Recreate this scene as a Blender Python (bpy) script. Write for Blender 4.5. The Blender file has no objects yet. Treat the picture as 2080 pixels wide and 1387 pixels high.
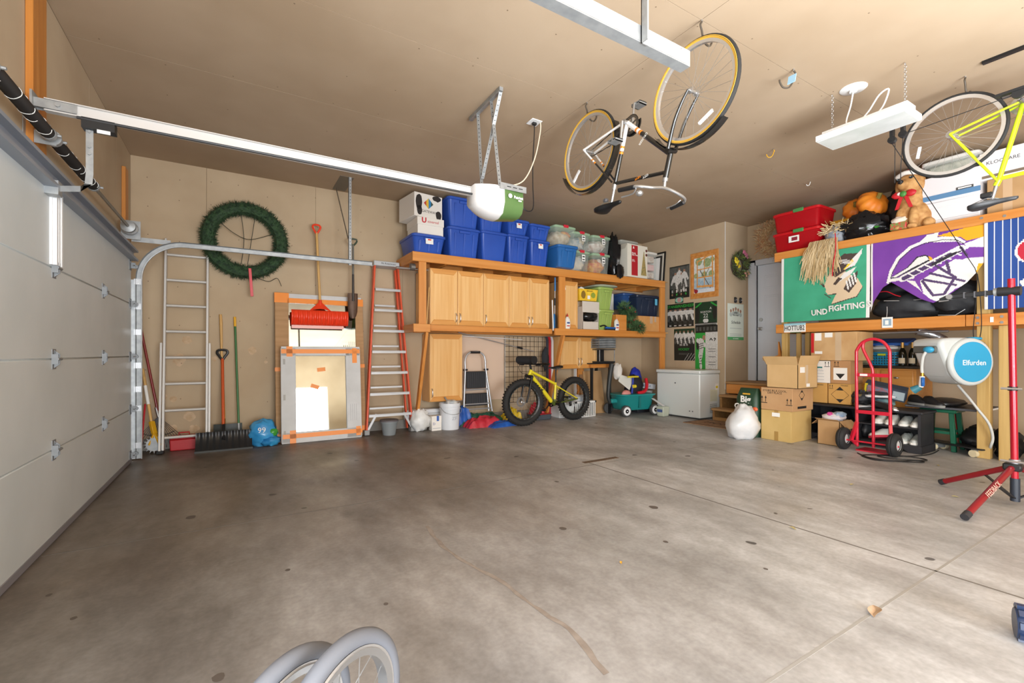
import bpy, bmesh, math, random
from mathutils import Vector as V, Matrix, Euler, noise
random.seed(7)
scn = bpy.context.scene
# ------------------------------------------------------------ camera, daylight, exposure
cd = bpy.data.cameras.new('camera'); cam = bpy.data.objects.new('camera', cd); scn.collection.objects.link(cam)
cam.location = (0, 0, 1.13); cam.rotation_euler = (math.radians(90), 0, math.radians(-31.1))
cd.sensor_width = 36; cd.lens = 16.0; cd.shift_y = .0113; cd.clip_start = .02
scn.camera = cam
w = bpy.data.worlds.new('sky'); scn.world = w; w.use_nodes = True
w.node_tree.nodes['Background'].inputs[0].default_value = (.93, .96, 1, 1)
w.node_tree.nodes['Background'].inputs[1].default_value = 2.6
def area(name, loc, rot, sx, sy, power, col=(1, 1, 1)):
    l = bpy.data.lights.new(name, 'AREA'); l.shape = 'RECTANGLE'; l.size = sx; l.size_y = sy; l.energy = power; l.color = col
    o = bpy.data.objects.new(name, l); scn.collection.objects.link(o); o.location = loc; o.rotation_euler = [math.radians(a) for a in rot]
    return o
# daylight through the two open bays behind the camera (the mirror shows them), and an unseen fill light added under the ceiling
area('open_bay_daylight', (-1.5, -1.0, 1.2), (0, -90, 0), 2.2, 2.9, 120, (.88, .94, 1))
area('rear_bay_daylight', (1.0, -4.4, 1.15), (90, 0, 0), 3.3, 2.2, 215, (.90, .95, 1))
area('added_ceiling_fill', (2.3, -1.5, 1.0), (180, 0, 0), 2.4, 2.4, 300, (.88, .94, 1))      # unseen fill added to brighten the ceiling and soften the whole room
scn.view_settings.view_transform = 'Standard'; scn.view_settings.look = 'None'
scn.view_settings.exposure = 0.92; scn.view_settings.gamma = 1; scn.view_settings.use_curve_mapping = False
# ------------------------------------------------------------ helpers
PI = math.pi
CO = scn.collection
S0, C0, H, F = math.sin(math.radians(31.1)), math.cos(math.radians(31.1)), 1.13, 924.
def on(ax, val, u, v):                      # measured photo point on a known plane of the room
    a = (u-1040)/F; d = (S0+a*C0, C0-a*S0, (717.-v)/F); o = (0, 0, H); i = 'xyz'.index(ax); t = (val-o[i])/d[i]
    return V([o[k]+t*d[k] for k in range(3)])
def rgb(h):
    c = [int(h[i:i+2], 16)/255 for i in (0, 2, 4)]
    return [x/12.92 if x <= .04045 else ((x+.055)/1.055)**2.4 for x in c]+[1]
MC = {}
def mat(name, c, r=.5, metal=0, c2=None, sc=6, st=(1, 1, 1), bump=0, bs=40, tr=0, al=1, em=0, det=4, lo=.35, hi=.65, spec=None, coat=0, ior=None):
    if name in MC: return MC[name]
    m = bpy.data.materials.new(name); m.use_nodes = True; N = m.node_tree.nodes; L = m.node_tree.links; b = N['Principled BSDF']
    b.inputs['Base Color'].default_value = rgb(c); b.inputs['Roughness'].default_value = r; b.inputs['Metallic'].default_value = metal
    b.inputs['Transmission Weight'].default_value = tr; b.inputs['Alpha'].default_value = al; b.inputs['Coat Weight'].default_value = coat
    if spec is not None: b.inputs['Specular IOR Level'].default_value = spec
    if ior: b.inputs['IOR'].default_value = ior
    if em: b.inputs['Emission Color'].default_value = rgb(c); b.inputs['Emission Strength'].default_value = em
    if c2 or bump:
        tc = N.new('ShaderNodeTexCoord'); mp = N.new('ShaderNodeMapping'); mp.inputs['Scale'].default_value = st
        L.new(tc.outputs['Object'], mp.inputs['Vector'])
    if c2:
        n = N.new('ShaderNodeTexNoise'); n.inputs['Scale'].default_value = sc; n.inputs['Detail'].default_value = det
        L.new(mp.outputs[0], n.inputs['Vector'])
        cr = N.new('ShaderNodeValToRGB'); e = cr.color_ramp.elements
        e[0].position = lo; e[1].position = hi; e[0].color = rgb(c); e[1].color = rgb(c2)
        L.new(n.outputs[0], cr.inputs[0]); L.new(cr.outputs[0], b.inputs['Base Color'])
    if bump:
        n2 = N.new('ShaderNodeTexNoise'); n2.inputs['Scale'].default_value = bs; n2.inputs['Detail'].default_value = 5; L.new(mp.outputs[0], n2.inputs['Vector'])
        bp = N.new('ShaderNodeBump'); bp.inputs['Strength'].default_value = bump; bp.inputs['Distance'].default_value = .01
        L.new(n2.outputs[0], bp.inputs['Height']); L.new(bp.outputs[0], b.inputs['Normal'])
    MC[name] = m
    return m
def wood(name, c, c2, ax, r=.45):
    st = {'x': (.6, 14, 14), 'y': (14, .6, 14), 'z': (14, 14, .6)}[ax]
    return mat(name+'_'+ax, c, r, c2=c2, sc=1.6, st=st, det=6, lo=.3, hi=.7, bump=.12, bs=3)
class G:
    def __init__(s): s.v = []; s.f = []; s.m = []; s.k = 0; s.T = Matrix()
    def at(s, loc=(0, 0, 0), rot=(0, 0, 0)):
        s.T = Matrix.Translation(loc) @ Euler([math.radians(a) for a in rot]).to_matrix().to_4x4(); return s
    def add(s, vs, fs):
        o = len(s.v); s.v += [s.T @ V(p) for p in vs]; s.f += [[i+o for i in f] for f in fs]; s.m += [s.k]*len(fs); return s
    def mi(s, k): s.k = k; return s
    def box(s, x0, x1, y0, y1, z0, z1):
        return s.add([(x0, y0, z0), (x1, y0, z0), (x1, y1, z0), (x0, y1, z0), (x0, y0, z1), (x1, y0, z1), (x1, y1, z1), (x0, y1, z1)],
                     [(0, 3, 2, 1), (4, 5, 6, 7), (0, 1, 5, 4), (1, 2, 6, 5), (2, 3, 7, 6), (3, 0, 4, 7)])
    def cb(s, c, d): return s.box(c[0]-d[0]/2, c[0]+d[0]/2, c[1]-d[1]/2, c[1]+d[1]/2, c[2]-d[2]/2, c[2]+d[2]/2)
    def taper(s, c, b, t, z0, z1):          # frustum: base (sx,sy) to top (sx,sy)
        x, y = c; vs = []
        for (a, e), z in ((b, z0), (t, z1)): vs += [(x-a/2, y-e/2, z), (x+a/2, y-e/2, z), (x+a/2, y+e/2, z), (x-a/2, y+e/2, z)]
        return s.add(vs, [(0, 3, 2, 1), (4, 5, 6, 7), (0, 1, 5, 4), (1, 2, 6, 5), (2, 3, 7, 6), (3, 0, 4, 7)])
    def bar(s, p, q, wd, th, up=(0, 0, 1)): # rectangular bar from p to q
        p, q, up = V(p), V(q), V(up); d = (q-p).normalized(); a = d.cross(up)
        if a.length < 1e-4: a = d.cross(V((0, 1, 0)))
        a.normalize(); b = a.cross(d); a *= wd/2; b *= th/2
        return s.add([p-a-b, p+a-b, p+a+b, p-a+b, q-a-b, q+a-b, q+a+b, q-a+b],
                     [(0, 3, 2, 1), (4, 5, 6, 7), (0, 1, 5, 4), (1, 2, 6, 5), (2, 3, 7, 6), (3, 0, 4, 7)])
    def tube(s, pts, r, n=8, closed=False, sub=0):
        pts = [V(p) for p in pts]
        if sub: pts = smooth(pts, sub, closed)
        N = len(pts); rs = r if isinstance(r, (list, tuple)) else [r]*N
        if len(rs) != N: rs = [rs[0]+(rs[-1]-rs[0])*i/(N-1) for i in range(N)]
        vs = []; a = None
        for i, p in enumerate(pts):
            t = (pts[(i+1) % N]-pts[i-1]) if closed else (pts[min(i+1, N-1)]-pts[max(i-1, 0)])
            if t.length < 1e-9: t = V((0, 0, 1))
            t.normalize()
            if a is None: a = t.orthogonal().normalized()
            a = (a-t*a.dot(t)); a = a.normalized() if a.length > 1e-6 else t.orthogonal().normalized()
            b = t.cross(a)
            vs += [p+(a*math.cos(2*PI*j/n)+b*math.sin(2*PI*j/n))*rs[i] for j in range(n)]
        fs = [(i*n+j, i*n+(j+1) % n, ((i+1) % N)*n+(j+1) % n, ((i+1) % N)*n+j) for i in range(N if closed else N-1) for j in range(n)]
        if not closed: fs += [tuple(range(n-1, -1, -1)), tuple((N-1)*n+j for j in range(n))]
        return s.add(vs, fs)
    def cyl(s, p, q, r, r2=None, n=12): return s.tube([p, q], [r, r if r2 is None else r2], n)
    def lathe(s, prof, c=(0, 0, 0), ax='z', n=20):
        vs = []; M = len(prof)
        for j in range(n):
            ca, sa = math.cos(2*PI*j/n), math.sin(2*PI*j/n)
            for r, h in prof:
                p = (r*ca, r*sa, h)
                if ax == 'y': p = (p[0], p[2], p[1])
                if ax == 'x': p = (p[2], p[0], p[1])
                vs.append((p[0]+c[0], p[1]+c[1], p[2]+c[2]))
        fs = [(j*M+i, ((j+1) % n)*M+i, ((j+1) % n)*M+i+1, j*M+i+1) for j in range(n) for i in range(M-1)]
        cl = (V((*prof[0], 0))-V((*prof[-1], 0))).length < 1e-5
        if prof[0][0] > 1e-6 and not cl: fs.append(tuple(j*M for j in range(n-1, -1, -1)))
        if prof[-1][0] > 1e-6 and not cl: fs.append(tuple(j*M+M-1 for j in range(n)))
        return s.add(vs, fs)
    def prism(s, poly, vec):
        poly = [V(p) for p in poly]; n = len(poly); vec = V(vec)
        return s.add(poly+[p+vec for p in poly], [tuple(range(n-1, -1, -1)), tuple(range(n, 2*n))]+[(i, (i+1) % n, n+(i+1) % n, n+i) for i in range(n)])
    def torus(s, c, R, r, ax='y', n=40, m=8, rz=None):
        rz = rz or r
        return s.lathe([(R+r*math.cos(2*PI*k/m), rz*math.sin(2*PI*k/m)) for k in range(m+1)], c, ax, n)
    def grid(s, rows, th=0, off=None):
        R, C = len(rows), len(rows[0]); P = [V(p) for r in rows for p in r]
        fs = [(i*C+j, i*C+j+1, (i+1)*C+j+1, (i+1)*C+j) for i in range(R-1) for j in range(C-1)]
        if not th: return s.add(P, fs)
        o = V(off)*th if off else None
        if o is None:
            d = (P[C-1]-P[0]).cross(P[-C]-P[0]); d.normalize(); o = d*th
        n = len(P); E = [(i, i+1) for i in range(C-1)]+[(i*C+C-1, (i+1)*C+C-1) for i in range(R-1)]+[((R-1)*C+i+1, (R-1)*C+i) for i in range(C-1)]+[((i+1)*C, i*C) for i in range(R-1)]
        return s.add(P+[p+o for p in P], fs+[tuple(n+i for i in reversed(f)) for f in fs]+[(b, a, a+n, b+n) for a, b in E])
    def ball(s, c, r, n=16, m=10, nz=0, sc=3, seed=0, zmin=None, f=None):
        vs = []; c = V(c)
        for i in range(m+1):
            th = PI*i/m
            for j in range(n):
                d = V((math.sin(th)*math.cos(2*PI*j/n), math.sin(th)*math.sin(2*PI*j/n), math.cos(th)))
                k = 1+(nz*noise.noise(d*sc+V((seed, seed*1.7, 0)))+nz*.5*noise.noise(d*sc*2.3+V((0, seed, 3))) if nz else 0)
                p = V((d.x*r[0]*k, d.y*r[1]*k, d.z*r[2]*k))
                if f: p = f(p)
                p = p+c
                if zmin is not None and p.z < zmin: p.z = zmin
                vs.append(p)
        return s.add(vs, [(i*n+j, i*n+(j+1) % n, (i+1)*n+(j+1) % n, (i+1)*n+j) for i in range(m) for j in range(n)])
    def loft(s, secs, k=4, cap=True, c=(0, 0)):     # rounded-rectangle sections (w, d, z, r)
        n = 4*k; vs = []
        for w_, d_, z, r in secs:
            for q, (sx, sy) in enumerate(((1, 1), (-1, 1), (-1, -1), (1, -1))):
                for i in range(k):
                    a = PI/2*(q+i/(k-1)); vs.append((c[0]+sx*(w_/2-r)+r*math.cos(a), c[1]+sy*(d_/2-r)+r*math.sin(a), z))
        fs = [(i*n+j, i*n+(j+1) % n, (i+1)*n+(j+1) % n, (i+1)*n+j) for i in range(len(secs)-1) for j in range(n)]
        if cap: fs += [tuple(range(n-1, -1, -1)), tuple((len(secs)-1)*n+j for j in range(n))]
        return s.add(vs, fs)
    def ob(s, name, mats, parent=None, sm=40, bev=0, seg=1, loc=None, rot=None):
        me = bpy.data.meshes.new(name); me.from_pydata(s.v, [], s.f)
        bm = bmesh.new(); bm.from_mesh(me)
        for i, fc in enumerate(bm.faces): fc.material_index = s.m[i]
        bmesh.ops.remove_doubles(bm, verts=bm.verts, dist=1e-6); bmesh.ops.recalc_face_normals(bm, faces=bm.faces)
        bm.to_mesh(me); bm.free()
        for m in (mats if isinstance(mats, (list, tuple)) else [mats]): me.materials.append(m)
        if sm: me.shade_smooth(); me.set_sharp_from_angle(angle=math.radians(sm))
        o = bpy.data.objects.new(name, me); CO.objects.link(o)
        if parent: o.parent = parent
        if loc: o.location = loc
        if rot: o.rotation_euler = [math.radians(a) for a in rot]
        if bev:
            b = o.modifiers.new('bevel', 'BEVEL'); b.width = bev; b.segments = seg; b.limit_method = 'ANGLE'; b.angle_limit = math.radians(40)
        return o
def smooth(P, k, closed=False):              # Catmull-Rom
    out = []; n = len(P)
    for i in range(n if closed else n-1):
        p0, p1, p2, p3 = (P[(i+d) % n] if closed else P[min(max(i+d, 0), n-1)] for d in (-1, 0, 1, 2))
        for j in range(k):
            t = j/k; out.append(.5*((2*p1)+(p2-p0)*t+(2*p0-5*p1+4*p2-p3)*t*t+(3*p1-p0-3*p2+p3)*t**3))
    if not closed: out.append(P[-1])
    return out
def tag(o, label=None, cat=None, group=None, kind=None):
    if label: o['label'] = label
    if cat: o['category'] = cat
    if group: o['group'] = group
    if kind: o['kind'] = kind
    return o
def T(name, label, cat, loc=(0, 0, 0), rz=0, group=None, rot=None):
    o = bpy.data.objects.new(name, None); CO.objects.link(o); o.location = loc; o.empty_display_size = .1
    o.rotation_euler = [math.radians(a) for a in (rot or (0, 0, rz))]
    return tag(o, label, cat, group)
def copyT(root, loc, rz, label, group=None, swap=None, rot=None):
    def cp(o, par):
        c = o.copy(); CO.objects.link(c); c.parent = par
        for ch in list(o.children): cp(ch, c)
        return c
    r = cp(root, None); r.location = loc; r.rotation_euler = [math.radians(a) for a in (rot or (0, 0, rz))]; r['label'] = label
    if group: r['group'] = group
    return r
def dup(o, loc=None, rot=None, parent=None):  # one more piece sharing its mesh
    c = o.copy(); CO.objects.link(c); c.parent = parent or o.parent
    if loc: c.location = loc
    if rot: c.rotation_euler = [math.radians(a) for a in rot]
    return c
def txt(s, size, m, parent, loc, rot=(90, 0, 0), al='CENTER', off=0, sx=1, ex=.0006, name='lettering', shear=0):
    cu = bpy.data.curves.new('t', 'FONT'); cu.body = s; cu.size = size; cu.align_x = al; cu.align_y = 'CENTER'; cu.extrude = ex; cu.offset = off; cu.shear = shear; cu.resolution_u = 2; cu.space_line = .8
    t = bpy.data.objects.new('t', cu); CO.objects.link(t); dg = bpy.context.evaluated_depsgraph_get()
    me = bpy.data.meshes.new_from_object(t.evaluated_get(dg)); bpy.data.objects.remove(t); bpy.data.curves.remove(cu)
    me.name = name; me.materials.clear(); me.materials.append(m)
    o = bpy.data.objects.new(name, me); CO.objects.link(o); o.parent = parent; o.location = loc; o.rotation_euler = [math.radians(a) for a in rot]; o.scale = (sx, 1, 1)
    return o
def struct(o, label=None): o['kind'] = 'structure'; return tag(o, label)
# ------------------------------------------------------------ shared materials
drywall = mat('drywall', 'B39D80', .9, c2='BFAA8D', sc=1.2, bump=.05, bs=180)
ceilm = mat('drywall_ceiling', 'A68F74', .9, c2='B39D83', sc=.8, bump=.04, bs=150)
seamm = mat('drywall_joint', '93795C', .95)
steel = mat('galvanised', 'A9ABAB', .5, .6, c2='979A9B', sc=20)
steel2 = mat('bright_steel', 'BFC0C1', .3, .85)
alu = mat('aluminium', 'B4B5B6', .45, .55)
black = mat('black_plastic', '1B1C1E', .45)
blackm = mat('black_metal', '141416', .4, .2)
rubber = mat('rubber', '232425', .75)
white = mat('white_plastic', 'E9EAEA', .4)
paper = mat('paper_white', 'EEEDE8', .7)
red = mat('red_paint', 'C41F2E', .3, coat=.3)
pine = {a: wood('pine', 'C67C32', 'D6924A', a) for a in 'xyz'}
cabw = {a: wood('maple', 'DDA763', 'E9BC7E', a, .35) for a in 'xyz'}
cabd = {a: wood('maple_edge', 'CB8A42', 'D99C54', a, .35) for a in 'xyz'}
treated = wood('treated_pine', 'B4904F', 'CDAC6C', 'z', .6)
card = mat('cardboard', 'C4A06C', .8, c2='CFAC79', sc=3)
cardd = mat('cardboard_brown', 'B08A5C', .8, c2='BD976A', sc=3)
ink = mat('ink_black', '1C1B1A', .7)
# ============================================================ the room
CH = 3.41
def concrete():
    m = bpy.data.materials.new('concrete'); m.use_nodes = True; N = m.node_tree.nodes; L = m.node_tree.links; b = N['Principled BSDF']; b.inputs['Specular IOR Level'].default_value = .35
    tc = N.new('ShaderNodeTexCoord')
    def ns(sc, det, st=(1, 1, 1), rz=0, loc=(0, 0, 0)):
        mp = N.new('ShaderNodeMapping'); mp.inputs['Scale'].default_value = st; mp.inputs['Rotation'].default_value = (0, 0, math.radians(rz)); mp.inputs['Location'].default_value = loc
        n = N.new('ShaderNodeTexNoise'); n.inputs['Scale'].default_value = sc; n.inputs['Detail'].default_value = det
        L.new(tc.outputs['Object'], mp.inputs[0]); L.new(mp.outputs[0], n.inputs['Vector']); return n.outputs[0]
    def ramp(x, lo, hi, c1, c2):
        r = N.new('ShaderNodeValToRGB'); e = r.color_ramp.elements; e[0].position = lo; e[1].position = hi; e[0].color = rgb(c1); e[1].color = rgb(c2); L.new(x, r.inputs[0]); return r.outputs[0]
    def mix(f, a, c, mode='MIX'):
        k = N.new('ShaderNodeMix'); k.data_type = 'RGBA'; k.blend_type = mode
        if isinstance(f, float): k.inputs[0].default_value = f
        else: L.new(f, k.inputs[0])
        L.new(a, k.inputs[6]); L.new(c, k.inputs[7]); return k.outputs[2]
    base = ramp(ns(.55, 5, loc=(3, 1, 0)), .38, .62, 'CACCCE', 'E4E7EB')           # broad stains
    st = ramp(ns(2.2, 8, (1, .35, 1), 20), .35, .7, '8F8A86', 'FFFFFF')             # trowel streaks
    c = mix(.4, base, st, 'MULTIPLY')
    warm = ramp(ns(.8, 3, loc=(7, 2, 0)), .5, .7, '000000', '484848')
    wc = N.new('ShaderNodeRGB'); wc.outputs[0].default_value = rgb('A2917F')
    c = mix(warm, c, wc.outputs[0])
    # browner and darker towards the big door and back wall, broken up by noise
    sx = N.new('ShaderNodeSeparateXYZ'); L.new(tc.outputs['Object'], sx.inputs[0])
    def mth(op, a, b2):
        k = N.new('ShaderNodeMath'); k.operation = op
        for i, q in enumerate((a, b2)):
            if isinstance(q, (int, float)): k.inputs[i].default_value = q
            else: L.new(q, k.inputs[i])
        return k.outputs[0]
    dm = mth('ADD', mth('ADD', mth('MULTIPLY', sx.outputs[0], -.16), mth('MULTIPLY', sx.outputs[1], .10)), mth('MULTIPLY', ns(.45, 6, (1, .6, 1), 15, (2, 4, 0)), 1.1))
    brown_mask = ramp(dm, .26, .95, '000000', 'FFFFFF')
    dc = ramp(ns(1.6, 8, (1, .4, 1), 12, (5, 0, 0)), .3, .7, '877A6D', 'B3A89C')
    c = mix(brown_mask, c, mix(1.0, c, dc, 'MULTIPLY'))
    blot = ramp(ns(.9, 4, loc=(9, 3, 0)), .56, .70, '000000', '4A4A4A'); bc2 = N.new('ShaderNodeRGB'); bc2.outputs[0].default_value = rgb('8F8478')
    c = mix(blot, c, bc2.outputs[0])
    mot = ramp(ns(4.5, 10, (1, .45, 1), 25, (1, 7, 0)), .36, .62, 'B5B0AB', 'FFFFFF'); c = mix(.38, c, mot, 'MULTIPLY')
    mot2 = ramp(ns(14, 6, (1, .6, 1), -15), .4, .66, 'CFCBC7', 'FFFFFF'); c = mix(.4, c, mot2, 'MULTIPLY')
    fine = ramp(ns(45, 3), .3, .75, 'B8B8B8', 'FFFFFF'); c = mix(.35, c, fine, 'MULTIPLY')
    spot = ramp(ns(6, 1, loc=(1, 5, 0)), .225, .24, '4A433D', 'FFFFFF'); c = mix(.8, c, spot, 'MULTIPLY')
    L.new(c, b.inputs['Base Color'])
    L.new(ramp(ns(1.3, 4), .3, .7, '909090', 'C8C8C8'), b.inputs['Roughness'])
    bp = N.new('ShaderNodeBump'); bp.inputs['Strength'].default_value = .02; bp.inputs['Distance'].default_value = .004; L.new(ns(70, 4), bp.inputs['Height']); L.new(bp.outputs[0], b.inputs['Normal'])
    return m
conc = concrete(); joint = mat('joint_filler', '5E5A55', .9)
fl = struct(G().box(-2.6, 8.1, -4.2, 7.0, -.3, -.006).ob('floor', joint), 'smooth grey concrete garage floor cut by control joints')
xs = [-2.6, 3.1, 8.1]; ys = [-4.2, -1.76, .885, 3.52, 6.16, 7.0]
for i in range(2):
    for j in range(5):
        G().box(xs[i]+.005, xs[i+1]-.005, ys[j]+.0025, ys[j+1]-.0025, -.1, 0).ob('slab', conc, fl)
# floor drain and crack filler
d = tag(G().box(3.05, 3.52, 3.60, 3.66, .0, .004).ob('floor_drain', mat('rusty_iron', '6E5A48', .8, c2='544436', sc=30)), 'narrow rusty drain slot set in the concrete floor', 'drain')
G().box(-1, 7.9, .879, .891, -.01, .0006).ob('joint_sealant', mat('sealant', '9A9894', .9), fl)
G().box(3.093, 3.107, -1, 3.6, -.01, .0006).ob('joint_sealant', mat('sealant_dark', '6E6A65', .9), fl)
G().box(-.93, 3.09, 3.515, 3.525, -.01, .0006).ob('joint_sealant', mat('sealant_dark', '6E6A65', .9), fl)
G().box(3.1, 7.0, 3.516, 3.524, -.01, .0006).ob('joint_sealant', mat('sealant_mid', '86827C', .9), fl)
ck = [V((1.06, 2.83, .001)), V((1.03, 2.5, .001)), V((1.06, 2.2, .001)), V((1.12, 1.95, .001)), V((1.13, 1.7, .001)), V((1.16, 1.47, .001)), V((1.11, 1.2, .001))]
g = G()
P = smooth(ck, 6); g.grid([[p+V((-.012-.012*noise.noise(p*9), 0, 0)) for p in P], [p+V((.012+.012*noise.noise(p*11), 0, 0)) for p in P]])
g.ob('crack_stain', mat('crack', '83786F', .95, c2='978D84', sc=15), fl)
# ceiling boards
ce = struct(G().box(-1.3, 8.1, -4.2, 7.0, CH+.014, CH+.1).ob('ceiling', seamm), 'tan unpainted drywall ceiling with visible board joints')
cx = [-1.056, 2.72, 6.38, 7.895]; cy = [-4.2, -2.88, -1.66, -.44, .78, 2.0, 3.22, 4.44, 5.66, 6.75]
for j in range(len(cy)-1):
    for i in range(3):
        G().box(cx[i]+.002, cx[i+1]-.002, cy[j]+.002, cy[j+1]-.002, CH, CH+.013).ob('drywall_board', ceilm, ce)
# back wall
wb = struct(G().box(-1.3, 8.1, 6.764, 6.9, 0, CH+.1).ob('wall_back', seamm), 'tan drywall back wall of the garage')
bx = [-1.056, -.326, .92, 2.14, 3.36, 4.58, 5.8, 7.24]
for i in range(7): G().box(bx[i]+.0015, bx[i+1]-.0015, 6.75, 6.763, .13, CH).ob('drywall_board', drywall, wb)
struct(G().box(-1.056, 7.3, 6.70, 6.76, 0, .13).ob('trim_1', mat('curb', '9A958C', .9, c2='84807A', sc=5)), 'grey concrete curb along the foot of the back wall')
# left wall round the big door
wl = struct(G().box(-1.3, -1.070, 6.06, 6.9, 0, CH).box(-1.3, -1.07, -.0+.62, 1.14, 0, CH).box(-1.3, -1.07, 1.14, 6.06, 2.12, CH).box(-1.3, -1.07, -2.5, .62, 2.3, CH).box(-1.3, -1.07, -4.2, -2.5, 0, CH).ob('wall_left', seamm), 'tan drywall wall above and beside the garage door')
for a, b, z0 in ((.62, 1.14, 0), (1.14, 2.6, 2.12), (2.6, 3.82, 2.12), (3.82, 5.06, 2.12), (5.06, 6.06, 2.12), (6.06, 6.75, 0), (-2.5, -.9, 2.3), (-.9, .62, 2.3), (-4.2, -2.5, 0)):
    G().box(-1.069, -1.056, a+.0015, b-.0015, z0, CH).ob('drywall_board', drywall, wl)
# poster wall bump-out and the house-door wall
wp = struct(G().box(7.254, 7.895, 4.861, 6.9, 0, CH).ob('wall_right', seamm), 'tan drywall bump-out wall hung with posters')
for a, b in ((4.847, 5.9), (5.9, 6.75)): G().box(7.24, 7.253, a+.001, b-.001, 0, CH).ob('drywall_board', drywall, wp)
G().box(7.2415, 7.895, 4.847, 4.860, 0, CH).ob('drywall_board', drywall, wp)
G().box(7.236, 7.243, 4.843, 4.850, .5, CH).ob('corner_bead', white, wp)
DY0, DY1, DZ0, DZ1 = 3.77, 4.684, .64, 2.68
wd = struct(G().box(7.909, 8.1, DY1, 4.9, 0, CH).box(7.909, 8.1, -4.2, DY0, 0, CH).box(7.909, 8.1, DY0, DY1, DZ1, CH).box(7.909, 8.1, DY0, DY1, 0, DZ0).ob('wall_house', seamm), 'tan drywall wall holding the white house door')
for a, b, z0, z1 in ((DY1, 4.847, 0, CH), (DY0, DY1, DZ1, CH), (DY0, DY1, 0, DZ0), (2.4, DY0, 0, CH), (1.18, 2.4, 0, CH), (-.04, 1.18, 0, CH), (-1.26, -.04, 0, CH), (-4.2, -1.26, 0, CH)):
    G().box(7.895, 7.908, a+.001, b-.001, z0, z1).ob('drywall_board', drywall, wd)

wf = struct(G().box(-1.3, -.7, -4.25, -4.2, 0, CH).box(2.7, 8.1, -4.25, -4.2, 0, CH).box(-.7, 2.7, -4.25, -4.2, 2.25, CH).ob('wall_front', drywall), 'tan drywall wall with an open bay behind the viewer')

scr = mat('screw_dot', '7A6650', .8); rd0 = random.Random(2)
g = G()
for x in [-.9+.305*i for i in range(10)]:
    for z in (.5, 1.0, 1.5, 2.0, 2.5, 2.9, 3.2):
        c = (x+rd0.uniform(-.02, .02), 6.7495, z+rd0.uniform(-.08, .08)); g.lathe([(0, -.0008), (.006, -.0008), (.006, .0005)], c, 'y', 6)
g.ob('screw_heads', scr, wb)['kind'] = 'stuff'
g = G()
for y in (5.55, 5.0, 4.50, 4.38, 3.9, 3.28, 3.16, 2.6, 2.06, 1.94, 1.4, .84, .72):
    for i in range(21):
        if rd0.random() < .6: g.lathe([(0, -.0006), (.006, -.0006), (.006, .0005)], (-.9+i*.41+rd0.uniform(-.05, .05), y+rd0.uniform(-.03, .03), CH), 'z', 6)
g.ob('screw_heads', scr, ce)['kind'] = 'stuff'
scf = mat('wall_scuff', 'B79A78', .9, c2='CDB394', sc=14)
for u, v, r in ((365, 730, .07), (352, 810, .035), (330, 805, .04), (300, 815, .035), (385, 845, .06), (350, 870, .05), (395, 870, .05), (512, 712, .045), (436, 728, .03), (540, 735, .02), (380, 690, .05)):
    c = on('y', 6.7493, u, v); G().prism([(c.x+r*(1+.5*noise.noise(V((math.cos(a)*1.6, math.sin(a)*1.6, u*.1))))*math.cos(a), 6.7497, c.z+r*(1+.5*noise.noise(V((math.sin(a)*1.6, math.cos(a)*1.6, v*.1))))*math.sin(a)) for a in [2*PI*i/16 for i in range(16)]], (0, -.0006, 0)).ob('scuff_mark', scf, wb)
# ============================================================ house door and steps
dw = mat('door_white', 'D9DDE3', .4); dwt = mat('trim_white', 'CDD0D4', .5)
hd = struct(T('door_1', None, None, (7.895, 4.684, .64), -90), 'white six panel house door with brass-grey knob and deadbolt'); 
W_, H_ = .914, 2.04
G().box(0, W_, .04, .08, 0, H_).ob('door_slab', dw, hd, bev=.003)
for (x0, x1) in ((.13, .41), (.5, .78)):
    for (z0, z1) in ((.2, .72), (.86, 1.5), (1.62, 1.85)):
        g = G().box(x0, x1, .033, .04, z0, z1).box(x0+.03, x1-.03, .027, .034, z0+.03, z1-.03)
        g.ob('door_panel', dw, hd, bev=.006)
for z, k in ((1.05, 0), (.98-.0, 1)): pass
g = G().lathe([(0, -.02), (.032, -.02), (.032, 0), (.02, .005)], (.065, .04, 1.08), 'y', 16); g.ob('deadbolt', steel2, hd)
g = G().lathe([(.033, .04), (.033, .028), (.012, .02), (.012, -.005), (.026, -.012), (.03, -.03), (.02, -.045), (0, -.047)], (.065, 0, .92), 'y', 16); g.ob('door_knob', steel2, hd)
for x0, x1, z0, z1 in ((-.145, -.0, 0, H_+.1), (W_, W_+.1, 0, H_+.1), (-.145, W_+.1, H_, H_+.1)):
    G().box(x0, x1, -.016, .09, z0, z1).ob('door_casing', dwt, hd, bev=.006)
G().box(0, W_, .0, .1, -.02, .006).ob('threshold', mat('dark_threshold', '2E2C2A', .6), hd)
G().box(-.11, -.02, -.022, -.014, .0, H_+.06).ob('casing_moulding', dwt, hd, bev=.004)
st = struct(T('trim_2', None, None, (0, 0, 0)), 'wooden three step stair and landing below the house door')
sw = wood('stair_wood', '9C7648', 'B89060', 'y', .7); swd = wood('stair_dark', '8A6236', 'A27A48', 'y', .7)
for x0, x1, z in ((6.83, 7.08, .205), (7.04, 7.30, .42), (7.22, 7.893, .64)):
    n = 2 if x1-x0 < .4 else 5
    for i in range(n):
        a = x0+(x1-x0)*i/n; b = x0+(x1-x0)*(i+1)/n
        G().box(a+.002, b-.002, 3.78, 4.835, z-.038, z).ob('tread_plank', sw, st, bev=.004)
G().box(7.23, 7.27, 3.79, 4.82, .44, .60).ob('fascia', pine['y'], st, bev=.004)
for y in (4.79, 4.30, 3.80):
    G().prism([(6.86, y, 0), (7.6, y, 0), (7.6, y, .6), (7.26, y, .6), (7.26, y, .38), (7.06, y, .38), (7.06, y, .165), (6.86, y, .165)], (0, .036, 0)).ob('stringer', swd, st, bev=.003)
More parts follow.
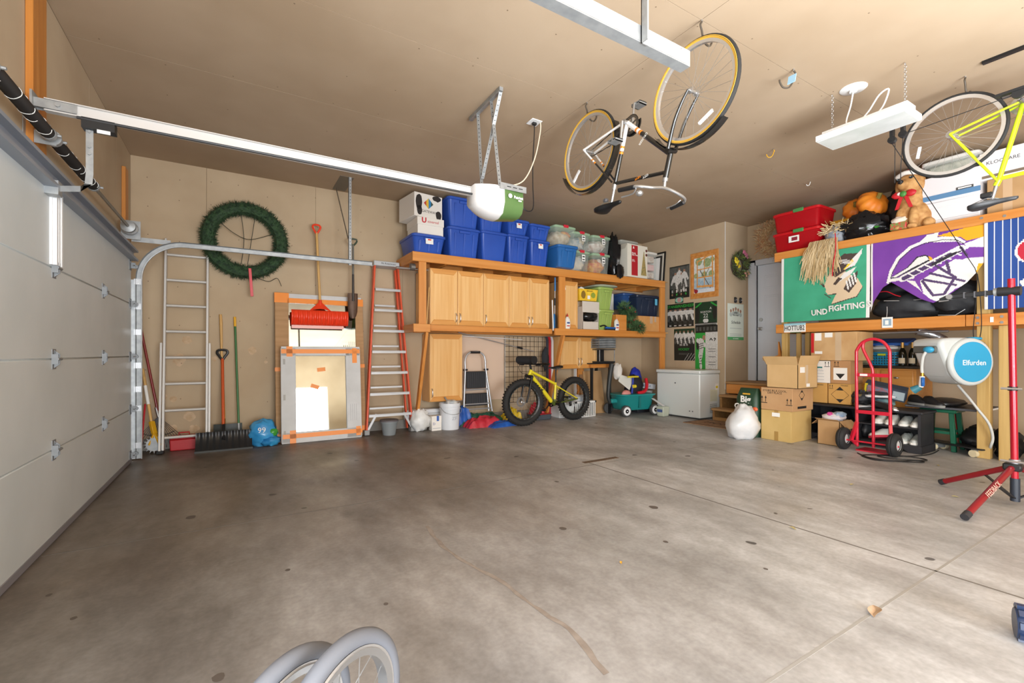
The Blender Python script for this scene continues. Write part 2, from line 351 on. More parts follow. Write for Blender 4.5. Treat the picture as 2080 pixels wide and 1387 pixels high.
G().box(6.86, 6.88, 3.84, 4.79, .0, .06).ob('kick_board', swd, st)
# ============================================================ the big sectional garage door
gdm = mat('door_skin', 'CDD2D2', .5, c2='C4CACA', sc=2); gdr = mat('door_groove', 'AEB2B3', .6)
gd = struct(T('door_2', None, None, (-.94, 0, 0)), 'white insulated sectional overhead garage door with steel hinges')
zs = [.012, .552, 1.094, 1.637, 2.165]
for i in range(4):
    G().box(-.05, 0, 1.17, 6.05, zs[i]+.003, zs[i+1]-.003).box(-.045, -.004, 1.17, 6.05, zs[i+1]-.004, zs[i+1]+.004).ob('door_section', gdm, gd, bev=.004)
G().box(-.046, -.002, 1.17, 6.05, -.0, .014).tube([(-.02, 1.17, .012), (-.02, 6.05, .012)], .012).ob('bottom_seal', mat('seal', '5D5A60', .8), gd)
G().box(-.003, .006, 1.17, 6.05, .012, .05).ob('bottom_retainer', mat('retainer', '8A888C', .5, .3), gd)
top = mat('strut_grey', '8E949E', .4, .3)
G().prism([(0, 1.17, 2.08), (.06, 1.17, 2.08), (.06, 1.17, 2.10), (.022, 1.17, 2.105), (.022, 1.17, 2.165), (.06, 1.17, 2.17), (.06, 1.17, 2.19), (0, 1.17, 2.19)], (0, 4.88, 0)).ob('top_strut', top, gd)
G().box(0, .012, 3.67, 3.80, 1.65, 2.08).box(.012, .03, 3.68, 3.70, 1.65, 2.08).box(.012, .03, 3.72, 3.735, 1.65, 2.08).box(.012, .03, 3.77, 3.79, 1.65, 2.08).ob('centre_stile', white, gd)
hg = G().prism([(.002, 0, -.055), (.002, 0, .055), (.03, .0, .03), (.03, 0, -.03)], (0, .004, 0)).box(0, .004, -.03, .035, -.06, .06).cyl((.026, -.035, 0), (.026, .04, 0), .008).box(.0, .03, -.032, -.028, -.03, .03).cyl((.0, 0, .04), (.012, 0, .04), .007, n=6).cyl((.0, .015, -.04), (.012, .015, -.04), .007, n=6).ob('hinge', mat('hinge_zinc', '85888A', .5, .5), gd)
hg.location = (0, 3.735, zs[1])
for z in zs[1:4]:
    for y in (2.55, 3.735, 4.905):
        if (y, z) != (3.735, zs[1]): dup(hg, (0, y, z))
rb = G().box(0, .004, -.05, .05, -.05, .05).box(.0, .04, .02, .024, -.03, .03).cyl((.03, -.04, 0), (.03, .12, 0), .0055).lathe([(.0, .085), (.022, .085), (.022, .11), (0, .11)], (.03, 0, 0), 'y', 14).cyl((0, -.02, .03), (.012, -.02, .03), .007, n=6).ob('roller_bracket', mat('hinge_zinc', '85888A', .5, .5), gd)
rb.location = (0, 6.0, zs[1])
for z in (.08, zs[2], zs[3], 2.03): dup(rb, (0, 6.0, z))
# torsion spring shaft
ts = T('torsion_spring', 'black torsion spring shaft with painted coils above the garage door', 'spring', (-.945, 3.73, 2.41))
G().cyl((0, -2.6, 0), (0, 2.36, 0), .0135, n=12).ob('shaft', mat('shaft_grey', '8C8880', .4, .8), ts)
sp = mat('spring_black', '201C1A', .5, .2)
def coil(y0, y1):
    pr = []; n = int((y1-y0)/.0085)
    for i in range(n):
        y = y0+(y1-y0)*i/n; pr += [(.031, y), (.0345, y+.0042)]
    g = G().mi(0).lathe([(.0, y0)]+pr+[(0, y1)], (0, 0, 0), 'y', 14).mi(1)
    for i in range(int((y1-y0)/.085)):
        y = y0+.05+i*.085; a0 = random.random()*6
        g.tube([(.0352*math.cos(a0+k*.32), y+.004*math.sin(k), .0352*math.sin(a0+k*.32)) for k in range(11)], .0018, 4)
    return g
coil(-.78, -.06).ob('spring', [sp, paper], ts); coil(.06, .92).ob('spring', [sp, paper], ts)
for y in (-.80, .05, -.05, .93):
    G().lathe([(.0, -.025), (.036, -.025), (.04, -.01), (.03, .0), (.03, .025), (0, .025)], (0, y, 0), 'y', 16).cyl((0, y, .03), (0, y, .055), .008, n=6).cyl((.03, y, 0), (.055, y, 0), .008, n=6).ob('winding_cone', steel, ts)
G().box(-.11, -.106, -.05, .05, -.12, .1).box(-.11, .02, -.003, .003, -.045, .03).lathe([(.018, -.006), (.045, -.006), (.045, .006), (.018, .006)], (0, 0, 0), 'y', 16).ob('centre_bracket', steel, ts)
G().lathe([(.0, -.06), (.03, -.06), (.06, -.05), (.05, -.02), (.055, .02), (.07, .03), (.07, .045), (0, .045)], (0, 2.24, 0), 'y', 22).ob('cable_drum', steel, ts)
G().box(-.08, .08, 2.335, 2.341, -.1, .09).lathe([(.02, 2.32), (.035, 2.32), (.035, 2.345), (.02, 2.345)], (0, 0, 0), 'y', 14).ob('bearing_plate', steel, ts)
# orange-stained header posts
op = wood('header_board', 'B4702C', 'C8853E', 'z')
struct(G().box(-1.055, -1.02, 3.715, 3.935, 2.2, CH-.002).ob('trim_3', op, bev=.003), 'orange stained board behind the torsion spring')
struct(G().box(-1.055, -1.02, 6.28, 6.42, 2.1, 3.12).ob('trim_4', op, bev=.003), 'orange stained board by the far corner')
# tracks
def channel(name, y, x_end, par, s):
    path = [V((-.885, y, .02))]+[V((-.885, y, z)) for z in (.6, 1.2, 1.88)]
    R = .40; path += [V((-.885+R-R*math.cos(a), y, 1.91+R*math.sin(a))) for a in [PI/2*i/14 for i in range(15)]]+[V((x_end, y, 2.31))]
    prof = [(-.028, 0), (-.028, .022), (-.022, .03), (.022, .03), (.028, .022), (.028, 0), (.02, -.003)]
    rows = []
    for a, b in prof:
        row = []
        for i, p in enumerate(path):
            t = (path[min(i+1, len(path)-1)]-path[max(i-1, 0)]).normalized(); nrm = V((t.z, 0, -t.x))
            row.append(p+nrm*a+V((0, s*b, 0)))
        rows.append(row)
    return G().grid(rows).ob(name, steel, par)
for nm, y, s, lab, sx in (('f', 6.1, 1, 'far curved steel door track along the back wall', 1.25), ('n', 1.225, -1, 'near steel door track ending below the ceiling bike hooks', 1.29)):
    tr = T('door_track', lab, 'track', (0, 0, 0), group='garage door tracks')
    channel('rail', y, 1.53, tr, s)
    # stiffening angle on the horizontal run, hanger and angle irons at the jamb
    if s < 0: G().box(-.5, 1.55, y-.034, y-.030, 2.279, 2.338).box(-.5, 1.55, y-.034, y+.012, 2.275, 2.280).ob('angle_iron', steel, tr)
    G().box(-.99, -.985, y+s*.03-.02, y+s*.03+.04, .02, 2.3).box(-.99, -.87, y+s*.034, y+s*.038, .02, 1.9).ob('jamb_angle', steel, tr)
    b = G().box(-.03, .035, 0, .006, -.03, .03).cyl((0, -.008, .015), (0, .012, .015), .007, n=6).cyl((0, -.008, -.015), (0, .012, -.015), .007, n=6).ob('track_bracket', steel2, tr, loc=(-.90, y+s*.03-.008, .16))
    for z in (.55, .75, 1.0, 1.35, 1.62, 1.88): dup(b, (-.90, y+s*.03-.008, z))
    for k, (lx, hx) in enumerate(((sx, sx),)):
        g = G().box(lx-.018, lx+.018, y+s*.036, y+s*.040, 2.27, CH).box(lx-.018, lx-.014, y+s*.036, y+s*.066, 2.27, CH).mi(1)
        for i in range(26): g.cyl((lx+.002, y+s*.035, 2.32+i*.042), (lx+.002, y+s*.041, 2.32+i*.042), .0055, n=6)
        g.ob('hanger_strap', [steel, mat('hole_dark', '3A3834', .9)], tr)
    if s > 0:
        G().bar((sx-.02, y+.06, 2.62), (sx-.09, y+.5, CH-.02), .03, .004, (1, 0, 0)).box(sx-.12, sx+.05, y+.04, y+.6, CH-.004, CH).ob('brace', mat('dark_steel', '77736C', .5, .6), tr)
    else:
        G().cyl((1.45, y-.03, 2.31), (1.45, y+.02, 2.31), .009, n=8).ob('bolt', steel2, tr); G().cyl((1.50, y-.04, 2.325), (1.50, y+.004, 2.325), .006, n=8).ob('bolt', steel2, tr)
G().box(-.95, -.62, 6.139, 6.143, 2.30, 2.35).ob('flag_bracket', steel, CO.objects['door_track'])
# ============================================================ opener
po = T('garage_opener', 'white and green garage door opener hanging on perforated steel straps', 'opener', (1.75, 3.6, 2.33))
gw = mat('opener_white', 'D2CFCC', .5); gg = mat('opener_green', '4C6A36', .4, c2='587642', sc=3)
rail = mat('opener_rail', 'C9C6C2', .5, .1)
def shell(x0, x1, ins0, ins1, n=8):
    rows = []
    for i in range(n+1):
        t = i/n; x = x0+(x1-x0)*t; e = ins0*(1-t)**2.2+ins1*t
        prof = [(-.16+e, .26), (-.165+e, .12), (-.13+e*.6, .03+e), (-.05, 0+e), (.05, 0+e), (.13-e*.6, .03+e), (.165-e, .12), (.16-e, .26)]
        rows.append([(x, y, z) for y, z in prof])
    g = G().grid(rows); g.add(rows[0], [tuple(range(8))]); g.add(rows[-1], [tuple(range(8))]); g.add([rows[0][0], rows[0][-1], rows[-1][-1], rows[-1][0]], [(0, 1, 2, 3)])
    return g
g = shell(0, .25, .085, 0); g.ob('light_lens', gw, po, sm=60)
shell(.245, .46, .0, .03).ob('motor_cover', gg, po, sm=50)
G().box(.2, .47, -.17, -.166, .23, .285).mi(1).box(.27, .31, -.1715, -.17, .255, .262).box(.33, .37, -.1715, -.17, .255, .262).box(.39, .43, -.1715, -.17, .255, .262).ob('mounting_flange', [steel, black], po)
txt('Patriot', .034, paper, po, (.385, -.172, .175), off=.0012); txt('4500', .018, paper, po, (.40, -.172, .15), off=.0006)
G().lathe([(0, 0), (.02, 0), (.02, .001), (0, .001)], (.30, -.1745, .18), 'y', 12).ob('emblem', paper, po)
g = G().box(-2.69, .05, -.022, .022, .18, .186).box(-2.69, .05, -.003, .003, .186, .25).box(-2.69, .05, -.022, .022, .245, .25).ob('rail', rail, po)
G().cyl((-2.55, -.03, .17), (.05, -.03, .185), .008, n=6).ob('drive_chain', black, po)
G().box(-2.74, -2.73, -.05, .05, .16, .27).box(-2.73, -2.55, -.026, -.022, .19, .24).box(-2.73, -2.55, .022, .026, .19, .24).cyl((-2.63, -.04, .217), (-2.63, .04, .217), .012, n=8).ob('header_bracket', steel, po)
G().box(-2.53, -2.38, -.035, .035, .12, .18).mi(1).box(-2.46, -2.4, -.037, -.03, .1, .12).ob('trolley', [black, paper], po)
a = V((-2.50, -.0, .15)); P = [a, V((-2.50, 0, -.14)), V((-2.505, 0, -.2)), V((-2.54, 0, -.235)), V((-2.66, 0.02, -.25))]
rows = [[p+V((d*(.0 if i > 2 else 1), 0, d*(1 if i > 2 else .0))) for i, p in enumerate(P)] for d in (-.017, .017)]
G().grid(rows, .005, (0, 1, 0)).cyl((-2.5, -.01, -.02), (-2.5, .02, -.02), .009, n=6).cyl((-2.5, -.01, .02), (-2.5, .02, .02), .009, n=6).cyl((-2.5, -.01, .11), (-2.5, .02, .11), .009, n=6).ob('door_arm', steel, po)
G().box(-2.69, -2.63, -.02, .05, -.29, -.21).ob('door_bracket', steel, po)
def perf(p, q, par):
    p, q = V(p), V(q); g = G().bar(p, q, .032, .003, (0, 1, 0)); d = (q-p); L = d.length; d.normalize(); g.mi(1)
    nrm = V((0, 1, 0)) if abs(d.y) < .7 else V((1, 0, 0))
    for i in range(int(L/.04)):
        c = p+d*(.02+i*.04); g.cyl(c-nrm*.0025, c+nrm*.0025, .005, n=6)
    return g.ob('hanger_strap', [steel, mat('hole_dark', '3A3834', .9)], par)
perf((.20, -.165, .25), (.19, -.02, 1.078), po); perf((.20, .165, .25), (.19, .24, 1.078), po); perf((.2, .165, .42), (.19, -.21, 1.075), po)
G().box(.165, .2, -.22, .38, 1.045, 1.078).ob('ceiling_angle', steel, po)
# ceiling outlet and cords
ou = T('ceiling_outlet', 'white square power outlet plate on the ceiling beside the opener', 'outlet', (2.508, 3.733, CH))
G().box(-.06, .06, -.06, .06, -.008, -.0).ob('cover_plate', white, ou, bev=.003)
G().box(-.02, .02, -.015, .015, -.03, -.008).ob('plug', black, ou)
pc = tag(G().tube([(2.508, 3.733, 3.38), (2.50, 3.72, 3.28), (2.47, 3.70, 3.0), (2.45, 3.67, 2.75), (2.42, 3.62, 2.52), (2.33, 3.6, 2.47), (2.22, 3.6, 2.555)], .005, 6, sub=6).ob('power_cord', black), 'black power cord dropping from ceiling outlet to the opener', 'cord')
tag(G().tube([(2.56, 3.70, CH-.004), (2.55, 3.69, 3.3), (2.45, 3.64, 3.0), (2.3, 3.6, 2.75), (2.1, 3.55, 2.64), (2.0, 3.52, 2.60)], .006, 6, sub=6).ob('signal_wire', mat('ivory', 'E6D5BC', .5)), 'ivory low-voltage wire sagging from the ceiling to the opener', 'cord')
# ============================================================ leaning and hanging along the back wall
ash = wood('ash_handle', 'C79A58', 'D9B06E', 'z')
# extension ladder
ld = T('extension_ladder', 'tall aluminium extension ladder leaning beside the garage door track', 'ladder', (-.515, 6.43, 0), rot=(-6.3, 0, 0))
lal = mat('ladder_alu', 'C9C5BF', .5, .2)
for x in (-.205, .205):
    g = G().box(x-.012, x+.012, -.035, .035, .03, 2.49); g.ob('side_rail', lal, ld, bev=.003)
    G().box(x*1.13-.011, x*1.13+.011, -.06, -.036, .02, 1.25).ob('fly_rail', lal, ld, bev=.002)
    G().box(x*1.1-.03, x*1.1+.03, -.07, .05, 0, .03).ob('foot', rubber, ld)
for i in range(8): G().cyl((-.2, 0, .17+i*.305), (.2, 0, .17+i*.305), .016, n=10).ob('rung', lal, ld)
# wreath with wire and red tag
wr = T('fir_wreath', 'large dark green artificial fir wreath hung on the back wall', 'wreath', (.09, 6.66, 2.55))
g = G().torus((0, 0, 0), .40, .075, 'y', 36, 8); rnd = random.Random(3)
for i in range(4200):
    a = rnd.random()*2*PI; b = rnd.random()*2*PI; rr = .40+.07*math.cos(b); p = V((rr*math.cos(a), .065*math.sin(b), rr*math.sin(a)))
    d = V((math.cos(a)*math.cos(b), math.sin(b), math.sin(a)*math.cos(b)))+V((rnd.uniform(-1, 1), rnd.uniform(-.6, .6), rnd.uniform(-1, 1)))*.8
    d.normalize(); 
    if p.y+d.y*.06 > .075: d.y = -abs(d.y)
    w_ = d.cross(V((rnd.random(), rnd.random(), rnd.random()))).normalized()*.0035
    q = p+d*rnd.uniform(.035, .065); g.add([p-w_, p+w_, q], [(0, 1, 2)])
g.ob('greenery', mat('fir_green', '1E3320', .8, c2='34502F', sc=25), wr)['kind'] = 'stuff'
wire = mat('dark_wire', '2C2F22', .6)
for P in ([(-.28, 0, .2), (-.12, -.01, .07), (.05, -.0, .02), (.3, 0, .12)], [(-.05, 0, .32), (-.02, 0, 0), (-.05, 0, -.3)], [(.1, 0, .3), (.06, -.01, 0), (.02, -.02, -.3)], [(.1, -.02, -.45), (.25, -.03, -.5), (.35, -.03, -.45), (.4, -.03, -.55)]):
    G().tube(P, .004, 5, sub=5).ob('wire', wire, wr)
g = G().at((.04, -.09, -.33), (0, -4, 0)).box(-.016, .016, -.012, .012, -.38, -.03).ob('hanging_tag', mat('tag_red', 'D0303A', .4), wr, bev=.002)
# rake, edger and red stick in the corner
rk = T('leaf_rake', 'red handled leaf rake with fanned steel tines in the corner', 'rake', (-.70, 6.56, .0))
rkr = mat('rake_red', '7E1416', .3, coat=.3)
G().cyl((-.255, .15, 1.42), (-.09, .06, .46), .013, n=10).ob('handle', rkr, rk)
G().cyl((-.105, .07, .5), (-.08, .05, .39), .018, n=10).ob('ferrule', steel2, rk)
g = G()
tm = mat('tine_dark', '3C3A3A', .4, .6)
for i in range(17):
    a = -.62+i*1.30/16; G_ = G().tube([(-.08, .05, .4), (-.08+.16*math.sin(a), .03, .4-.14*math.cos(a)+.0), (-.08+.40*math.sin(a), .01, .36-.30*math.cos(a)), (-.08+.42*math.sin(a), -.02, .35-.31*math.cos(a))], .0035, 4).ob('tine', tm, rk)
G().tube([(-.08+.24*math.sin(a), .02, .38-.2*math.cos(a)) for a in [-.62+i*1.3/10 for i in range(11)]], .005, 5).ob('tine_bar', tm, rk)
ye = mat('yellow_paint', 'D8A21C', .4)
ed = T('rotary_edger', 'yellow rotary lawn edger with star wheel in the corner by the track', 'garden tool', (-.83, 6.45, 0))
G().cyl((-.10, .2, .95), (.0, .05, .34), .014, n=10).ob('handle', ash, ed)
G().cyl((-.07, .15, .76), (-.035, .1, .55), .0165, n=10).ob('grip_sleeve', paper, ed)
G().bar((.0, .05, .36), (.03, .02, .22), .05, .035).bar((.03, .02, .24), (-.02, .0, .1), .03, .02).bar((.03, .02, .24), (.09, -.01, .09), .04, .02).ob('fork', ye, ed, bev=.004)
g = G().lathe([(0, -.008), (.075, -.008), (.075, .008), (0, .008)], (.03, 0, .105), 'y', 24)
for i in range(16):
    a = i*2*PI/16; g.prism([(.03+.07*math.cos(a-.1), -.004, .105+.07*math.sin(a-.1)), (.03+.103*math.cos(a), -.004, .105+.103*math.sin(a)), (.03+.07*math.cos(a+.1), -.004, .105+.07*math.sin(a+.1))], (0, .008, 0))
g.ob('star_wheel', steel, ed)
tag(G().cyl((-.93, 6.52, .0), (-.90, 6.6, .55), .009, n=8).ob('red_stake', red), 'thin red stake standing in the corner beside the edger', 'stake')
rc = T('red_case', 'small red plastic case on the floor behind the ladder foot', 'case', (-.535, 6.56, 0))
rcm = mat('case_red', 'B3262A', .4)
G().taper((0, 0), (.26, .12), (.27, .13), .0, .13).ob('body', rcm, rc, bev=.012, seg=2); G().box(-.135, .135, -.065, .065, .13, .17).ob('lid', rcm, rc, bev=.012, seg=2); G().tube([(-.05, 0, .17), (-.05, 0, .2), (.05, 0, .2), (.05, 0, .17)], .008, 6).ob('handle', rcm, rc)
# black snow pusher with orange handle
sh = T('snow_pusher', 'black ribbed snow pusher with orange shaft and D grip', 'snow shovel', (-.13, 6.22, 0))
rows = []
for i in range(9):
    t = i/8; z = .015+.2*t; y = .10*math.sin(t*PI*.55)*1.0
    rows.append([(-.28+.56*j/36, y+(-.006 if j % 4 < 2 else .006), z) for j in range(37)])
G().grid(rows, .004, (0, 1, 0)).ob('blade', mat('pusher_black', '1C1D1F', .35), sh, sm=70)
G().box(-.285, .285, -.008, .002, .0, .02).ob('wear_edge', mat('edge_grey', '3F403E', .6), sh)
G().cyl((-.01, .07, .12), (-.015, .30, .33), .02, n=10).ob('socket', black, sh)
G().cyl((-.015, .23, .26), (-.03, .47, 1.06), .017, n=12).ob('shaft', mat('shaft_orange', 'C4521E', .4), sh)
G().tube([(-.03, .47, 1.04), (-.06, .475, 1.09), (-.085, .48, 1.13), (-.07, .48, 1.165), (0.01, .48, 1.165), (.025, .48, 1.13), (.0, .475, 1.09), (-.03, .47, 1.04)], .015, 8, sub=3).ob('grip', black, sh)
# wooden handled shovel and green broom behind it
s2 = T('dark_scoop', 'wooden handled dark scoop standing behind the snow pusher', 'shovel', (-.05, 6.62, 0))
G().tube([(-.13, .10, 1.61), (-.125, .095, 1.5), (-.12, .09, 1.2), (-.085, .03, .15)], [.015, .017, .013, .016], 10).ob('handle', ash, s2)
rows = [[(-.2+.05*j, -.02-.03*math.cos((j-3)*.4)+.02*i/4, .02+.06*i) for j in range(7)] for i in range(5)]
G().grid(rows, .004, (0, 1, 0)).ob('blade', mat('scoop_dark', '2A2F2A', .5), s2, sm=60)
br = T('green_broom', 'green handled broom with a yellow tip leaning on the back wall', 'broom', (.01, 6.6, 0))
G().cyl((-.035, .11, 1.47), (.005, .0, .2), .0125, n=10).ob('handle', mat('broom_green', '2F6B33', .35), br)
G().cyl((-.0386, .12, 1.585), (-.035, .11, 1.465), .0145, n=10).ob('tip', mat('tip_yellow', 'E2A81E', .4), br)
G().cyl((.003, .005, .26), (.006, -.004, .16), .017, n=10).ob('collar', steel, br)
g = G().box(-.12, .13, -.03, .03, .12, .17).ob('head', mat('head_green', '23472B', .5), br, bev=.008)
G().taper((.005, 0), (.3, .08), (.24, .05), .0, .12).ob('bristles', mat('bristle', '2B3A2C', .9), br)
# blue soil bags
def bag(name, lab, cat, c, r, m, seed, zm, mi2=None, group=None, nz=.22, sc=2.6):
    g = G().ball((0, 0, r[2]*.85), r, 26, 16, nz, sc, seed, zmin=.0)
    o = g.ob(name, m, None, sm=60, loc=c); return tag(o, lab, cat, group)
bl = mat('bag_blue', '2E8CC8', .25, c2='4FA6DA', sc=6, bump=.4, bs=9)
b1 = bag('soil_bag', 'crumpled bright blue soil bag slumped beside the snow pusher', 'bag', (.27, 6.36, 0), (.16, .13, .17), bl, 3, 0)
txt('99', .09, paper, b1, (-.02, -.128, .2), (80, 0, 0), ex=.002); 
g = G().ball((.1, -.075, .16), (.06, .05, .05), 12, 8, .2, 3, 5).ob('green_print', mat('bag_green', '3E9A3A', .3), b1)
bag('blue_sack', 'flat blue plastic sack lying at the left mirror corner', 'bag', (.34, 6.3, 0), (.11, .10, .07), mat('bag_blue2', '1F6FB0', .3, c2='3C9ACB', sc=8, bump=.4, bs=12), 8, 0)
# mirrors
mirr = mat('mirror_glass', 'B4B8B3', .02, 1.0); tape = mat('tape_orange', 'EE8B2A', .45); whc = mat('white_card', 'CFCFCE', .7, c2='C4C4C2', sc=4)
m1 = T('large_mirror', 'large taped mirror in brown cardboard corners against the back wall', 'mirror', (.96, 6.455, 0), rot=(-6.6, 0, 0))
G().box(-.53, .55, 0, .03, 0, 1.93).ob('backing', whc, m1, bev=.002)
G().box(-.39, .47, -.006, 0, .06, 1.87).ob('glass', mirr, m1)
brc = mat('brown_card', 'A9835A', .8, c2='B58F66', sc=2, st=(1, 1, 12))
G().box(-.545, -.385, -.02, .035, .0, 1.935).ob('card_sleeve', brc, m1, bev=.003); G().box(.46, .565, -.02, .035, .0, 1.90).ob('card_sleeve', brc, m1, bev=.003)
for x0, x1, z0, z1 in ((-.40, .47, 1.80, 1.865), (-.55, -.38, 1.80, 1.93), (.46, .57, 1.80, 1.90), (-.55, -.44, .9, .95), (.44, .57, .93, .98), (.44, .57, .05, .13), (-.55, -.42, .0, .1)):
    G().box(x0, x1, -.0225, .036, z0, z1).ob('tape_strip', tape, m1)
m2 = T('framed_mirror', 'smaller white carded mirror with orange tape leaning in front', 'mirror', (.96, 6.30, 0), rot=(-6.2, 0, 0))
G().box(-.49, .47, .004, .026, .0, 1.215).ob('backing', whc, m2)
G().box(-.335, .295, -.002, .004, .13, 1.11).ob('glass', mirr, m2)
for x0, x1, z0, z1, nm in ((-.495, -.325, .01, 1.20, 'card_guard'), (.285, .475, .01, 1.20, 'card_guard'), (-.49, .47, .0, .135, 'card_guard'), (-.49, .47, 1.10, 1.22, 'card_guard')):
    G().box(x0, x1, -.022, .03, z0, z1).ob(nm, whc, m2, bev=.003)
for x0, x1, z0, z1 in ((-.49, .47, 1.13, 1.185), (-.43, -.36, 1.09, 1.22), (.37, .43, 1.0, 1.2), (-.48, .48, .06, .115), (-.40, -.33, .0, .16), (.40, .46, .03, .15)):
    G().box(x0, x1, -.0245, .031, z0, z1).ob('tape_strip', tape, m2)
for x, z, a in ((-.02, .92, -6), (-.1, .70, 20)): G().at((x, 0, z), (0, a, 0)).box(-.05, .05, -.0045, -.002, -.025, .025).ob('tape_patch', tape, m2)
for k in range(3):
    for j in range(4):
        if k != 1: G().box(.33+j*.025, .337+j*.025, -.0228, -.022, .35+.42*k-.12, .35+.42*k+.1).ob('print_line', mat('print_grey', 'B9B9B9', .7), m2)
    G().box(-.47, -.445, -.0228, -.022, .09+k*.45, .16+k*.45).ob('hand_hole', mat('hole_grey', 'A8A6A0', .7), m2)
# red snow shovel on the wall
rs = T('red_snow_shovel', 'red snow shovel with ribbed blade hung above the mirrors', 'snow shovel', (.953, 6.63, 1.48))
rp = mat('shovel_red', 'E8401F', .35)
rows = []
for i in range(9):
    t = i/8; z = .02+.2*t; y = -.075-.045*math.sin(t*PI*.9)
    rows.append([(-.355+.71*j/72, y+.014*math.sin(2*PI*13*j/72)*min(1, 1.6*(1-t)+.15), z) for j in range(73)])
G().grid(rows, .004, (0, 1, 0)).ob('blade', rp, rs, sm=70)
G().box(-.35, .30, -.07, -.055, -.025, .02).ob('blade_edge', mat('edge_pink', 'E8A79A', .4), rs, bev=.003)
g = G().grid([[(-.15+.05*j, -.085-.02*math.cos((j-3)*.5), .2+.04*math.cos((j-3)*.5)) for j in range(7)], [(-.02+.0066*j, -.06, .33) for j in range(7)]], .01, (0, 1, 0)); g.cyl((0, -.06, .28), (0, -.045, .36), .022, n=12).ob('socket', rp, rs)
G().cyl((0, -.05, .3), (-.04, -.02, 1.27), .016, n=12).ob('shaft', ash, rs)
G().tube([(-.04, -.02, 1.25), (-.075, -.02, 1.31), (-.09, -.02, 1.35), (-.065, -.02, 1.375), (-.015, -.02, 1.375), (.008, -.02, 1.35), (-.005, -.02, 1.31), (-.04, -.02, 1.25)], .013, 8, sub=3).ob('grip', rp, rs)
# spade
sd = T('garden_spade', 'rusty brown spade with D handle hung by the ceiling strut', 'spade', (1.373, 6.575, 1.6))
rust = mat('rusty_blade', '5E4A3E', .6, .4, c2='6E5646', sc=12)
prof = [(-.068, .36), (.068, .36), (.066, .2), (.055, .07), (.03, .02), (0, .005), (-.03, .02), (-.055, .07), (-.066, .2)]
rows = [[(x*s, -.035+.03*abs(s)**2*.8, z) for s in (-1, -.6, -.2, .2, .6, 1)] for x, z in ((.02, .01), (.045, .04), (.06, .1), (.066, .2), (.068, .36))]
G().grid(rows, .003, (0, 1, 0)).ob('blade', rust, sd, sm=60)
G().cyl((0, -.035, .25), (0, -.03, .62), .018, .016, n=10).ob('socket', mat('socket_dark', '4A4440', .5, .5), sd)
G().cyl((0, -.03, .6), (0, -.02, 1.03), .0155, n=10).ob('shaft', mat('shaft_taupe', '6E6A60', .5), sd)
G().tube([(0, -.02, 1.02), (-.04, -.02, 1.06), (-.05, -.02, 1.11), (.05, -.02, 1.11), (.04, -.02, 1.06), (0, -.02, 1.02)], .012, 8, sub=2).ob('grip', mat('grip_green', '3D4B3A', .5), sd)
# orange fibreglass step ladder folded
sl = T('step_ladder', 'orange fibreglass step ladder with aluminium treads folded against the wall', 'ladder', (1.84, 6.42, 0), rot=(-4.0, 0, 0))
fo = mat('fibreglass_orange', 'D9512A', .4)
for s in (-1, 1):
    G().bar((s*.325, -.03, .04), (s*.165, 0, 2.40), .025, .085, (0, 1, 0)).ob('front_rail', fo, sl, bev=.004)
    G().bar((s*.29, .09, .04), (s*.15, .07, 2.36), .022, .06, (0, 1, 0)).ob('rear_rail', fo, sl, bev=.004)
    G().box(s*.325-.035, s*.325+.035, -.09, .03, 0, .07).ob('foot', mat('foot_grey', '8F9090', .6), sl, bev=.006)
    G().bar((s*.19, -.07, .28), (s*.31, -.06, .06), .03, .008, (0, 1, 0)).ob('brace', alu, sl)
G().box(-.185, .185, -.06, .11, 2.38, 2.45).ob('top_cap', mat('cap_grey', 'B9BBBC', .45), sl, bev=.01, seg=2)
txt('Mc Rosemount', .034, ink, sl, (.02, -.062, 2.415), shear=.25)
for i in range(7):
    z = .29+i*.295; wd_ = .325-.16*(z-.04)/2.36
    G().box(-wd_+.01, wd_-.01, -.095, .01, z-.022, z-.016).box(-wd_+.01, wd_-.01, -.095, -.09, z-.05, z-.018).box(-wd_+.01, wd_-.01, -.09, -.07, z-.018, z-.013).box(-wd_+.01, wd_-.01, -.06, -.04, z-.018, z-.013).ob('tread', alu, sl)
    if i < 6: G().box(-wd_+.06, wd_-.06, .08, .1, z+.05, z+.075).ob('rear_bar', alu, sl)
# grey flower pot
fp = T('flower_pot', 'empty grey plastic flower pot under the step ladder', 'plant pot', (1.80, 6.28, 0))
pg = mat('pot_grey', '7E8486', .6)
G().lathe([(0, 0), (.085, 0), (.11, .17), (.122, .172), (.122, .205), (.112, .205), (.105, .17), (.08, .02), (0, .02)], (0, 0, 0), 'z', 24).ob('pot', pg, fp)
G().lathe([(.1225, .19), (.126, .19), (.126, .21), (.11, .21)], (0, 0, 0), 'z', 24).ob('rim', mat('pot_rim', '5E5658', .6), fp)
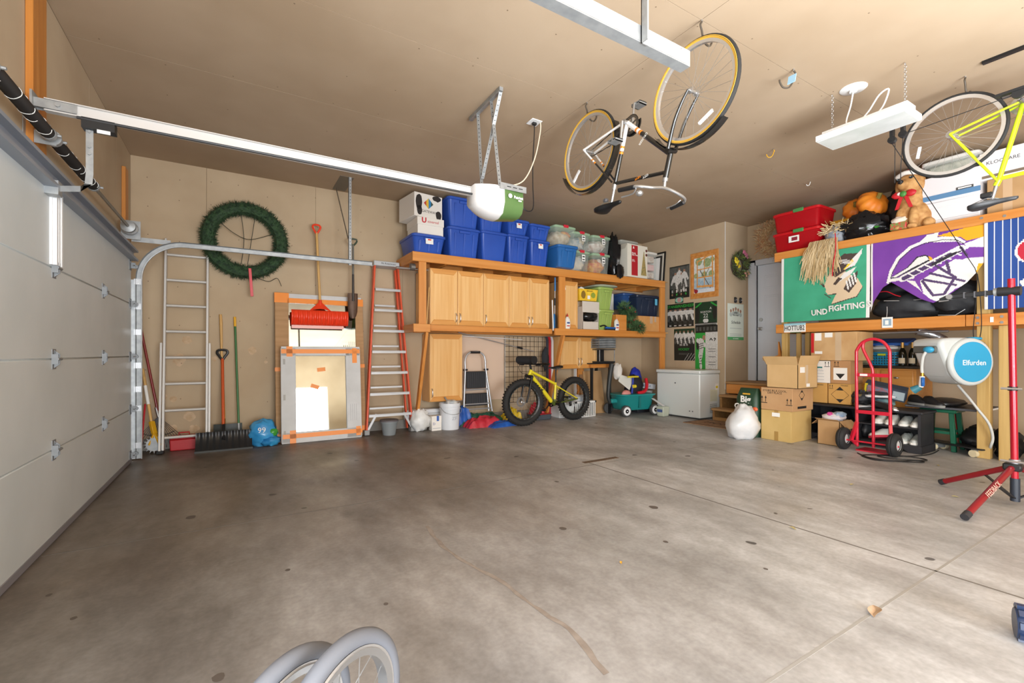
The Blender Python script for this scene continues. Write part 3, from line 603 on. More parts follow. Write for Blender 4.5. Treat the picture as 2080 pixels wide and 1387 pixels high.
# ============================================================ timber shelf and maple cabinets on the back wall
sf = T('timber_shelf', 'long two tier orange stained lumber shelf frame along the back wall', 'shelf', (0, 0, 0))
def plk(nm, a, m, par, b=.004): return G().box(*a).ob(nm, m, par, bev=b)
plk('front_beam', (2.04, 7.08, 6.0, 6.04, 2.39, 2.52), pine['x'], sf); plk('back_beam', (2.04, 7.22, 6.70, 6.745, 2.39, 2.52), pine['x'], sf)
plk('end_beam', (2.04, 2.08, 6.04, 6.70, 2.39, 2.52), pine['y'], sf)
for i in range(9): plk('joist', (2.55+i*.56, 2.59+i*.56, 6.04, 6.70, 2.39, 2.505), pine['y'], sf)
plk('deck', (2.05, 7.2, 6.045, 6.745, 2.508, 2.522), wood('plywood', 'C99A5C', 'D9AE74', 'x'), sf)
for x0, x1, z0, z1 in ((2.13, 2.24, 1.44, 2.39), (4.53, 4.66, 1.52, 2.39), (6.95, 7.08, 0, 2.39)): plk('post', (x0, x1, 6.005, 6.045, z0, z1), pine['z'], sf)
plk('mid_beam', (4.44, 7.08, 5.99, 6.03, 1.425, 1.535), pine['x'], sf); plk('mid_back_beam', (2.30, 7.22, 6.705, 6.745, 1.44, 1.53), pine['x'], sf)
plk('mid_deck', (4.44, 7.2, 6.03, 6.70, 1.51, 1.53), wood('plywood', 'C99A5C', 'D9AE74', 'x'), sf)
plk('end_block', (2.04, 2.28, 5.96, 6.0, 1.42, 1.53), pine['x'], sf); plk('end_bearer', (2.06, 2.10, 6.0, 6.70, 1.42, 1.53), pine['y'], sf)
plk('light_rail', (2.28, 4.46, 6.10, 6.14, 1.445, 1.53), pine['x'], sf)
plk('cleat', (2.28, 4.46, 6.16, 6.69, 1.47, 1.50), pine['x'], sf)
G().bar((2.245, 6.02, 1.43), (2.235, 6.46, .0), .075, .04, (1, 0, 0)).ob('brace_leg', pine['z'], sf, bev=.003)
G().bar((4.62, 6.02, 1.43), (4.60, 6.50, .0), .08, .04, (1, 0, 0)).ob('brace_leg', pine['z'], sf, bev=.003)
# cabinets
def cabinet(lab, x0, x1, y0, z0, z1, doors, dep, hs, hz, grp, hl=.13):
    c = T('maple_cabinet', lab, 'cabinet', (x0, y0, z0), group=grp); W, Hh = x1-x0, z1-z0
    G().box(0, W, .02, dep, 0, Hh).ob('body', cabw['z'], c, bev=.003)
    n = doors
    for i in range(n):
        a, b = W*i/n+.003, W*(i+1)/n-.003; t = .055
        d = G().box(a+t-.004, b-t+.004, .006, .018, t, Hh-t).ob('door', cabw['z'], c)
        for s0, s1 in ((a, a+t), (b, b-t)):
            G().prism([(s0, 0, .004), (s0, 0, Hh-.004), (s1, 0, Hh-t*1.35), (s1, 0, t*1.35)], (0, .02, 0)).ob('stile', cabw['z'], d, bev=.006, seg=2)
        for zz, s in ((.004, 1), (Hh-.004, -1)):
            G().prism([(a, 0, zz), (b, 0, zz), (b-t, 0, zz+s*t*1.35), (a+t, 0, zz+s*t*1.35)], (0, .02, 0)).ob('door_rail', cabd['x'], d, bev=.006, seg=2)
        hx = a+.028 if hs[i] < 0 else b-.028
        G().tube([(hx, 0, hz), (hx, -.03, hz+.02), (hx, -.036, hz+hl/2), (hx, -.03, hz+hl-.02), (hx, 0, hz+hl)], .006, 8, sub=3).ob('handle', steel2, d)
    return c
UG = 'maple cabinets under the timber shelf'
cabinet('upper maple cabinet with two doors nearest the step ladder', 2.33, 3.18, 6.10, 1.53, 2.34, 2, .6, (1, -1), .05, UG)
cabinet('upper maple cabinet with a single door in the middle of the row', 3.18, 3.63, 6.10, 1.53, 2.34, 1, .6, (-1,), .05, UG)
cabinet('upper maple cabinet with two doors beside the blue brush pole', 3.63, 4.40, 6.10, 1.53, 2.34, 2, .6, (1, -1), .05, UG)
cabinet('tall single door maple cabinet hung low behind the bucket', 2.44, 2.97, 6.40, .40, 1.42, 1, .33, (-1,), .07, UG)
cabinet('small two door maple cabinet hung low behind the yellow bike', 4.86, 5.70, 6.40, .85, 1.42, 2, .33, (1, -1), .06, UG)
cabinet('narrow maple cabinet standing on the right shelf behind the bottle', 4.67, 5.0, 6.10, 1.535, 2.35, 1, .5, (-1,), .62, UG)
# totes
def tote(lab, c, w_, d_, h, m, lm, cat='storage bin', name='storage_tote', grp=None, rz=0, tp=.10, ribs=True, lab_m=None, clip=None, lid=True, sub=None):
    t = T(name, lab, cat, c, rz, grp)
    bw, bd = w_-tp, d_-tp
    g = G().loft([(bw*.94, bd*.94, 0, .03), (bw, bd, .015, .04), (w_-.03, d_-.03, h-.05, .045), (w_-.025, d_-.025, h-.048, .045)]); g.ob('body', m, t, sm=50)
    if ribs:
        for sx in (-.27, 0.0, .27):
            x = w_*sx; G().prism([(x-.012, -bd/2+.002, .03), (x+.012, -bd/2+.002, .03), (x+.016, -d_/2+.012, h-.1), (x-.016, -d_/2+.012, h-.1)], (0, -.006, 0)).ob('rib', m, t, bev=.003)
        G().box(-w_*.16, w_*.16, -d_/2-.004, -d_/2+.02, h-.1, h-.06).ob('handle', m, t, bev=.008, seg=2)
    if lid:
        G().loft([(w_-.02, d_-.02, h-.055, .045), (w_, d_, h-.05, .05), (w_, d_, h-.02, .05), (w_-.03, d_-.03, h-.012, .045), (w_-.06, d_-.06, h-.012, .04), (w_-.07, d_-.07, h-.002, .04)]).ob('lid', lm, t, sm=50)
    else:
        G().loft([(w_-.02, d_-.02, h-.05, .045), (w_, d_, h-.045, .05), (w_, d_, h-.01, .05), (w_-.03, d_-.03, h, .045)]).ob('rim', m, t, sm=50)
    if lab_m: G().box(-w_*.12, w_*.1, -d_/2-.006, -d_/2-.003, h-.15, h-.075).mi(1).box(-w_*.06, w_*.04, -d_/2-.0066, -d_/2-.0055, h-.1, h-.08).ob('sticker', [paper, mat('sticker_red', 'D64A3A', .6)], t)
    if clip:
        for sx in clip_pos: G().box(sx*w_-.05, sx*w_+.05, -d_/2-.012, -d_/2+.03, h-.045, h+.002).ob('latch', clip, t, bev=.006)
    return t
clip_pos = (0.,)
bb = mat('tote_blue', '2A4FA8', .35, c2='2F57B4', sc=2); tb = mat('tote_teal_blue', '2A66A6', .35)
B = 2.523
BG = 'royal blue lidded totes on the top shelf'
tote('low royal blue tote at the left shelf end under the white file box', (2.29, 6.32, B), .50, .62, .27, bb, bb, grp=BG, lab_m=1)
tote('large royal blue tote, lower of the first tall pair', (2.83, 6.31, B), .53, .60, .44, bb, bb, grp=BG)
tote('large royal blue tote touching the ceiling left of the opener', (2.83, 6.31, B+.44), .53, .60, .43, bb, bb, grp=BG)
tote('smooth royal blue tote directly below the opener, lower of its pair', (3.33, 6.30, B), .47, .58, .45, bb, bb, grp=BG, ribs=False)
tote('royal blue tote behind the opener, upper of its pair', (3.33, 6.36, B+.45), .45, .56, .40, bb, bb, grp=BG)
tote('royal blue tote, lower of the pair right of the opener', (3.76, 6.29, B), .41, .55, .46, bb, bb, grp=BG)
tote('short royal blue tote with white sticker, left of two upper short ones', (3.76, 6.29, B+.46), .42, .56, .24, bb, bb, grp=BG, lab_m=1)
tote('royal blue tote with a white sticker, lower beside the teal blue bin', (4.17, 6.29, B), .40, .55, .43, bb, bb, grp=BG, lab_m=1)
tote('short royal blue tote without sticker, right of two upper short ones', (4.17, 6.29, B+.43), .41, .56, .25, bb, bb, grp=BG)
tote('teal blue bin overhanging the top shelf edge', (4.60, 6.10, B), .43, .52, .36, tb, tb, lid=False)
clr = mat('clear_plastic', 'DCE6DF', .25, tr=.0, al=.18); clid = mat('clear_lid_green', 'A9C8A6', .35, al=.75); rclip = mat('latch_red', 'C8283A', .4)
CG = 'clear storage boxes on the top shelf'
cont = [mat('content_%d' % i, c, .8, c2=c2, sc=14) for i, (c, c2) in enumerate((('C9B9A0', 'A89272'), ('B8B0A6', 'D8C9B0'), ('B9563C', 'D8A24A'), ('7E8E96', 'C2B8AC'), ('D8D2C8', 'B49A8C')))]
def clearbox(lab, c, w_, d_, h, ci, grp=CG, st=True):
    t = tote(lab, c, w_, d_, h, clr, clid, name='clear_storage_box', grp=grp, ribs=False, clip=rclip, tp=.07)
    G().ball((0, 0, h*.42), (w_*.42, d_*.42, h*.38), 14, 10, .2, 3, ci*2, zmin=.012).ob('contents', cont[ci], t)
    G().ball((w_*.12, -d_*.22, h*.55), (w_*.24, d_*.18, h*.25), 10, 8, .3, 3, ci*3+1).ob('contents', cont[(ci+2) % 5], t)
    if st: G().box(-.0, .07, -d_/2+.002, -d_/2+.005, h*.5, h*.8).mi(1).box(.01, .06, -d_/2+.0012, -d_/2+.003, h*.55, h*.6).box(.01, .06, -d_/2+.0012, -d_/2+.003, h*.68, h*.74).ob('sticker', [paper, ink], t)
    return t
clearbox('clear storage box standing on the overhanging teal bin', (4.58, 6.14, B+.36), .45, .50, .33, 0, st=False)
clearbox('clear storage box, lower left of the four stacked', (5.06, 6.32, B), .40, .52, .37, 1)
clearbox('clear storage box, upper left of the four stacked', (5.06, 6.32, B+.37), .41, .52, .32, 3)
clearbox('clear storage box with orange contents, lower right of the four', (5.48, 6.29, B), .42, .54, .36, 2)
clearbox('clear storage box, upper right of the four stacked', (5.48, 6.29, B+.36), .44, .54, .31, 4)
# file box and cow print box
uf = T('file_box', 'white lidded file box with red lettering on the low blue tote', 'box', (2.33, 6.30, B+.27))
wcb = mat('white_carton', 'E9E4DC', .7)
G().box(-.19, .19, -.22, .22, 0, .22).ob('body', wcb, uf, bev=.003); G().box(-.198, .198, -.228, .228, .13, .235).ob('lid', wcb, uf, bev=.003)
txt('U', .10, mat('print_red', 'C6303A', .6), uf, (-.10, -.230, .19), off=.004); txt('niversal', .055, mat('print_red', 'C6303A', .6), uf, (.035, -.230, .18))
cb_ = T('cow_print_box', 'white box with black cow patches and rainbow diamond emblem', 'box', (2.27, 6.33, B+.508), rot=(0, 0, 8))
G().box(-.22, .22, -.24, .24, 0, .33).ob('carton', wcb, cb_, bev=.004)
def patch(par, cx, cz, rx, rz_, m, y, n=14, sd=0, nm='cow_patch'):
    P = [(cx+rx*math.cos(2*PI*i/n)*(1+.25*noise.noise(V((math.cos(2*PI*i/n)*2, math.sin(2*PI*i/n)*2, sd)))), y, cz+rz_*math.sin(2*PI*i/n)*(1+.25*noise.noise(V((math.sin(2*PI*i/n)*2, math.cos(2*PI*i/n)*2, sd+4))))) for i in range(n)]
    return G().prism(P, (0, -.001, 0)).ob(nm, m, par)
cow = mat('cow_black', '2B2726', .6)
for a in ((-.15, .2, .05, .11, 1), (.13, .29, .07, .04, 2), (.16, .06, .045, .06, 3), (-.14, .09, .04, .07, 4)): patch(cb_, a[0], a[1], a[2], a[3], cow, -.2405, sd=a[4])
for i, c in enumerate(('C0392E', 'E0B83A', '2F86B8', '3E4A40')):
    a, b = -.075+i*.0375, -.0375+i*.0375
    def dz(x): return .075-abs(x)
    G().prism([(a, -.2405, .2-dz(a)), (b, -.2405, .2-dz(b)), (b, -.2405, .2+dz(b)), (a, -.2405, .2+dz(a))], (0, -.0012, 0)).ob('emblem_stripe', mat('emblem_%d' % i, c, .6), cb_)
txt('GATEWAY', .05, ink, cb_, (.01, -.2415, .085)); 
# tree box, bag and frames at the right end
kb = T('garbage_bag', 'black plastic bag folded over the shelf edge beside the tree box', 'bag', (5.80, 6.02, 2.45))
g = G().ball((0, .1, .42), (.11, .18, .38), 18, 14, .3, 3, 2); g.ob('sheet', mat('bag_black', '17181A', .2, bump=.5, bs=10), kb, sm=60)
G().ball((.05, -.06, .14), (.09, .035, .12), 14, 10, .35, 3, 6).ob('flap', MC['bag_black'], kb, sm=60)
tbx = T('tree_carton', 'white artificial tree carton with red panel on the top shelf', 'box', (6.32, 6.28, B), rot=(0, 0, 4))
tw = mat('tree_carton', 'DFDACB', .7)
G().box(-.30, .26, -.29, .29, 0, .60).ob('carton', tw, tbx, bev=.004); G().add([(-.30, -.29, .60), (-.30, .29, .60), (-.37, .29, .49), (-.37, -.29, .49)], [(0, 1, 2, 3)]).ob('flap', tw, tbx)
cr = mat('carton_red', 'B01E28', .6); G().box(-.19, -.02, -.2915, -.29, .03, .58).ob('red_panel', cr, tbx)
G().prism([(-.155, -.2935, .52), (-.115, -.2935, .52), (-.135, -.2935, .57)], (0, .002, 0)).ob('tree_logo', paper, tbx)
txt('Pre-lit\nSlim Tree', .04, paper, tbx, (-.18, -.2925, .42), al='LEFT', off=.0008); txt('artificial\nchristmas\ntree 7.5 ft', .02, paper, tbx, (-.18, -.2925, .3), al='LEFT')
G().prism([(.07, -.2915, .05), (.23, -.2915, .05), (.16, -.2915, .50), (.15, -.2915, .50)], (0, .0015, 0)).ob('tree_print', mat('tree_print', '7C7A4E', .8, c2='B79A5A', sc=60), tbx)
for z in (.52, .44): G().lathe([(0, 0), (.026, 0), (.026, .002), (0, .002)], (.225, -.292, z), 'y', 14).ob('badge', mat('badge_brown', '5E2A24', .6), tbx)
kb2 = tote('clear lidded box of glass ornaments right of the tree carton', (6.80, 6.36, B), .40, .52, .56, clr, mat('white_lid', 'DAD8D2', .5), name='clear_storage_box', ribs=False, tp=.04)
for z in (.05, .2, .36): G().box(-.15, .15, -.2, .2, z, z+.12).ob('contents', cont[4] if z != .2 else mat('pink_paper', 'D9B0AE', .8), kb2, bev=.01)
tote('grey tub lying on top of the tree carton under the ceiling', (6.38, 6.42, B+.602), .48, .36, .15, mat('tub_grey', 'A9A9A0', .5), mat('tub_grey', 'A9A9A0', .5), cat='tub', name='grey_tub', ribs=False)
for i, (dx, c, lab) in enumerate(((0, '1E1D1C', 'black picture frame at the far right end of the top shelf'), (-.055, 'C9C2B4', 'thin pale picture frame leaning second from the shelf end'), (-.10, '2E2B28', 'dark picture frame leaning third from the shelf end'))):
    f = T('picture_frame', lab, 'frame', (7.15+dx, 6.10, B), rot=(0, 5, 0), group='frames leaning at the shelf end')
    m_ = mat('frame_%d' % i, c, .5)
    for a in ((0, .02, 0, .5, 0, .03), (0, .02, 0, .5, .58-.05*i, .61-.05*i), (0, .02, 0, .03, .03, .58-.05*i), (0, .02, .47, .5, .03, .58-.05*i)): G().box(*a).ob('moulding', m_, f)
    G().box(.008, .012, .03, .47, .03, .58-.05*i).ob('picture', paper, f)
# ---------------- right mid shelf
D = 1.532
bx_ = T('carton', 'tall beige carton standing behind the yellow pear box', 'box', (5.12, 6.42, D))
bg_ = mat('carton_beige', 'C9B296', .75); G().box(-.1, .3, -.2, .2, 0, .50).ob('body', bg_, bx_, bev=.003)
ow = T('open_carton', 'open grey-white carton with black bag stuffed inside on the mid shelf', 'box', (5.245, 6.22, D))
wg = mat('carton_grey', 'CFC6BA', .75); 
G().box(-.18, .18, -.17, -.165, 0, .14).ob('front_panel', wg, ow); G().box(-.18, .18, -.17, .17, .0, .01).box(-.18, -.175, -.17, .17, 0, .4).box(.175, .18, -.17, .17, 0, .4).box(-.18, .18, .165, .17, 0, .5).ob('body', wg, ow)
G().box(-.19, .19, -.172, -.165, .30, .49).ob('flap', wg, ow)
tag(G().ball((5.27, 6.12, D+.235), (.17, .10, .085), 18, 12, .2, 3, 4).ob('stuffed_bag', MC['bag_black'], sm=60), 'black plastic bag bulging from the open carton', 'bag')
py = T('pear_box', 'yellow printed fruit box with a green pear on the mid shelf', 'box', (5.22, 6.24, D+.505))
ym = mat('fruit_yellow', 'E8B820', .6, c2='F2CC3C', sc=12)
G().taper((0, 0), (.38, .30), (.42, .34), 0, .20).ob('body', ym, py, bev=.004)
patch(py, .1, .10, .05, .05, mat('pear_green', '8FA03A', .6), -.168, nm='pear_print'); patch(py, -.12, .10, .05, .07, mat('pear_brown', '8A6A22', .6), -.168, nm='pear_print'); txt('abate pears', .03, ink, py, (.02, -.171, .17)); G().box(-.03, .03, -.168, -.165, .03, .09).ob('sticker', paper, py)
tag(G().prism([(5.12, 6.30, D+.71), (5.35, 6.30, D+.71), (5.30, 6.30, D+.76), (5.24, 6.30, D+.78)], (0, .15, 0)).ob('paper_pile', paper), 'crumpled white paper on the yellow pear box', 'paper')
gm = mat('tote_green', '9CB45E', .4)
tote('olive green tote, lower of two beside the pear box', (5.63, 6.26, D), .38, .42, .38, gm, gm, ribs=True)
tote('olive green tote, upper of two beside the pear box', (5.64, 6.28, D+.38), .37, .42, .40, gm, gm, ribs=True)
tag(G().loft([(.50, .55, D+.781, .15), (.54, .58, D+.79, .16), (.54, .58, D+.80, .16), (.48, .52, D+.815, .15)], c=(5.66, 6.3)).ob('loose_lid', mat('lid_grey', 'B4BCA8', .4)), 'pale grey lid lying on the upper olive tote', 'lid')
tag(G().at((6.05, 6.45, D), (0, 0, 0)).box(-.11, .11, 0, .02, .0, .73).ob('white_board', mat('foam_board', 'DCDDD6', .6), bev=.002), 'white foam board standing behind the garland', 'board')
ob_ = T('wooden_crate', 'orange-brown wooden crate on the mid shelf behind the glue bottle', 'crate', (5.94, 6.18, D)); 
G().box(-.13, .13, -.16, -.145, 0, .29).ob('front', pine['x'], ob_, bev=.003); G().box(-.13, -.115, -.145, .16, 0, .29).ob('side', pine['y'], ob_); G().box(.115, .13, -.145, .16, 0, .29).ob('side', pine['y'], ob_); G().box(-.115, .115, .145, .16, 0, .29).ob('back', pine['x'], ob_); G().box(-.115, .115, -.145, .145, 0, .012).ob('bottom', pine['x'], ob_)
# fir garland hanging off the shelf
gl = T('fir_garland', 'green artificial fir garland spilling over the mid shelf edge', 'garland', (6.20, 6.02, D))
g = G(); rnd = random.Random(11)
for cx_, cy_, cz_, rr in ((-.12, .07, .42, .16), (.02, .05, .33, .15), (-.02, .03, .17, .13), (.12, .0, .08, .15), (.2, .0, .06, .13)):
    for i in range(520):
        d = V((rnd.gauss(0, 1), rnd.gauss(0, .7), rnd.gauss(0, 1))).normalized(); p = V((cx_, cy_, cz_))+d*rr*rnd.uniform(.3, .7); q = p+(d+V((rnd.uniform(-.6, .6), rnd.uniform(-.5, .5), rnd.uniform(-.4, .6)))).normalized()*.07
        w_ = d.cross(V((rnd.random(), rnd.random(), 1))).normalized()*.005; g.add([p-w_, p+w_, q], [(0, 1, 2)])
g.ob('needles', mat('garland_green', '33552E', .8, c2='5E8050', sc=15), gl)['kind'] = 'stuff'
G().tube([(-.14, .06, .45), (-.02, .05, .33), (-.02, .03, .17), (.12, .0, .08), (.22, 0, .05)], .012, 6, sub=4).ob('stem', mat('stem_brown', '4A3A28', .9), gl)
rbm = mat('berry_red', 'A8282C', .4)
for p in ((-.1, -.05, .42), (.03, -.06, .35), (.12, -.09, .1), (.18, -.08, .04), (0, -.06, .2)): G().ball(p, (.012, .012, .012), 8, 6).ob('berry', rbm, gl)
nb = mat('tote_navy', '222E44', .35); sb = mat('tote_steel_blue', '2C4F86', .35)
cx0 = T('cardboard_carton', 'cardboard carton under the navy tote on the mid shelf', 'box', (6.72, 6.30, D))
G().box(-.33, .26, -.26, .26, 0, .295).ob('body', mat('carton_orange', 'C98F50', .75, c2='D39C5E', sc=4), cx0, bev=.004); G().box(-.02, .05, -.262, -.26, .16, .295).box(.1, .15, -.262, -.26, .19, .295).ob('tape_drip', mat('tape_grey', 'C2A890', .4), cx0)
nt = tote('dark navy tote with a blue sticker near the poster wall', (6.72, 6.34, D+.297), .66, .54, .41, nb, nb)
G().box(.15, .21, -.275, -.268, .22, .34).ob('sticker', mat('sticker_blue', '5FB4D8', .6), nt)
tote('steel blue lidded tote behind the navy tote', (6.44, 6.47, D+.45), .40, .40, .30, sb, sb)
# bottles and brush on the shelf edge
def bottle(lab, c, m, capm):
    b = T('glue_bottle', lab, 'bottle', c); G().loft([(.085, .055, 0, .02), (.09, .06, .01, .025), (.09, .06, .16, .025), (.04, .04, .20, .018), (.03, .03, .205, .014)]).ob('body', m, b, sm=60)
    G().lathe([(.017, .203), (.017, .225), (.008, .24), (.005, .26), (0, .26)], (0, 0, 0), 'z', 12).ob('cap', capm, b)
    G().box(-.036, .036, -.0312, -.0295, .03, .13).mi(1).box(-.03, .03, -.032, -.031, .085, .115).mi(2).box(-.03, .03, -.032, -.031, .04, .06).ob('label_print', [paper, mat('lab_blue', '4A5E92', .6), mat('lab_red', 'C23A32', .6)], b)
    return b
bw_ = mat('bottle_white', 'E7E2D8', .4)
bottle('white glue bottle with red cap at the left end of the mid shelf', (4.72, 6.035, D+.002), bw_, mat('cap_red', 'B8302A', .4))
bottle('white bottle with dark label beside the blue brush', (5.83, 6.035, D+.002), bw_, mat('cap_pink', 'C4807C', .5))
hb = T('hand_brush', 'blue hand brush with black handle lying on the mid shelf edge', 'brush', (5.62, 6.05, D))
G().box(-.06, .17, -.05, .0, .03, .06).ob('block', mat('brush_blue', '1F5FB0', .4), hb, bev=.008); G().box(-.05, .16, -.045, -.005, .0, .03).ob('bristles', mat('bristle_dark', '202428', .9), hb); G().tube([(.0, 0, .06), (-.04, .03, .09), (-.13, .03, .07)], .013, 8, sub=3).ob('handle', black, hb)
# blue brush pole between the cabinets
bp_ = T('brush_pole', 'silver telescopic pole with blue snow brush head between cabinets', 'brush', (4.475, 6.06, 1.535))
G().cyl((0, 0, .02), (0.01, 0, .80), .008, n=10).ob('pole', alu, bp_); G().cyl((.01, 0, .62), (.01, 0, .84), .016, .013, n=10).ob('grip', mat('pole_blue', '2E6FA8', .4), bp_); G().cyl((.004, 0, .38), (.005, 0, .5), .0155, n=10).ob('foam_sleeve', black, bp_)
G().box(-.025, .0, -.02, .02, .0, .24).ob('scraper', mat('pole_blue', '2E6FA8', .4), bp_, bev=.004); G().box(.0, .035, -.02, .02, .0, .22).ob('bristles', black, bp_, bev=.004)
tag(G().bar((4.44, 6.05, 1.50), (4.42, 6.05, 2.0), .008, .018).ob('curtain_stick', white), 'thin white stick leaning beside the blue brush pole', 'stick')
tag(G().cyl((2.262, 6.055, 1.532), (2.30, 6.06, 2.05), .008, n=8).ob('thin_dowel', ash), 'thin wooden dowel leaning at the left cabinet side', 'dowel')
sg = T('shelf_pipe', 'aluminium gutter pipe sticking out past the left shelf end', 'pipe', (2.0, 6.15, 2.30)); G().cyl((-.14, 0, 0), (.6, .1, .03), .018, n=10).ob('tube', steel2, sg); G().cyl((.06, .0, .03), (.12, 0, .03), .05, n=16).ob('coupling', mat('dark_steel', '77736C', .5, .6), sg)
# ============================================================ bikes
def wheel(par, name, x, z, r, tw, tm, rm, wall=None, ns=28, spm=steel2, hubm=steel2, steer=0, rw=None, rim_h=.02):
    wo = T(name, None, None, (x, 0, z)); wo.parent = par; wo.rotation_euler = (0, 0, math.radians(steer))
    R = r-tw
    g = G().torus((0, 0, 0), R, tw, 'y', 56, 12); g.ob('tyre', tm, wo)
    if wall:
        for s in (-1, 1): G().lathe([(R-tw*.9, s*tw*.55), (R-tw*.5, s*tw*.93), (R+tw*.25, s*tw*1.02), (R+tw*.3, s*tw*.95), (R-tw*.5, s*tw*.8), (R-tw*.9, s*tw*.55)], (0, 0, 0), 'y', 56).ob('side_wall', wall, wo)
    rw = rw or tw*.8; Ri = R-tw*.85
    G().lathe([(Ri+.004, -rw), (Ri-rim_h, -rw*.7), (Ri-rim_h, rw*.7), (Ri+.004, rw), (Ri-rim_h*.4, rw*.6), (Ri-rim_h*.4, -rw*.6), (Ri+.004, -rw)], (0, 0, 0), 'y', 56).ob('rim', rm, wo)
    G().lathe([(0, -.055), (.008, -.055), (.008, -.038), (.022, -.036), (.022, -.03), (.012, -.026), (.012, .026), (.022, .03), (.022, .036), (.008, .038), (.008, .055), (0, .055)], (0, 0, 0), 'y', 16).ob('hub', hubm, wo)
    sp_ = None
    for i in range(ns):
        a = 360*i/ns
        if i < 2: 
            k = 1 if i == 0 else -1; e = .55*(1 if (i//2) % 2 == 0 else -1)
            q = G().tube([(.02*math.sin(e), .032*k, .02*math.cos(e)), (0, 0, Ri-rim_h*.5)], .0013, 4).ob('spoke', spm, wo, rot=(0, a, 0))
            if i == 0: s0 = q
            else: s1 = q
        else: dup(s0 if i % 2 == 0 else s1, rot=(0, a, 0))
    return wo
def v3(p, y=0): return V((p[0], y, p[1]))
def ftube(par, nm, p, q, r, m, yp=0, yq=0, r2=None): return G().cyl(v3(p, yp), v3(q, yq), r, r2, n=12).ob(nm, m, par)
def saddle(par, c, m, up, L=.27, fw=1, tilt=0):
    rows = []
    for t, w_, z, h in ((0, .035, .012, .018), (.05, .062, .016, .026), (.15, .072, .016, .032), (.3, .062, .010, .034), (.45, .040, .003, .032), (.6, .025, -.002, .026), (.8, .019, -.003, .02), (.95, .015, -.004, .016), (1, .006, -.008, .006)):
        x = (-.42+t)*L*fw
        rows.append([(x, w_*math.cos(PI*j/8), up*(z+h*.45*math.sin(PI*j/8)-h*.55*(1 if j in (0, 8) else 0))+tilt*x) for j in range(9)])
    g = G().grid(rows, .010, (0, 0, -up)); o = g.ob('saddle', m, par, sm=70, loc=c)
    G().tube([(-.09*L/.27, .02, -up*.02), (0, .025, -up*.045), (.09, .012, -up*.015)], .0035, 6, sub=3).ob('saddle_rail', steel2, o); G().tube([(-.09*L/.27, -.02, -up*.02), (0, -.025, -up*.045), (.09, -.012, -up*.015)], .0035, 6, sub=3).ob('saddle_rail', steel2, o)
    return o
def crank(par, c, ang, L, y, pm, am, tooth, cr=.075, ox=.012):
    w_ = V((c[0], 0, c[1])); g = G()
    k = G().lathe([(cr*.72, y-.003), (cr, y-.003), (cr, y+.003), (cr*.72, y+.003), (cr*.72, y-.003)], w_, 'y', 40)
    for i in range(5): a = i*2*PI/5+.3; k.bar(w_+V((0, y, 0)), w_+V((cr*.8*math.cos(a), y, cr*.8*math.sin(a))), .005, .012, (0, 1, 0))
    for i in range(36): a = i*2*PI/36; k.bar(w_+V((cr*.97*math.cos(a), y, cr*.97*math.sin(a))), w_+V((cr*1.04*math.cos(a), y, cr*1.04*math.sin(a))), .004, .004, (0, 1, 0))
    k.ob('chainring', tooth, par)
    for s in (1, -1):
        e = w_+V((s*L*math.cos(ang), 0, s*L*math.sin(ang))); yy = (y+ox*(1 if y > 0 else -1)) if (s > 0) == (y > 0) else -(y+ox*(1 if y > 0 else -1))
        G().tube([w_+V((0, yy, 0)), e+V((0, yy, 0))], [.012, .008], 8).ob('crank_arm', am, par)
        yp = yy+math.copysign(.055, yy)
        pd = G().box(e.x-.045, e.x+.045, yp-.04, yp+.04, e.z-.012, e.z-.006).box(e.x-.045, e.x+.045, yp-.04, yp+.04, e.z+.006, e.z+.012).box(e.x-.045, e.x-.038, yp-.04, yp+.04, e.z-.012, e.z+.012).box(e.x+.038, e.x+.045, yp-.04, yp+.04, e.z-.012, e.z+.012).cyl((e.x, yy, e.z), (e.x, yp+math.copysign(.04, yy), e.z), .008).ob('pedal', pm, par)
        G().box(e.x-.0465, e.x-.045, yp-.025, yp+.025, e.z-.009, e.z+.009).ob('reflector', mat('reflector_amber', 'E89A1E', .3), pd)
    G().cyl(w_+V((0, -abs(y), 0)), w_+V((0, abs(y), 0)), .018, n=12).ob('bottom_bracket', am, par)
def chain(par, a, ra, b, rb_, y, m):
    P = [V((a[0], y, a[1]+ra)), V((b[0], y, b[1]+rb_))]+[V((b[0]+rb_*math.sin(t), y, b[1]+rb_*math.cos(t))) for t in [PI*i/8 for i in range(1, 8)]]+[V((b[0], y, b[1]-rb_)), V((a[0], y, a[1]-ra))]+[V((a[0]-ra*math.sin(t), y, a[1]-ra*math.cos(t))) for t in [PI*i/5 for i in range(1, 5)]]
    G().tube(P, .0045, 5, closed=True).ob('chain', m, par)
tyre = mat('tyre_black', '242322', .8); gum = mat('gum_wall', 'D9A93C', .6); rims = mat('rim_silver', 'DADADA', .3, .8)
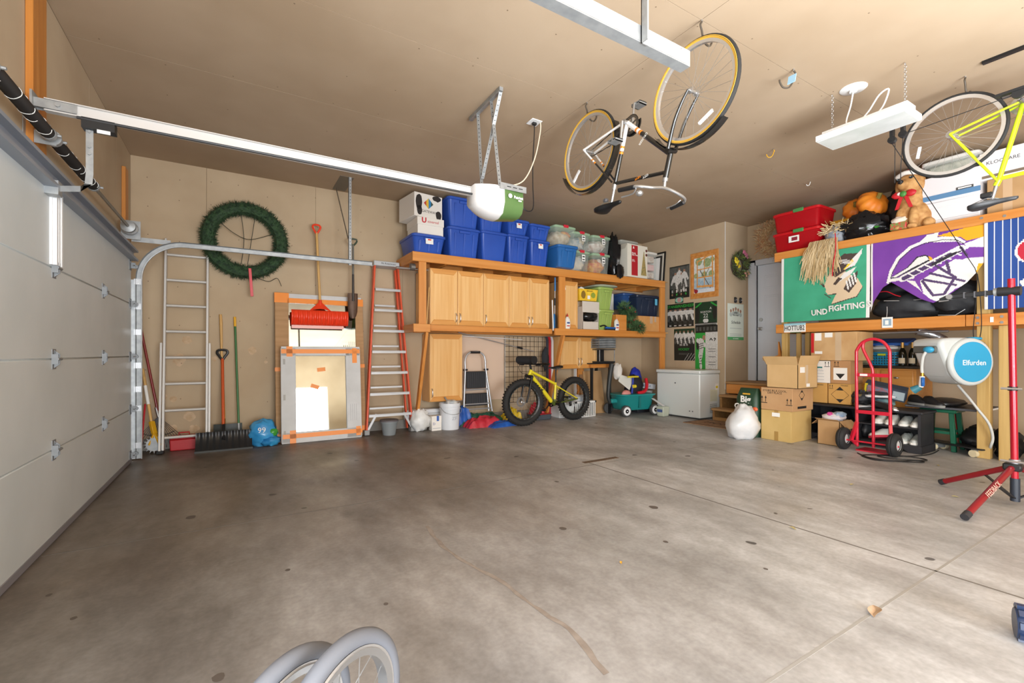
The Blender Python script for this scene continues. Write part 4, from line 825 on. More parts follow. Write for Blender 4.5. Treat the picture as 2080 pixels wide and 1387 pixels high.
# ---- city bike hung upside down
cbk = T('city_bicycle', 'white and black bicycle with gumwall tyres hung upside down from ceiling', 'bicycle', (2.72, 3.163, 2.95), -90)
fh, bbp, stp, htp, hbp = (1.10, .0), (.473, .055), (.326, -.42), (.86, -.52), (.904, -.36)
wheel(cbk, 'rear_wheel', 0, 0, .352, .019, tyre, rims, gum, rim_h=.016); wheel(cbk, 'front_wheel', fh[0], fh[1], .352, .019, tyre, rims, gum, rim_h=.016)
bwh = mat('bike_white', 'EDEBE8', .3, coat=.4); bbk = mat('bike_black', '1B1A19', .25, coat=.5); org = mat('band_orange', 'E5851F', .4)
def two(nm, p, q, r, t, m1_, m2_, ya=0, yb=0):
    a, b = v3(p, ya), v3(q, yb); c = a.lerp(b, t); o = G().cyl(a, c, r, n=12).ob(nm, m1_, cbk); G().cyl(c, b, r*.999, n=12).ob(nm+'_black', m2_, o)
    for k in (-.045, .0, .045):
        G().cyl(a.lerp(b, t+k-.018), a.lerp(b, t+k+.018), r*1.03, n=12).ob('band', org if k else bwh, o)
two('down_tube', bbp, hbp, .019, .30, bwh, bbk); two('seat_tube', bbp, stp, .0165, .42, bwh, bbk)
ftube(cbk, 'top_tube', (.335, -.395), (.87, -.48), .0145, bbk); ftube(cbk, 'head_tube', htp, hbp, .021, bbk)
for s in (-1, 1):
    ftube(cbk, 'chain_stay', (0, 0), (.455, .05), .010, bwh, s*.062, s*.035)
    two('seat_stay', (0, 0), (.325, -.385), .008, .38, bwh, bbk, s*.062, s*.03)
    G().tube([v3((.915, -.335), s*.038), v3((.98, -.17), s*.05), v3((1.05, -.06), s*.055), v3(fh, s*.055)], [.014, .012, .010, .008], 10, sub=3).ob('fork_blade', bbk, cbk)
ftube(cbk, 'fork_crown', (.905, -.345), (.918, -.33), .022, bbk, -.04, .04)
for c_, a0, a1, r_ in (((0, 0), -2.8, -.75, .375), (fh, -2.6, -.85, .375)):
    rows = [[(c_[0]+(r_+.006*(abs(w_) < .02))*math.cos(a), w_, c_[1]+(r_+.006*(abs(w_) < .02))*math.sin(a)) for w_ in (-.028, -.02, 0, .02, .028)] for a in [a0+(a1-a0)*i/16 for i in range(17)]]
    G().grid(rows).ob('fender', bbk, cbk)
rows = [[(0+.372*math.cos(a), w_, .372*math.sin(a)) for w_ in (-.028, 0, .028)] for a in [-.75+1.1*i/10 for i in range(11)]]; G().grid(rows).ob('fender', bbk, cbk)
ftube(cbk, 'stem', (.853, -.545), (.845, -.60), .013, steel2); ftube(cbk, 'head_cap', (.86, -.52), (.855, -.545), .02, steel2)
G().tube([(.68, -.25, -.595), (.80, -.24, -.61), (.87, -.16, -.625), (.865, 0, -.60), (.88, .16, -.635), (.84, .235, -.65), (.74, .25, -.655)], .0115, 10, sub=5).ob('handlebar', steel2, cbk)
for s in (-1, 1):
    G().cyl((.64 if s < 0 else .70, s*.255, -.592 if s < 0 else -.66), (.785 if s < 0 else .83, s*.243, -.61 if s < 0 else -.652), .017, n=12).ob('grip', black, cbk); G().tube([(.80, s*.245, -.625), (.76, s*.235, -.65), (.66, s*.25, -.65)], .006, 6, sub=3).ob('brake_lever', steel2, cbk)
G().ball((.80, -.21, -.655), (.028, .028, .022), 14, 8).ob('bell', steel2, cbk)
ftube(cbk, 'seat_post', stp, (.29, -.545), .0125, steel2); ftube(cbk, 'seat_clamp', (.33, -.40), (.32, -.44), .02, steel2)
saddle(cbk, (.24, 0, -.575), blackm, -1, .28)
G().box(.20, .24, -.018, .018, -.52, -.49).ob('rear_light', mat('lens_dark', '5A5A5E', .3), cbk, bev=.006)
crank(cbk, bbp, 1.45, .17, .045, steel, steel2, mat('ring_steel', '6A655E', .4, .7)); chain(cbk, (0, 0), .03, bbp, .075, .045, mat('chain_dark', '3A3630', .5, .6))
rows = [[(.473+r_*math.cos(a), .056, .055+r_*math.sin(a)) for r_ in (.07, .092)] for a in [-2.4+2.6*i/12 for i in range(13)]]; G().grid(rows, .008, (0, 1, 0)).ob('chain_guard', bbk, cbk)
for c_, a in (((0, 0), 3.9), (fh, -1.15)): G().at((c_[0]+.24*math.cos(a), 0, c_[1]+.24*math.sin(a)), (0, 90-math.degrees(a)-(90 if c_[0] else 0), 0)).box(-.012, .012, -.008, .008, -.06, .06).ob('spoke_reflector', white, cbk, bev=.003)
txt('CRUISER', .028, paper, cbk, (.66, -.0215, -.155), (90, 142, 0)); txt('NEW', .026, org, cbk, (.60, -.0165, -.438), (90, 171, 0)); txt('CITY', .026, paper, cbk, (.68, -.0165, -.45), (90, 171, 0))
# ---- green bike hung upside down at the right
gbk = T('green_bicycle', 'lime green bicycle hung upside down above the loft', 'bicycle', (5.13, 1.36, 2.95), -90)
gr = mat('lime_green', 'C6E01A', .3, coat=.4); rim2 = mat('rim_grey', 'CFCAC4', .3, .6)
wheel(gbk, 'rear_wheel', 0, 0, .336, .014, tyre, rim2, None, rim_h=.022); wheel(gbk, 'front_wheel', .99, 0, .336, .014, tyre, rim2, None, rim_h=.022)
B1, S1, H1, K1 = (.405, .095), (.27, -.47), (.82, -.44), (.86, -.33)
ftube(gbk, 'seat_tube', B1, S1, .016, gr); ftube(gbk, 'down_tube', B1, K1, .018, gr); ftube(gbk, 'top_tube', (.275, -.45), H1, .0145, gr); ftube(gbk, 'head_tube', H1, K1, .02, gr); ftube(gbk, 'seat_lug', (.272, -.46), (.255, -.50), .02, gr)
for s in (-1, 1):
    ftube(gbk, 'chain_stay', (0, 0), B1, .009, gr, s*.06, s*.03); ftube(gbk, 'seat_stay', (0, 0), S1, .008, gr, s*.06, s*.02)
    G().tube([v3(K1, s*.04), v3((.93, -.15), s*.05), v3((.99, 0), s*.052)], [.013, .011, .008], 8, sub=3).ob('fork_blade', gr, gbk)
ftube(gbk, 'seat_post', (.262, -.485), (.235, -.60), .0125, steel2); G().box(.17, .24, -.022, .022, -.58, -.54).ob('tail_light', black, gbk, bev=.006)
saddle(gbk, (.215, 0, -.635), mat('saddle_grey', '2E3032', .45), -1, .28, 1)
crank(gbk, B1, 2.2, .17, .045, steel, steel2, steel2, cr=.08); chain(gbk, (0, 0), .03, B1, .08, .045, mat('chain_brass', 'B9A68A', .4, .6))
G().lathe([(0, -.05), (.03, -.05), (.034, .0), (.03, .05), (0, .05)], (0, 0, 0), 'y', 16).ob('hub_shell', steel2, gbk)
G().at((-.22, 0, -.06), (0, 10, 0)).box(-.012, .012, -.006, .006, -.05, .05).ob('spoke_reflector', white, gbk, bev=.003)
G().tube([v3(H1, 0), (.80, 0, -.56), (.84, .1, -.57), (.88, .2, -.56)], .012, 8, sub=3).tube([(.80, 0, -.56), (.84, -.1, -.57), (.88, -.2, -.56)], .012, 8, sub=3).ob('handlebar', blackm, gbk)
# ---- yellow fat bike
fbk = T('fat_bicycle', 'yellow fat tyre bicycle standing in front of the low cabinets', 'bicycle', (4.90, 6.08, .363), 186)
yf = mat('bike_yellow', 'E3D22A', .35, coat=.3); ol = mat('bike_olive', '4E5A22', .4); frm = mat('rim_black', '1E1F20', .4)
for nm, x, st_ in (('rear_wheel', 0, 0), ('front_wheel', 1.10, -8)):
    wh = wheel(fbk, nm, x, 0, .363, .048, tyre, frm, None, steer=st_, rw=.038, rim_h=.02)
    for s in (-1, 1):
        for i in range(24):
            a = 15*i; o = G().box(-.016, .016, s*.030-.001, s*.030+.001, .262, .270).ob('rim_cutout', mat('rim_cut', 'A9D4DA', .4), wh, rot=(0, a, 0)) if i == 0 else dup(o0, rot=(0, a, 0))
            if i == 0: o0 = o
    for i in range(48):
        if i == 0: k0 = G().box(-.010, .010, -.034, .034, .356, .367).ob('tread_knob', tyre, wh)
        else: dup(k0, rot=(0, 7.5*i, 0))
B2, S2, HT, HB = (.447, -.062), (.426, .285), (.945, .50), (.985, .415)
ftube(fbk, 'down_tube', (.52, -.02), (.955, .43), .034, yf, r2=.03); ftube(fbk, 'down_tube_base', (.44, -.07), (.53, -.01), .034, ol)
ftube(fbk, 'seat_tube', (.445, .0), S2, .02, yf); ftube(fbk, 'top_tube', (.43, .26), (.94, .475), .022, yf); ftube(fbk, 'head_tube', HT, HB, .027, yf); ftube(fbk, 'seat_tube_base', (.447, -.05), (.444, .01), .022, ol)
for s in (-1, 1):
    ftube(fbk, 'chain_stay', (0, 0), (.42, -.05), .012, ol, s*.085, s*.05); ftube(fbk, 'seat_stay', (0, 0), (.43, .23), .010, yf, s*.085, s*.03)
    G().tube([v3((.99, .40), s*.075), v3((1.04, .22), s*.085), v3((1.10, .0), s*.08)], [.02, .018, .013], 10, sub=3).ob('fork_blade', blackm, fbk)
ftube(fbk, 'fork_crown', (.985, .41), (.992, .395), .028, blackm, -.08, .08)
ftube(fbk, 'seat_post', S2, (.416, .51), .0135, blackm); saddle(fbk, (.41, 0, .535), blackm, 1, .27, 1)
ftube(fbk, 'stem', HT, (.965, .585), .017, blackm)
G().tube([(.93, -.34, .60), (.965, -.1, .595), (.965, .1, .595), (.93, .34, .60)], .0115, 8, sub=4).ob('handlebar', blackm, fbk)
for s in (-1, 1): G().cyl((.92, s*.26, .60), (.905, s*.38, .60), .018, n=10).ob('grip', black, fbk); G().box(.93, 1.02, s*.2-.01, s*.2+.01, .57, .59).ob('brake_lever', blackm, fbk)
G().cyl((1.0, .16, .66), (1.06, -.18, .66), .062, n=18).ob('bar_roll', mat('roll_black', '25272A', .7), fbk); G().lathe([(.045, 0), (.062, 0), (.062, .01), (.045, .01)], (1.03, .165, .66), 'y', 18).ob('roll_ring', black, fbk)
crank(fbk, B2, 2.4, .17, -.085, black, blackm, blackm, cr=.06, ox=.02); chain(fbk, (0, 0), .03, B2, .06, -.085, mat('chain_dark', '3A3630', .5, .6))
G().lathe([(0, -.09), (.02, -.09), (.07, -.075), (.045, -.06), (0, -.06)], (0, 0, 0), 'y', 24).ob('cassette', steel, fbk)
G().lathe([(.05, -.068), (.08, -.068), (.08, -.065), (.05, -.065), (.05, -.068)], (1.10, 0, 0), 'y', 24).ob('brake_disc', steel2, fbk)
G().box(-.02, .03, -.1, -.07, -.14, -.02).ob('derailleur', blackm, fbk, bev=.006)
txt('ORYSE', .075, ink, fbk, (.735, -.036, .20), (90, 134+180, 0), off=.002); txt('ORYSE', .075, ink, fbk, (.735, .036, .20), (90, 134, 180), off=.002)
G().tube([(1.02, -.1, .62), (1.10, -.12, .55), (1.06, -.08, .45), (.95, -.03, .46)], .003, 5, sub=5).ob('brake_cable', black, fbk)
# ============================================================ hooks and the other things on the ceiling
def hook(lab, x, y, m, big=True, rz=0, sc=1.):
    h = T('ceiling_hook', lab, 'hook', (x, y, CH), rz, 'hooks screwed into the ceiling')
    G().cyl((0, 0, 0), (0, 0, -.02), .006*sc, n=8).ob('screw', steel2, h)
    G().tube([(0, 0, -.015), (.0, -.015*sc, -.04*sc), (0, .0, -.075*sc), (0, .01*sc, -.11*sc), (.0, .04*sc, -.15*sc), (0, .085*sc, -.15*sc), (0, .11*sc, -.115*sc), (0, .115*sc, -.09*sc)], .0068*sc if big else .0045, 8, sub=4).ob('hook_bend', m, h)
    return h
vin = mat('hook_vinyl', '4A4034', .6)
hook('dark vinyl hook holding the front wheel of the white bicycle', 2.72, 1.995, vin, rz=-90); hook('dark vinyl hook holding the rear wheel of the white bicycle', 2.72, 3.19, vin, rz=-90)
hook('dark vinyl hook holding the lime green bicycle', 5.13, 1.28, vin, rz=-90)
hh = hook('dark empty hook with blue tag left of the light fixture', *on('z', CH, 1612, 140)[:2], vin, rz=60)
G().box(-.03, .03, .0, .006, -.13, -.06).ob('tag', mat('tag_blue', '9CC4DC', .5), hh, rot=(15, 0, 30))
hook('small yellow hook in the ceiling left of the loft', *on('z', CH, 1571, 302)[:2], mat('hook_yellow', 'E0A81E', .5), rz=40, sc=.6, big=False)
hook('small white hook in the ceiling above the red bins', *on('z', CH, 1645, 368)[:2], paper, rz=10, sc=.35, big=False)
# light fixture
lf = T('light_fixture', 'white suspended rectangular light fixture hung on chains', 'light', (4.475, 1.72, 3.02))
lw = mat('fixture_white', 'E8E8E6', .35)
G().box(-.155, .155, -.315, .315, -.05, .0).ob('housing', lw, lf, bev=.004); G().box(-.08, .08, -.30, .30, .0, .05).ob('ballast_cover', lw, lf, bev=.004)
G().box(-.14, .14, -.30, .30, -.0525, -.05).ob('diffuser', mat('diffuser', 'D4D6D2', .3, c2='C4C8C2', sc=5), lf)
for y0 in (-.26, .25):
    for s in (0,):
        for i in range(17):
            z = .06+i*.0195
            if i == 0: lk = G().torus((0, 0, 0), .009, .0018, 'y', 12, 5).ob('chain_link', steel2, lf, loc=(0, y0, z))
            else: dup(lk, (0, y0, z), rot=(0, 0, 90*(i % 2)))
jb = T('ceiling_rosette', 'round white ceiling plate feeding the light fixture cord', 'ceiling plate', tuple(on('z', CH, 1733, 180)))
G().lathe([(0, -.012), (.09, -.012), (.1, -.004), (.1, 0)], (0, 0, 0), 'z', 28).ob('plate', lw, jb); G().cyl((0, 0, -.03), (0, 0, -.01), .03, n=14).ob('boss', lw, jb)
p0_ = on('z', CH, 1733, 180)
tag(G().tube([p0_+V((0, 0, -.02)), p0_+V((.0, .02, -.14)), (4.47, 1.86, 3.10), (4.47, 1.78, 3.075), (4.46, 1.70, 3.12), (4.45, 1.62, 3.22), (4.46, 1.56, 3.24), (4.48, 1.60, 3.14), (4.47, 1.65, 3.076)], .006, 6, sub=6).ob('fixture_cord', lw), 'white cord looping from the ceiling plate to the light fixture', 'cord')
# hoist cords and pulleys
hp = T('hoist_rig', 'black pulley hoist with cords running down past the loft flags', 'hoist', (0, 0, 0))
A = on('x', 5.0, 1812, 285); G().cyl(A+V((-.02, 0, 0)), A+V((.02, 0, 0)), .03, n=16).box(A.x-.025, A.x+.025, A.y-.012, A.y+.012, A.z-.01, A.z+.1).ob('pulley', black, hp)
A2 = on('x', 5.0, 1834, 273); G().cyl(A2+V((-.02, 0, 0)), A2+V((.02, 0, 0)), .03, n=16).box(A2.x-.025, A2.x+.025, A2.y-.012, A2.y+.012, A2.z-.01, A2.z+.1).ob('pulley', black, hp)
A3 = on('x', 5.0, 2068, 190); G().box(A3.x-.02, A3.x+.02, A3.y-.18, A3.y+.12, A3.z+.02, A3.z+.04).cyl(A3+V((-.015, 0, 0)), A3+V((.015, 0, 0)), .035, n=16).ob('pulley', black, hp)
G().box(4.98, 5.02, .75, 1.15, CH-.02, CH).ob('hoist_rail', blackm, hp)
cordm = mat('cord_black', '23201E', .8)
E_ = on('x', 6.72, 1985, 560)
for P in ([A2, A3], [A+V((0, .0, -.03)), on('x', 6.4, 1980, 545), E_], [A+V((0, -.02, 0)), on('x', 5.0, 1817, 350), on('x', 5.0, 1817, 372)], [A2, on('x', 5.0, 1829, 345), on('x', 5.0, 1829, 375)]):
    G().tube(P, .0035, 5).ob('cord', cordm, hp)
G().tube([E_, E_+V((0, .01, -.25)), E_+V((-.01, .03, -.6)), E_+V((-.01, 0, -.72)), E_+V((0, -.03, -.55)), E_+V((0, -.02, -.2)), E_+V((0, .0, 0.02))], .004, 5, sub=5).ob('cord_tail', cordm, hp)
# ============================================================ floor along the low cabinets
bk = T('plastic_bucket', 'white five gallon bucket of odds and ends under the tall low cabinet', 'bucket', (2.715, 6.30, 0))
bw2 = mat('bucket_white', 'D9DCE0', .45)
G().lathe([(0, 0), (.135, 0), (.15, .30), (.158, .30), (.158, .315), (.151, .315), (.153, .345), (.16, .345), (.16, .36), (.155, .39), (.148, .39), (.13, .02), (0, .02)], (0, 0, 0), 'z', 32).ob('pail', bw2, bk)
G().tube([(-.155, -.02, .33), (-.12, -.13, .26), (0, -.175, .23), (.12, -.14, .26), (.155, -.02, .33)], .0035, 6, sub=4).ob('handle', steel, bk)
txt('ZF', .07, mat('print_pale', 'AEB3BC', .6), bk, (.01, -.152, .17))
G().ball((.02, 0, .37), (.1, .1, .06), 12, 8, .4, 4, 1).ob('contents', mat('bucket_stuff', '5E7C94', .6, c2='D8D8D4', sc=14), bk); G().cyl((-.02, -.03, .38), (-.06, .05, .47), .012, n=8).ob('tool', steel, bk)
pb = tag(G().ball((0, 0, .15), (.14, .12, .17), 22, 14, .3, 3, 2, zmin=0).ob('plastic_sack', mat('sack_white', 'E4E4E2', .4, c2='CFCFCB', sc=9, bump=.5, bs=9), sm=60, loc=(2.275, 6.36, 0)), 'white plastic shopping sack between step ladder and bucket', 'bag')
wbx = T('small_carton', 'small white carton with blue stripe beside the bucket', 'box', (2.485, 6.30, 0)); G().box(-.075, .075, -.06, .06, 0, .215).ob('body', wcb, wbx, bev=.003)
G().box(.0, .035, -.0612, -.06, .14, .215).ob('blue_stripe', mat('stripe_blue', '2E5AA8', .6), wbx); txt('D', .05, mat('print_navy', '3A3F8A', .6), wbx, (-.04, -.061, .1)); G().box(-.06, .06, -.0612, -.06, .03, .04).ob('print_line', mat('print_grey', 'B9B9B9', .7), wbx)
wb2 = T('white_tray', 'white plastic tray lying behind the brace leg and bucket', 'tray', (2.40, 6.56, .13)); G().box(-.28, .28, -.08, .09, 0, .16).ob('body', mat('tray_white', 'D8DADC', .5), wb2, bev=.02, seg=2); G().box(-.26, .26, -.083, -.08, .09, .11).ob('groove', mat('print_grey', 'B9B9B9', .7), wb2)
# step stool on folded tarps
tp = [mat('tarp_'+n, c, .45, c2=c2, sc=7, bump=.6, bs=12) for n, c, c2 in (('red', 'B3202E', 'C8384A'), ('blue', '1F4FA0', '2E66BE'), ('green', '1E4A3A', '2A5C48'), ('yellow', 'D8B41C', 'E6C83A'))]
def cloth(lab, c, w_, d_, h, m, sd, rz=0, cat='tarp', name='folded_tarp', grp='folded tarps under the step stool', nz=.35):
    N_, M_ = 26, 16; rows = []
    for i in range(M_+1):
        row = []
        for j in range(N_+1):
            u, v = j/N_*2-1, i/M_*2-1; e = max(0, 1-max(abs(u), abs(v))**4); z = h*e*(.75+nz*noise.noise(V((u*2.5+sd, v*3, sd)))+.2*noise.noise(V((u*7, v*6+sd, 2))))
            row.append((u*w_/2*(1+.12*noise.noise(V((v*3, sd, 1)))), v*d_/2*(1+.15*noise.noise(V((u*3, sd, 5)))), max(z, .001)))
        rows.append(row)
    rows2 = rows
    o = G().grid(rows2, .0008, (0, 0, -1)).ob(name, m, None, sm=60, loc=c, rot=(0, 0, rz)); return tag(o, lab, cat, grp)
cloth('wrinkled red tarp on the floor between bucket and fat bike', (3.27, 6.28, .0), .62, .30, .17, tp[0], 1)
cloth('wrinkled blue tarp peeking out below the red tarp', (3.52, 6.14, 0), .50, .24, .09, tp[1], 2, 10)
cloth('dark green tarp folded beneath the step stool', (3.33, 6.53, 0), .85, .28, .20, tp[2], 3)
cloth('bright blue tarp bunched left of the step stool', (3.0, 6.54, 0), .32, .28, .33, tp[1], 4)
cloth('yellow cloth bundle behind the front wheel of the fat bike', (3.84, 6.40, 0), .34, .24, .26, tp[3], 5, cat='cloth', name='cloth_bundle')
cloth('red cloth bundle behind the fat bike pedals', (4.42, 6.50, .0), .22, .22, .33, tp[0], 6, cat='cloth', name='cloth_bundle')
so = T('step_stool', 'folded grey metal step stool with two black treads', 'step stool', (3.285, 6.50, .19), rot=(-4, 0, 0))
sg_ = mat('stool_grey', 'C2C6CA', .35, .6)
G().tube([(-.25, 0, 0), (-.20, .0, .66), (-.2, 0, .8), (-.17, 0, .90), (-.10, 0, .955), (.0, 0, .965), (.07, 0, .955), (.14, 0, .90), (.165, 0, .8), (.17, 0, .66), (.26, 0, 0)], .0145, 10, sub=4).ob('front_frame', sg_, so)
G().cyl((-.10, 0, .955), (.07, 0, .955), .02, n=10).ob('grip', black, so)
for z, w_, h in ((.38, .18, .27), (.10, .2, .20)):
    g = G().box(-w_, w_-.01, .01, .03, z, z+h); g.ob('tread', mat('tread_black', '24262A', .7), so, bev=.01)
    for i in range(9): G().box(-w_+.03+i*.04*w_/.19, -w_+.033+i*.04*w_/.19, .0085, .0105, z+.02, z+h-.02).ob('tread_groove', mat('groove_grey', '4C4E52', .7), so)
for z, w_ in ((.36, .225), (.05, .25), (.13, .235)): G().cyl((-w_, 0, z), (w_-.01, 0, z), .0105, n=8).ob('cross_bar', sg_, so)
for s in (-1, 1): G().cyl((s*.23, .06, 0), (s*.185, .05, .7), .011, n=8).ob('rear_leg', sg_, so); G().box(s*.185-.02, s*.185+.02, -.02, .07, .66, .69).ob('hinge', black, so)
# pale hardboard, wire grid panel, skis
tag(G().box(2.99, 3.90, 6.735, 6.749, .35, 1.40).ob('hardboard_panel', mat('hardboard', 'D9BFA8', .7)), 'pale pinkish hardboard panel on the wall behind the step stool', 'panel')
gp = T('wire_grid_panel', 'black wire grid panel hung on the wall behind the fat bike', 'wire grid', (3.91, 6.715, .28))
for i in range(11):
    G().cyl((i*.086, 0, 0), (i*.086, 0, 1.14), .003, n=5).ob('wire', blackm, gp)
for i in range(14): G().cyl((0, -.004, i*.0876), (.86, -.004, i*.0876), .003, n=5).ob('wire', blackm, gp)
G().cyl((0, 0, 0), (0, 0, 1.14), .007, n=6).ob('edge_bar', steel, gp)
tn = T('fishing_net', 'silver long pole with black net hung across the wire grid', 'net', (3.3, 6.62, 1.40))
G().cyl((-.3, 0, .06), (1.15, .02, -.24), .007, n=8).ob('pole', alu, tn); G().cyl((-.55, 0, .015), (.9, 0, -.04), .006, n=8).ob('second_pole', paper, tn)
G().ball((1.36, -.03, -.37), (.07, .05, .2), 12, 10, .3, 3, 3).ob('net_bag', mat('net_black', '2B2E32', .9), tn); G().cyl((.8, 0, -.17), (.9, 0, -.19), .018, n=8).ob('clamp', black, tn)
for k, (dx, c, lab) in enumerate(((0, '3A3E48', 'dark ski standing by the brace leg behind the fat bike'), (.045, 'C42A34', 'red ski standing by the brace leg behind the fat bike'), (.085, 'E4E4E6', 'white ski standing by the brace leg behind the fat bike'))):
    tag(G().grid([[(4.70+dx-.1*0+w_, 6.58-.02*k+(.03 if z > 1.35 else 0), z) for w_ in (-.02, .02)] for z in (.02, .3, .7, 1.1, 1.35, 1.42)], .014, (0, 1, 0)).ob('ski', mat('ski_%d' % k, c, .35, coat=.3)), lab, 'ski', 'skis behind the fat bike')
for c, w_, d_, h, m, lab, nm, cat in (((4.42, 6.42, 0), .36, .22, .10, mat('case_slate', '4A5058', .5), 'slate grey flat case under the red lid behind the fat bike', 'flat_case', 'case'),
        ((4.93, 6.46, 0), .34, .30, .26, mat('pail_white', 'E2E4E2', .5), 'white tub behind the rear wheel of the fat bike', 'white_tub', 'tub')):
    t = T(nm, lab, cat, c); G().taper((0, 0), (w_*.92, d_*.92), (w_, d_), 0, h*.9).ob('body', m, t, bev=.012, seg=2); G().box(-w_*.52, w_*.52, -d_*.52, d_*.52, h*.9, h).ob('lid', red if h < .15 else m, t, bev=.008)
lb = T('laundry_basket', 'white slotted laundry basket right of the fat bike rear wheel', 'basket', (5.28, 6.38, 0))
lbm = mat('basket_white', 'E6E6E2', .5)
G().box(-.22, .22, -.15, .15, 0, .012).ob('bottom', lbm, lb)
for i in range(12): 
    x = -.22+i*.04; G().box(x-.008, x+.008, -.155, -.148, 0, .26).ob('slat', lbm, lb)
for i in range(7): y = -.14+i*.046; G().box(.216, .223, y-.008, y+.008, 0, .26).ob('slat', lbm, lb)
G().box(-.235, .235, -.17, -.14, .25, .28).box(-.235, .235, .14, .17, .25, .28).box(-.235, -.205, -.17, .17, .25, .28).box(.205, .235, -.17, .17, .25, .28).ob('rim', lbm, lb)
G().ball((0, 0, .25), (.18, .12, .13), 14, 8, .3, 3, 7).ob('laundry', mat('laundry', '9CB0C4', .8, c2='E8E8E6', sc=12), lb)
tag(G().box(5.33, 5.345, 6.56, 6.62, .0, .85).ob('white_post', white), 'white strip standing under the small low cabinet', 'strip')
tag(G().box(5.46, 5.60, 6.66, 6.70, .10, .84).ob('cabinet_offcut', pine['z']), 'maple offcut board below the small low cabinet', 'board')
cbd = T('flat_cardboard', 'flattened brown cardboard sheets leaning behind the wagon', 'cardboard', (5.75, 6.50, 0), rot=(-9, 0, 0)); G().box(-.20, .25, 0, .012, 0, .80).ob('sheet', cardd, cbd); G().box(-.28, .15, .014, .026, 0, .74).ob('sheet', mat('cardboard_dark', '8E6A48', .8), cbd)
# folded rug, black box and bin on top at the shelf corner
rg = T('folded_tarp', 'grey folded pool cover stacked under the mid shelf', 'tarp', (5.76, 6.30, 1.22)); gt = mat('cover_grey', '6E7274', .4, c2='8A8E90', sc=8)
for i in range(4):
    z = .02+i*.045; G().tube([(-.2, -.1, z), (.1, -.12, z+.01), (.21, -.08, z), (.22, .08, z), (.1, .12, z), (-.2, .1, z)], .022, 8, sub=4).ob('fold', gt, rg); G().box(-.2, .2, -.1, .1, z-.018, z+.018).ob('layer', gt, rg, bev=.012)
bs_ = T('black_stand', 'black open stand holding the folded pool cover', 'stand', (5.78, 6.36, .95)); G().box(-.19, .19, -.15, .17, .0, .03).ob('base', black, bs_); G().box(-.19, .19, -.15, .17, .235, .25).ob('top', black, bs_); G().box(-.19, .19, .15, .17, .03, .235).ob('back', black, bs_)
for x in (-.18, .18): G().cyl((x, -.14, .03), (x, -.14, .235), .008, n=8).ob('leg', steel, bs_)
oc = T('side_table', 'small dark topped table with orange apron below the black stand', 'table', (5.72, 6.485, 0)); G().box(-.22, .26, -.16, .25, .86, .93).ob('apron', pine['x'], oc, bev=.004); G().box(-.26, .3, -.2, .26, .93, .948).ob('top', black, oc)
for x, y in ((-.2, -.14), (.24, -.14), (-.2, .23), (.24, .23)): G().box(x-.02, x+.02, y-.02, y+.02, 0, .86).ob('leg', black, oc)
# green wagon
wg_ = T('toy_wagon', 'teal green plastic toy wagon loaded with toys and a black handle', 'wagon', (6.26, 6.08, 0), 172)
te = mat('wagon_teal', '1F8A88', .4); g = G().loft([(.62, .36, .10, .10), (.68, .40, .13, .12), (.76, .46, .36, .14), (.78, .48, .37, .14)], k=6); g.ob('tub', te, wg_, sm=50)
G().loft([(.80, .50, .355, .14), (.83, .52, .37, .15), (.83, .52, .385, .15), (.76, .46, .39, .13)], k=6).ob('rim', te, wg_, sm=50); G().box(-.02, .02, -.24, .24, .14, .36).ob('seam', mat('wagon_teal_dark', '17706E', .4), wg_); G().box(.3, .48, -.05, .05, .22, .30).ob('hitch', te, wg_, bev=.02)
for x, y in ((-.30, .27), (-.30, -.27), (.33, .27), (.33, -.27)):
    G().lathe([(0, -.03), (.09, -.03), (.1, -.02), (.1, .02), (.09, .03), (0, .03)], (x, y, .10), 'y', 24).ob('tyre', mat('wagon_tyre', '4A4A4A', .7), wg_); w_ = G().lathe([(0, .034), (.072, .034), (.075, .03), (0, .03)], (x, y-(.064 if y < 0 else 0), .10), 'y', 20).lathe([(0, .034), (.012, .034), (.012, .042), (0, .042)], (x, y if y > 0 else y-.076, .10), 'y', 8).ob('hub_cap', white, wg_)
G().tube([(.48, 0, .22), (.52, 0, .35), (.50, 0, .6), (.46, 0, .85), (.44, 0, .93)], [.03, .04, .045, .045, .05], 10, sub=4).ob('handle', mat('handle_dark', '2A2E2E', .5), wg_)
toy = [('blue_pack', 'royal blue backpack piled in the wagon', 'backpack', (6.45, 6.18, .36), (.13, .12, .27), mat('pack_blue', '2232A8', .5)), ('black_pack', 'black and red backpack piled in the wagon', 'backpack', (6.29, 6.06, .36), (.2, .13, .2), mat('pack_black', '1C1C22', .7)), ('pink_bag', 'pale pink pouch at the front of the wagon', 'bag', (6.02, 5.98, .35), (.1, .06, .06), mat('pouch_pink', 'D88E86', .6))]
for nm, lab, cat, c, r, m in toy: tag(G().ball((0, 0, r[2]*.8), r, 18, 12, .2, 2.5, 3).ob(nm, m, None, sm=60, loc=c), lab, cat)
tag(G().tube([(6.24, 5.92, .40), (6.38, 5.88, .43), (6.46, 5.9, .53), (6.48, 5.94, .66)], .03, 8, sub=5).ob('red_strap', red), 'red curved strap across the black backpack in the wagon', 'strap')
tr_ = T('toy_scooter', 'small blue toy with yellow handlebar on top of the wagon load', 'toy', (6.10, 5.92, .40)); ylw = mat('toy_yellow', 'E6CF2A', .4)
G().tube([(0, 0, .0), (.02, .0, .18), (.05, .02, .3)], .018, 8, sub=3).ob('stem', mat('toy_blue', '2A3FA0', .4), tr_); G().cyl((-.10, 0, .30), (.16, .0, .30), .016, n=8).ob('handlebar', ylw, tr_); G().cyl((.0, -.03, .13), (.06, -.03, .13), .03, n=10).ob('hub', ylw, tr_)
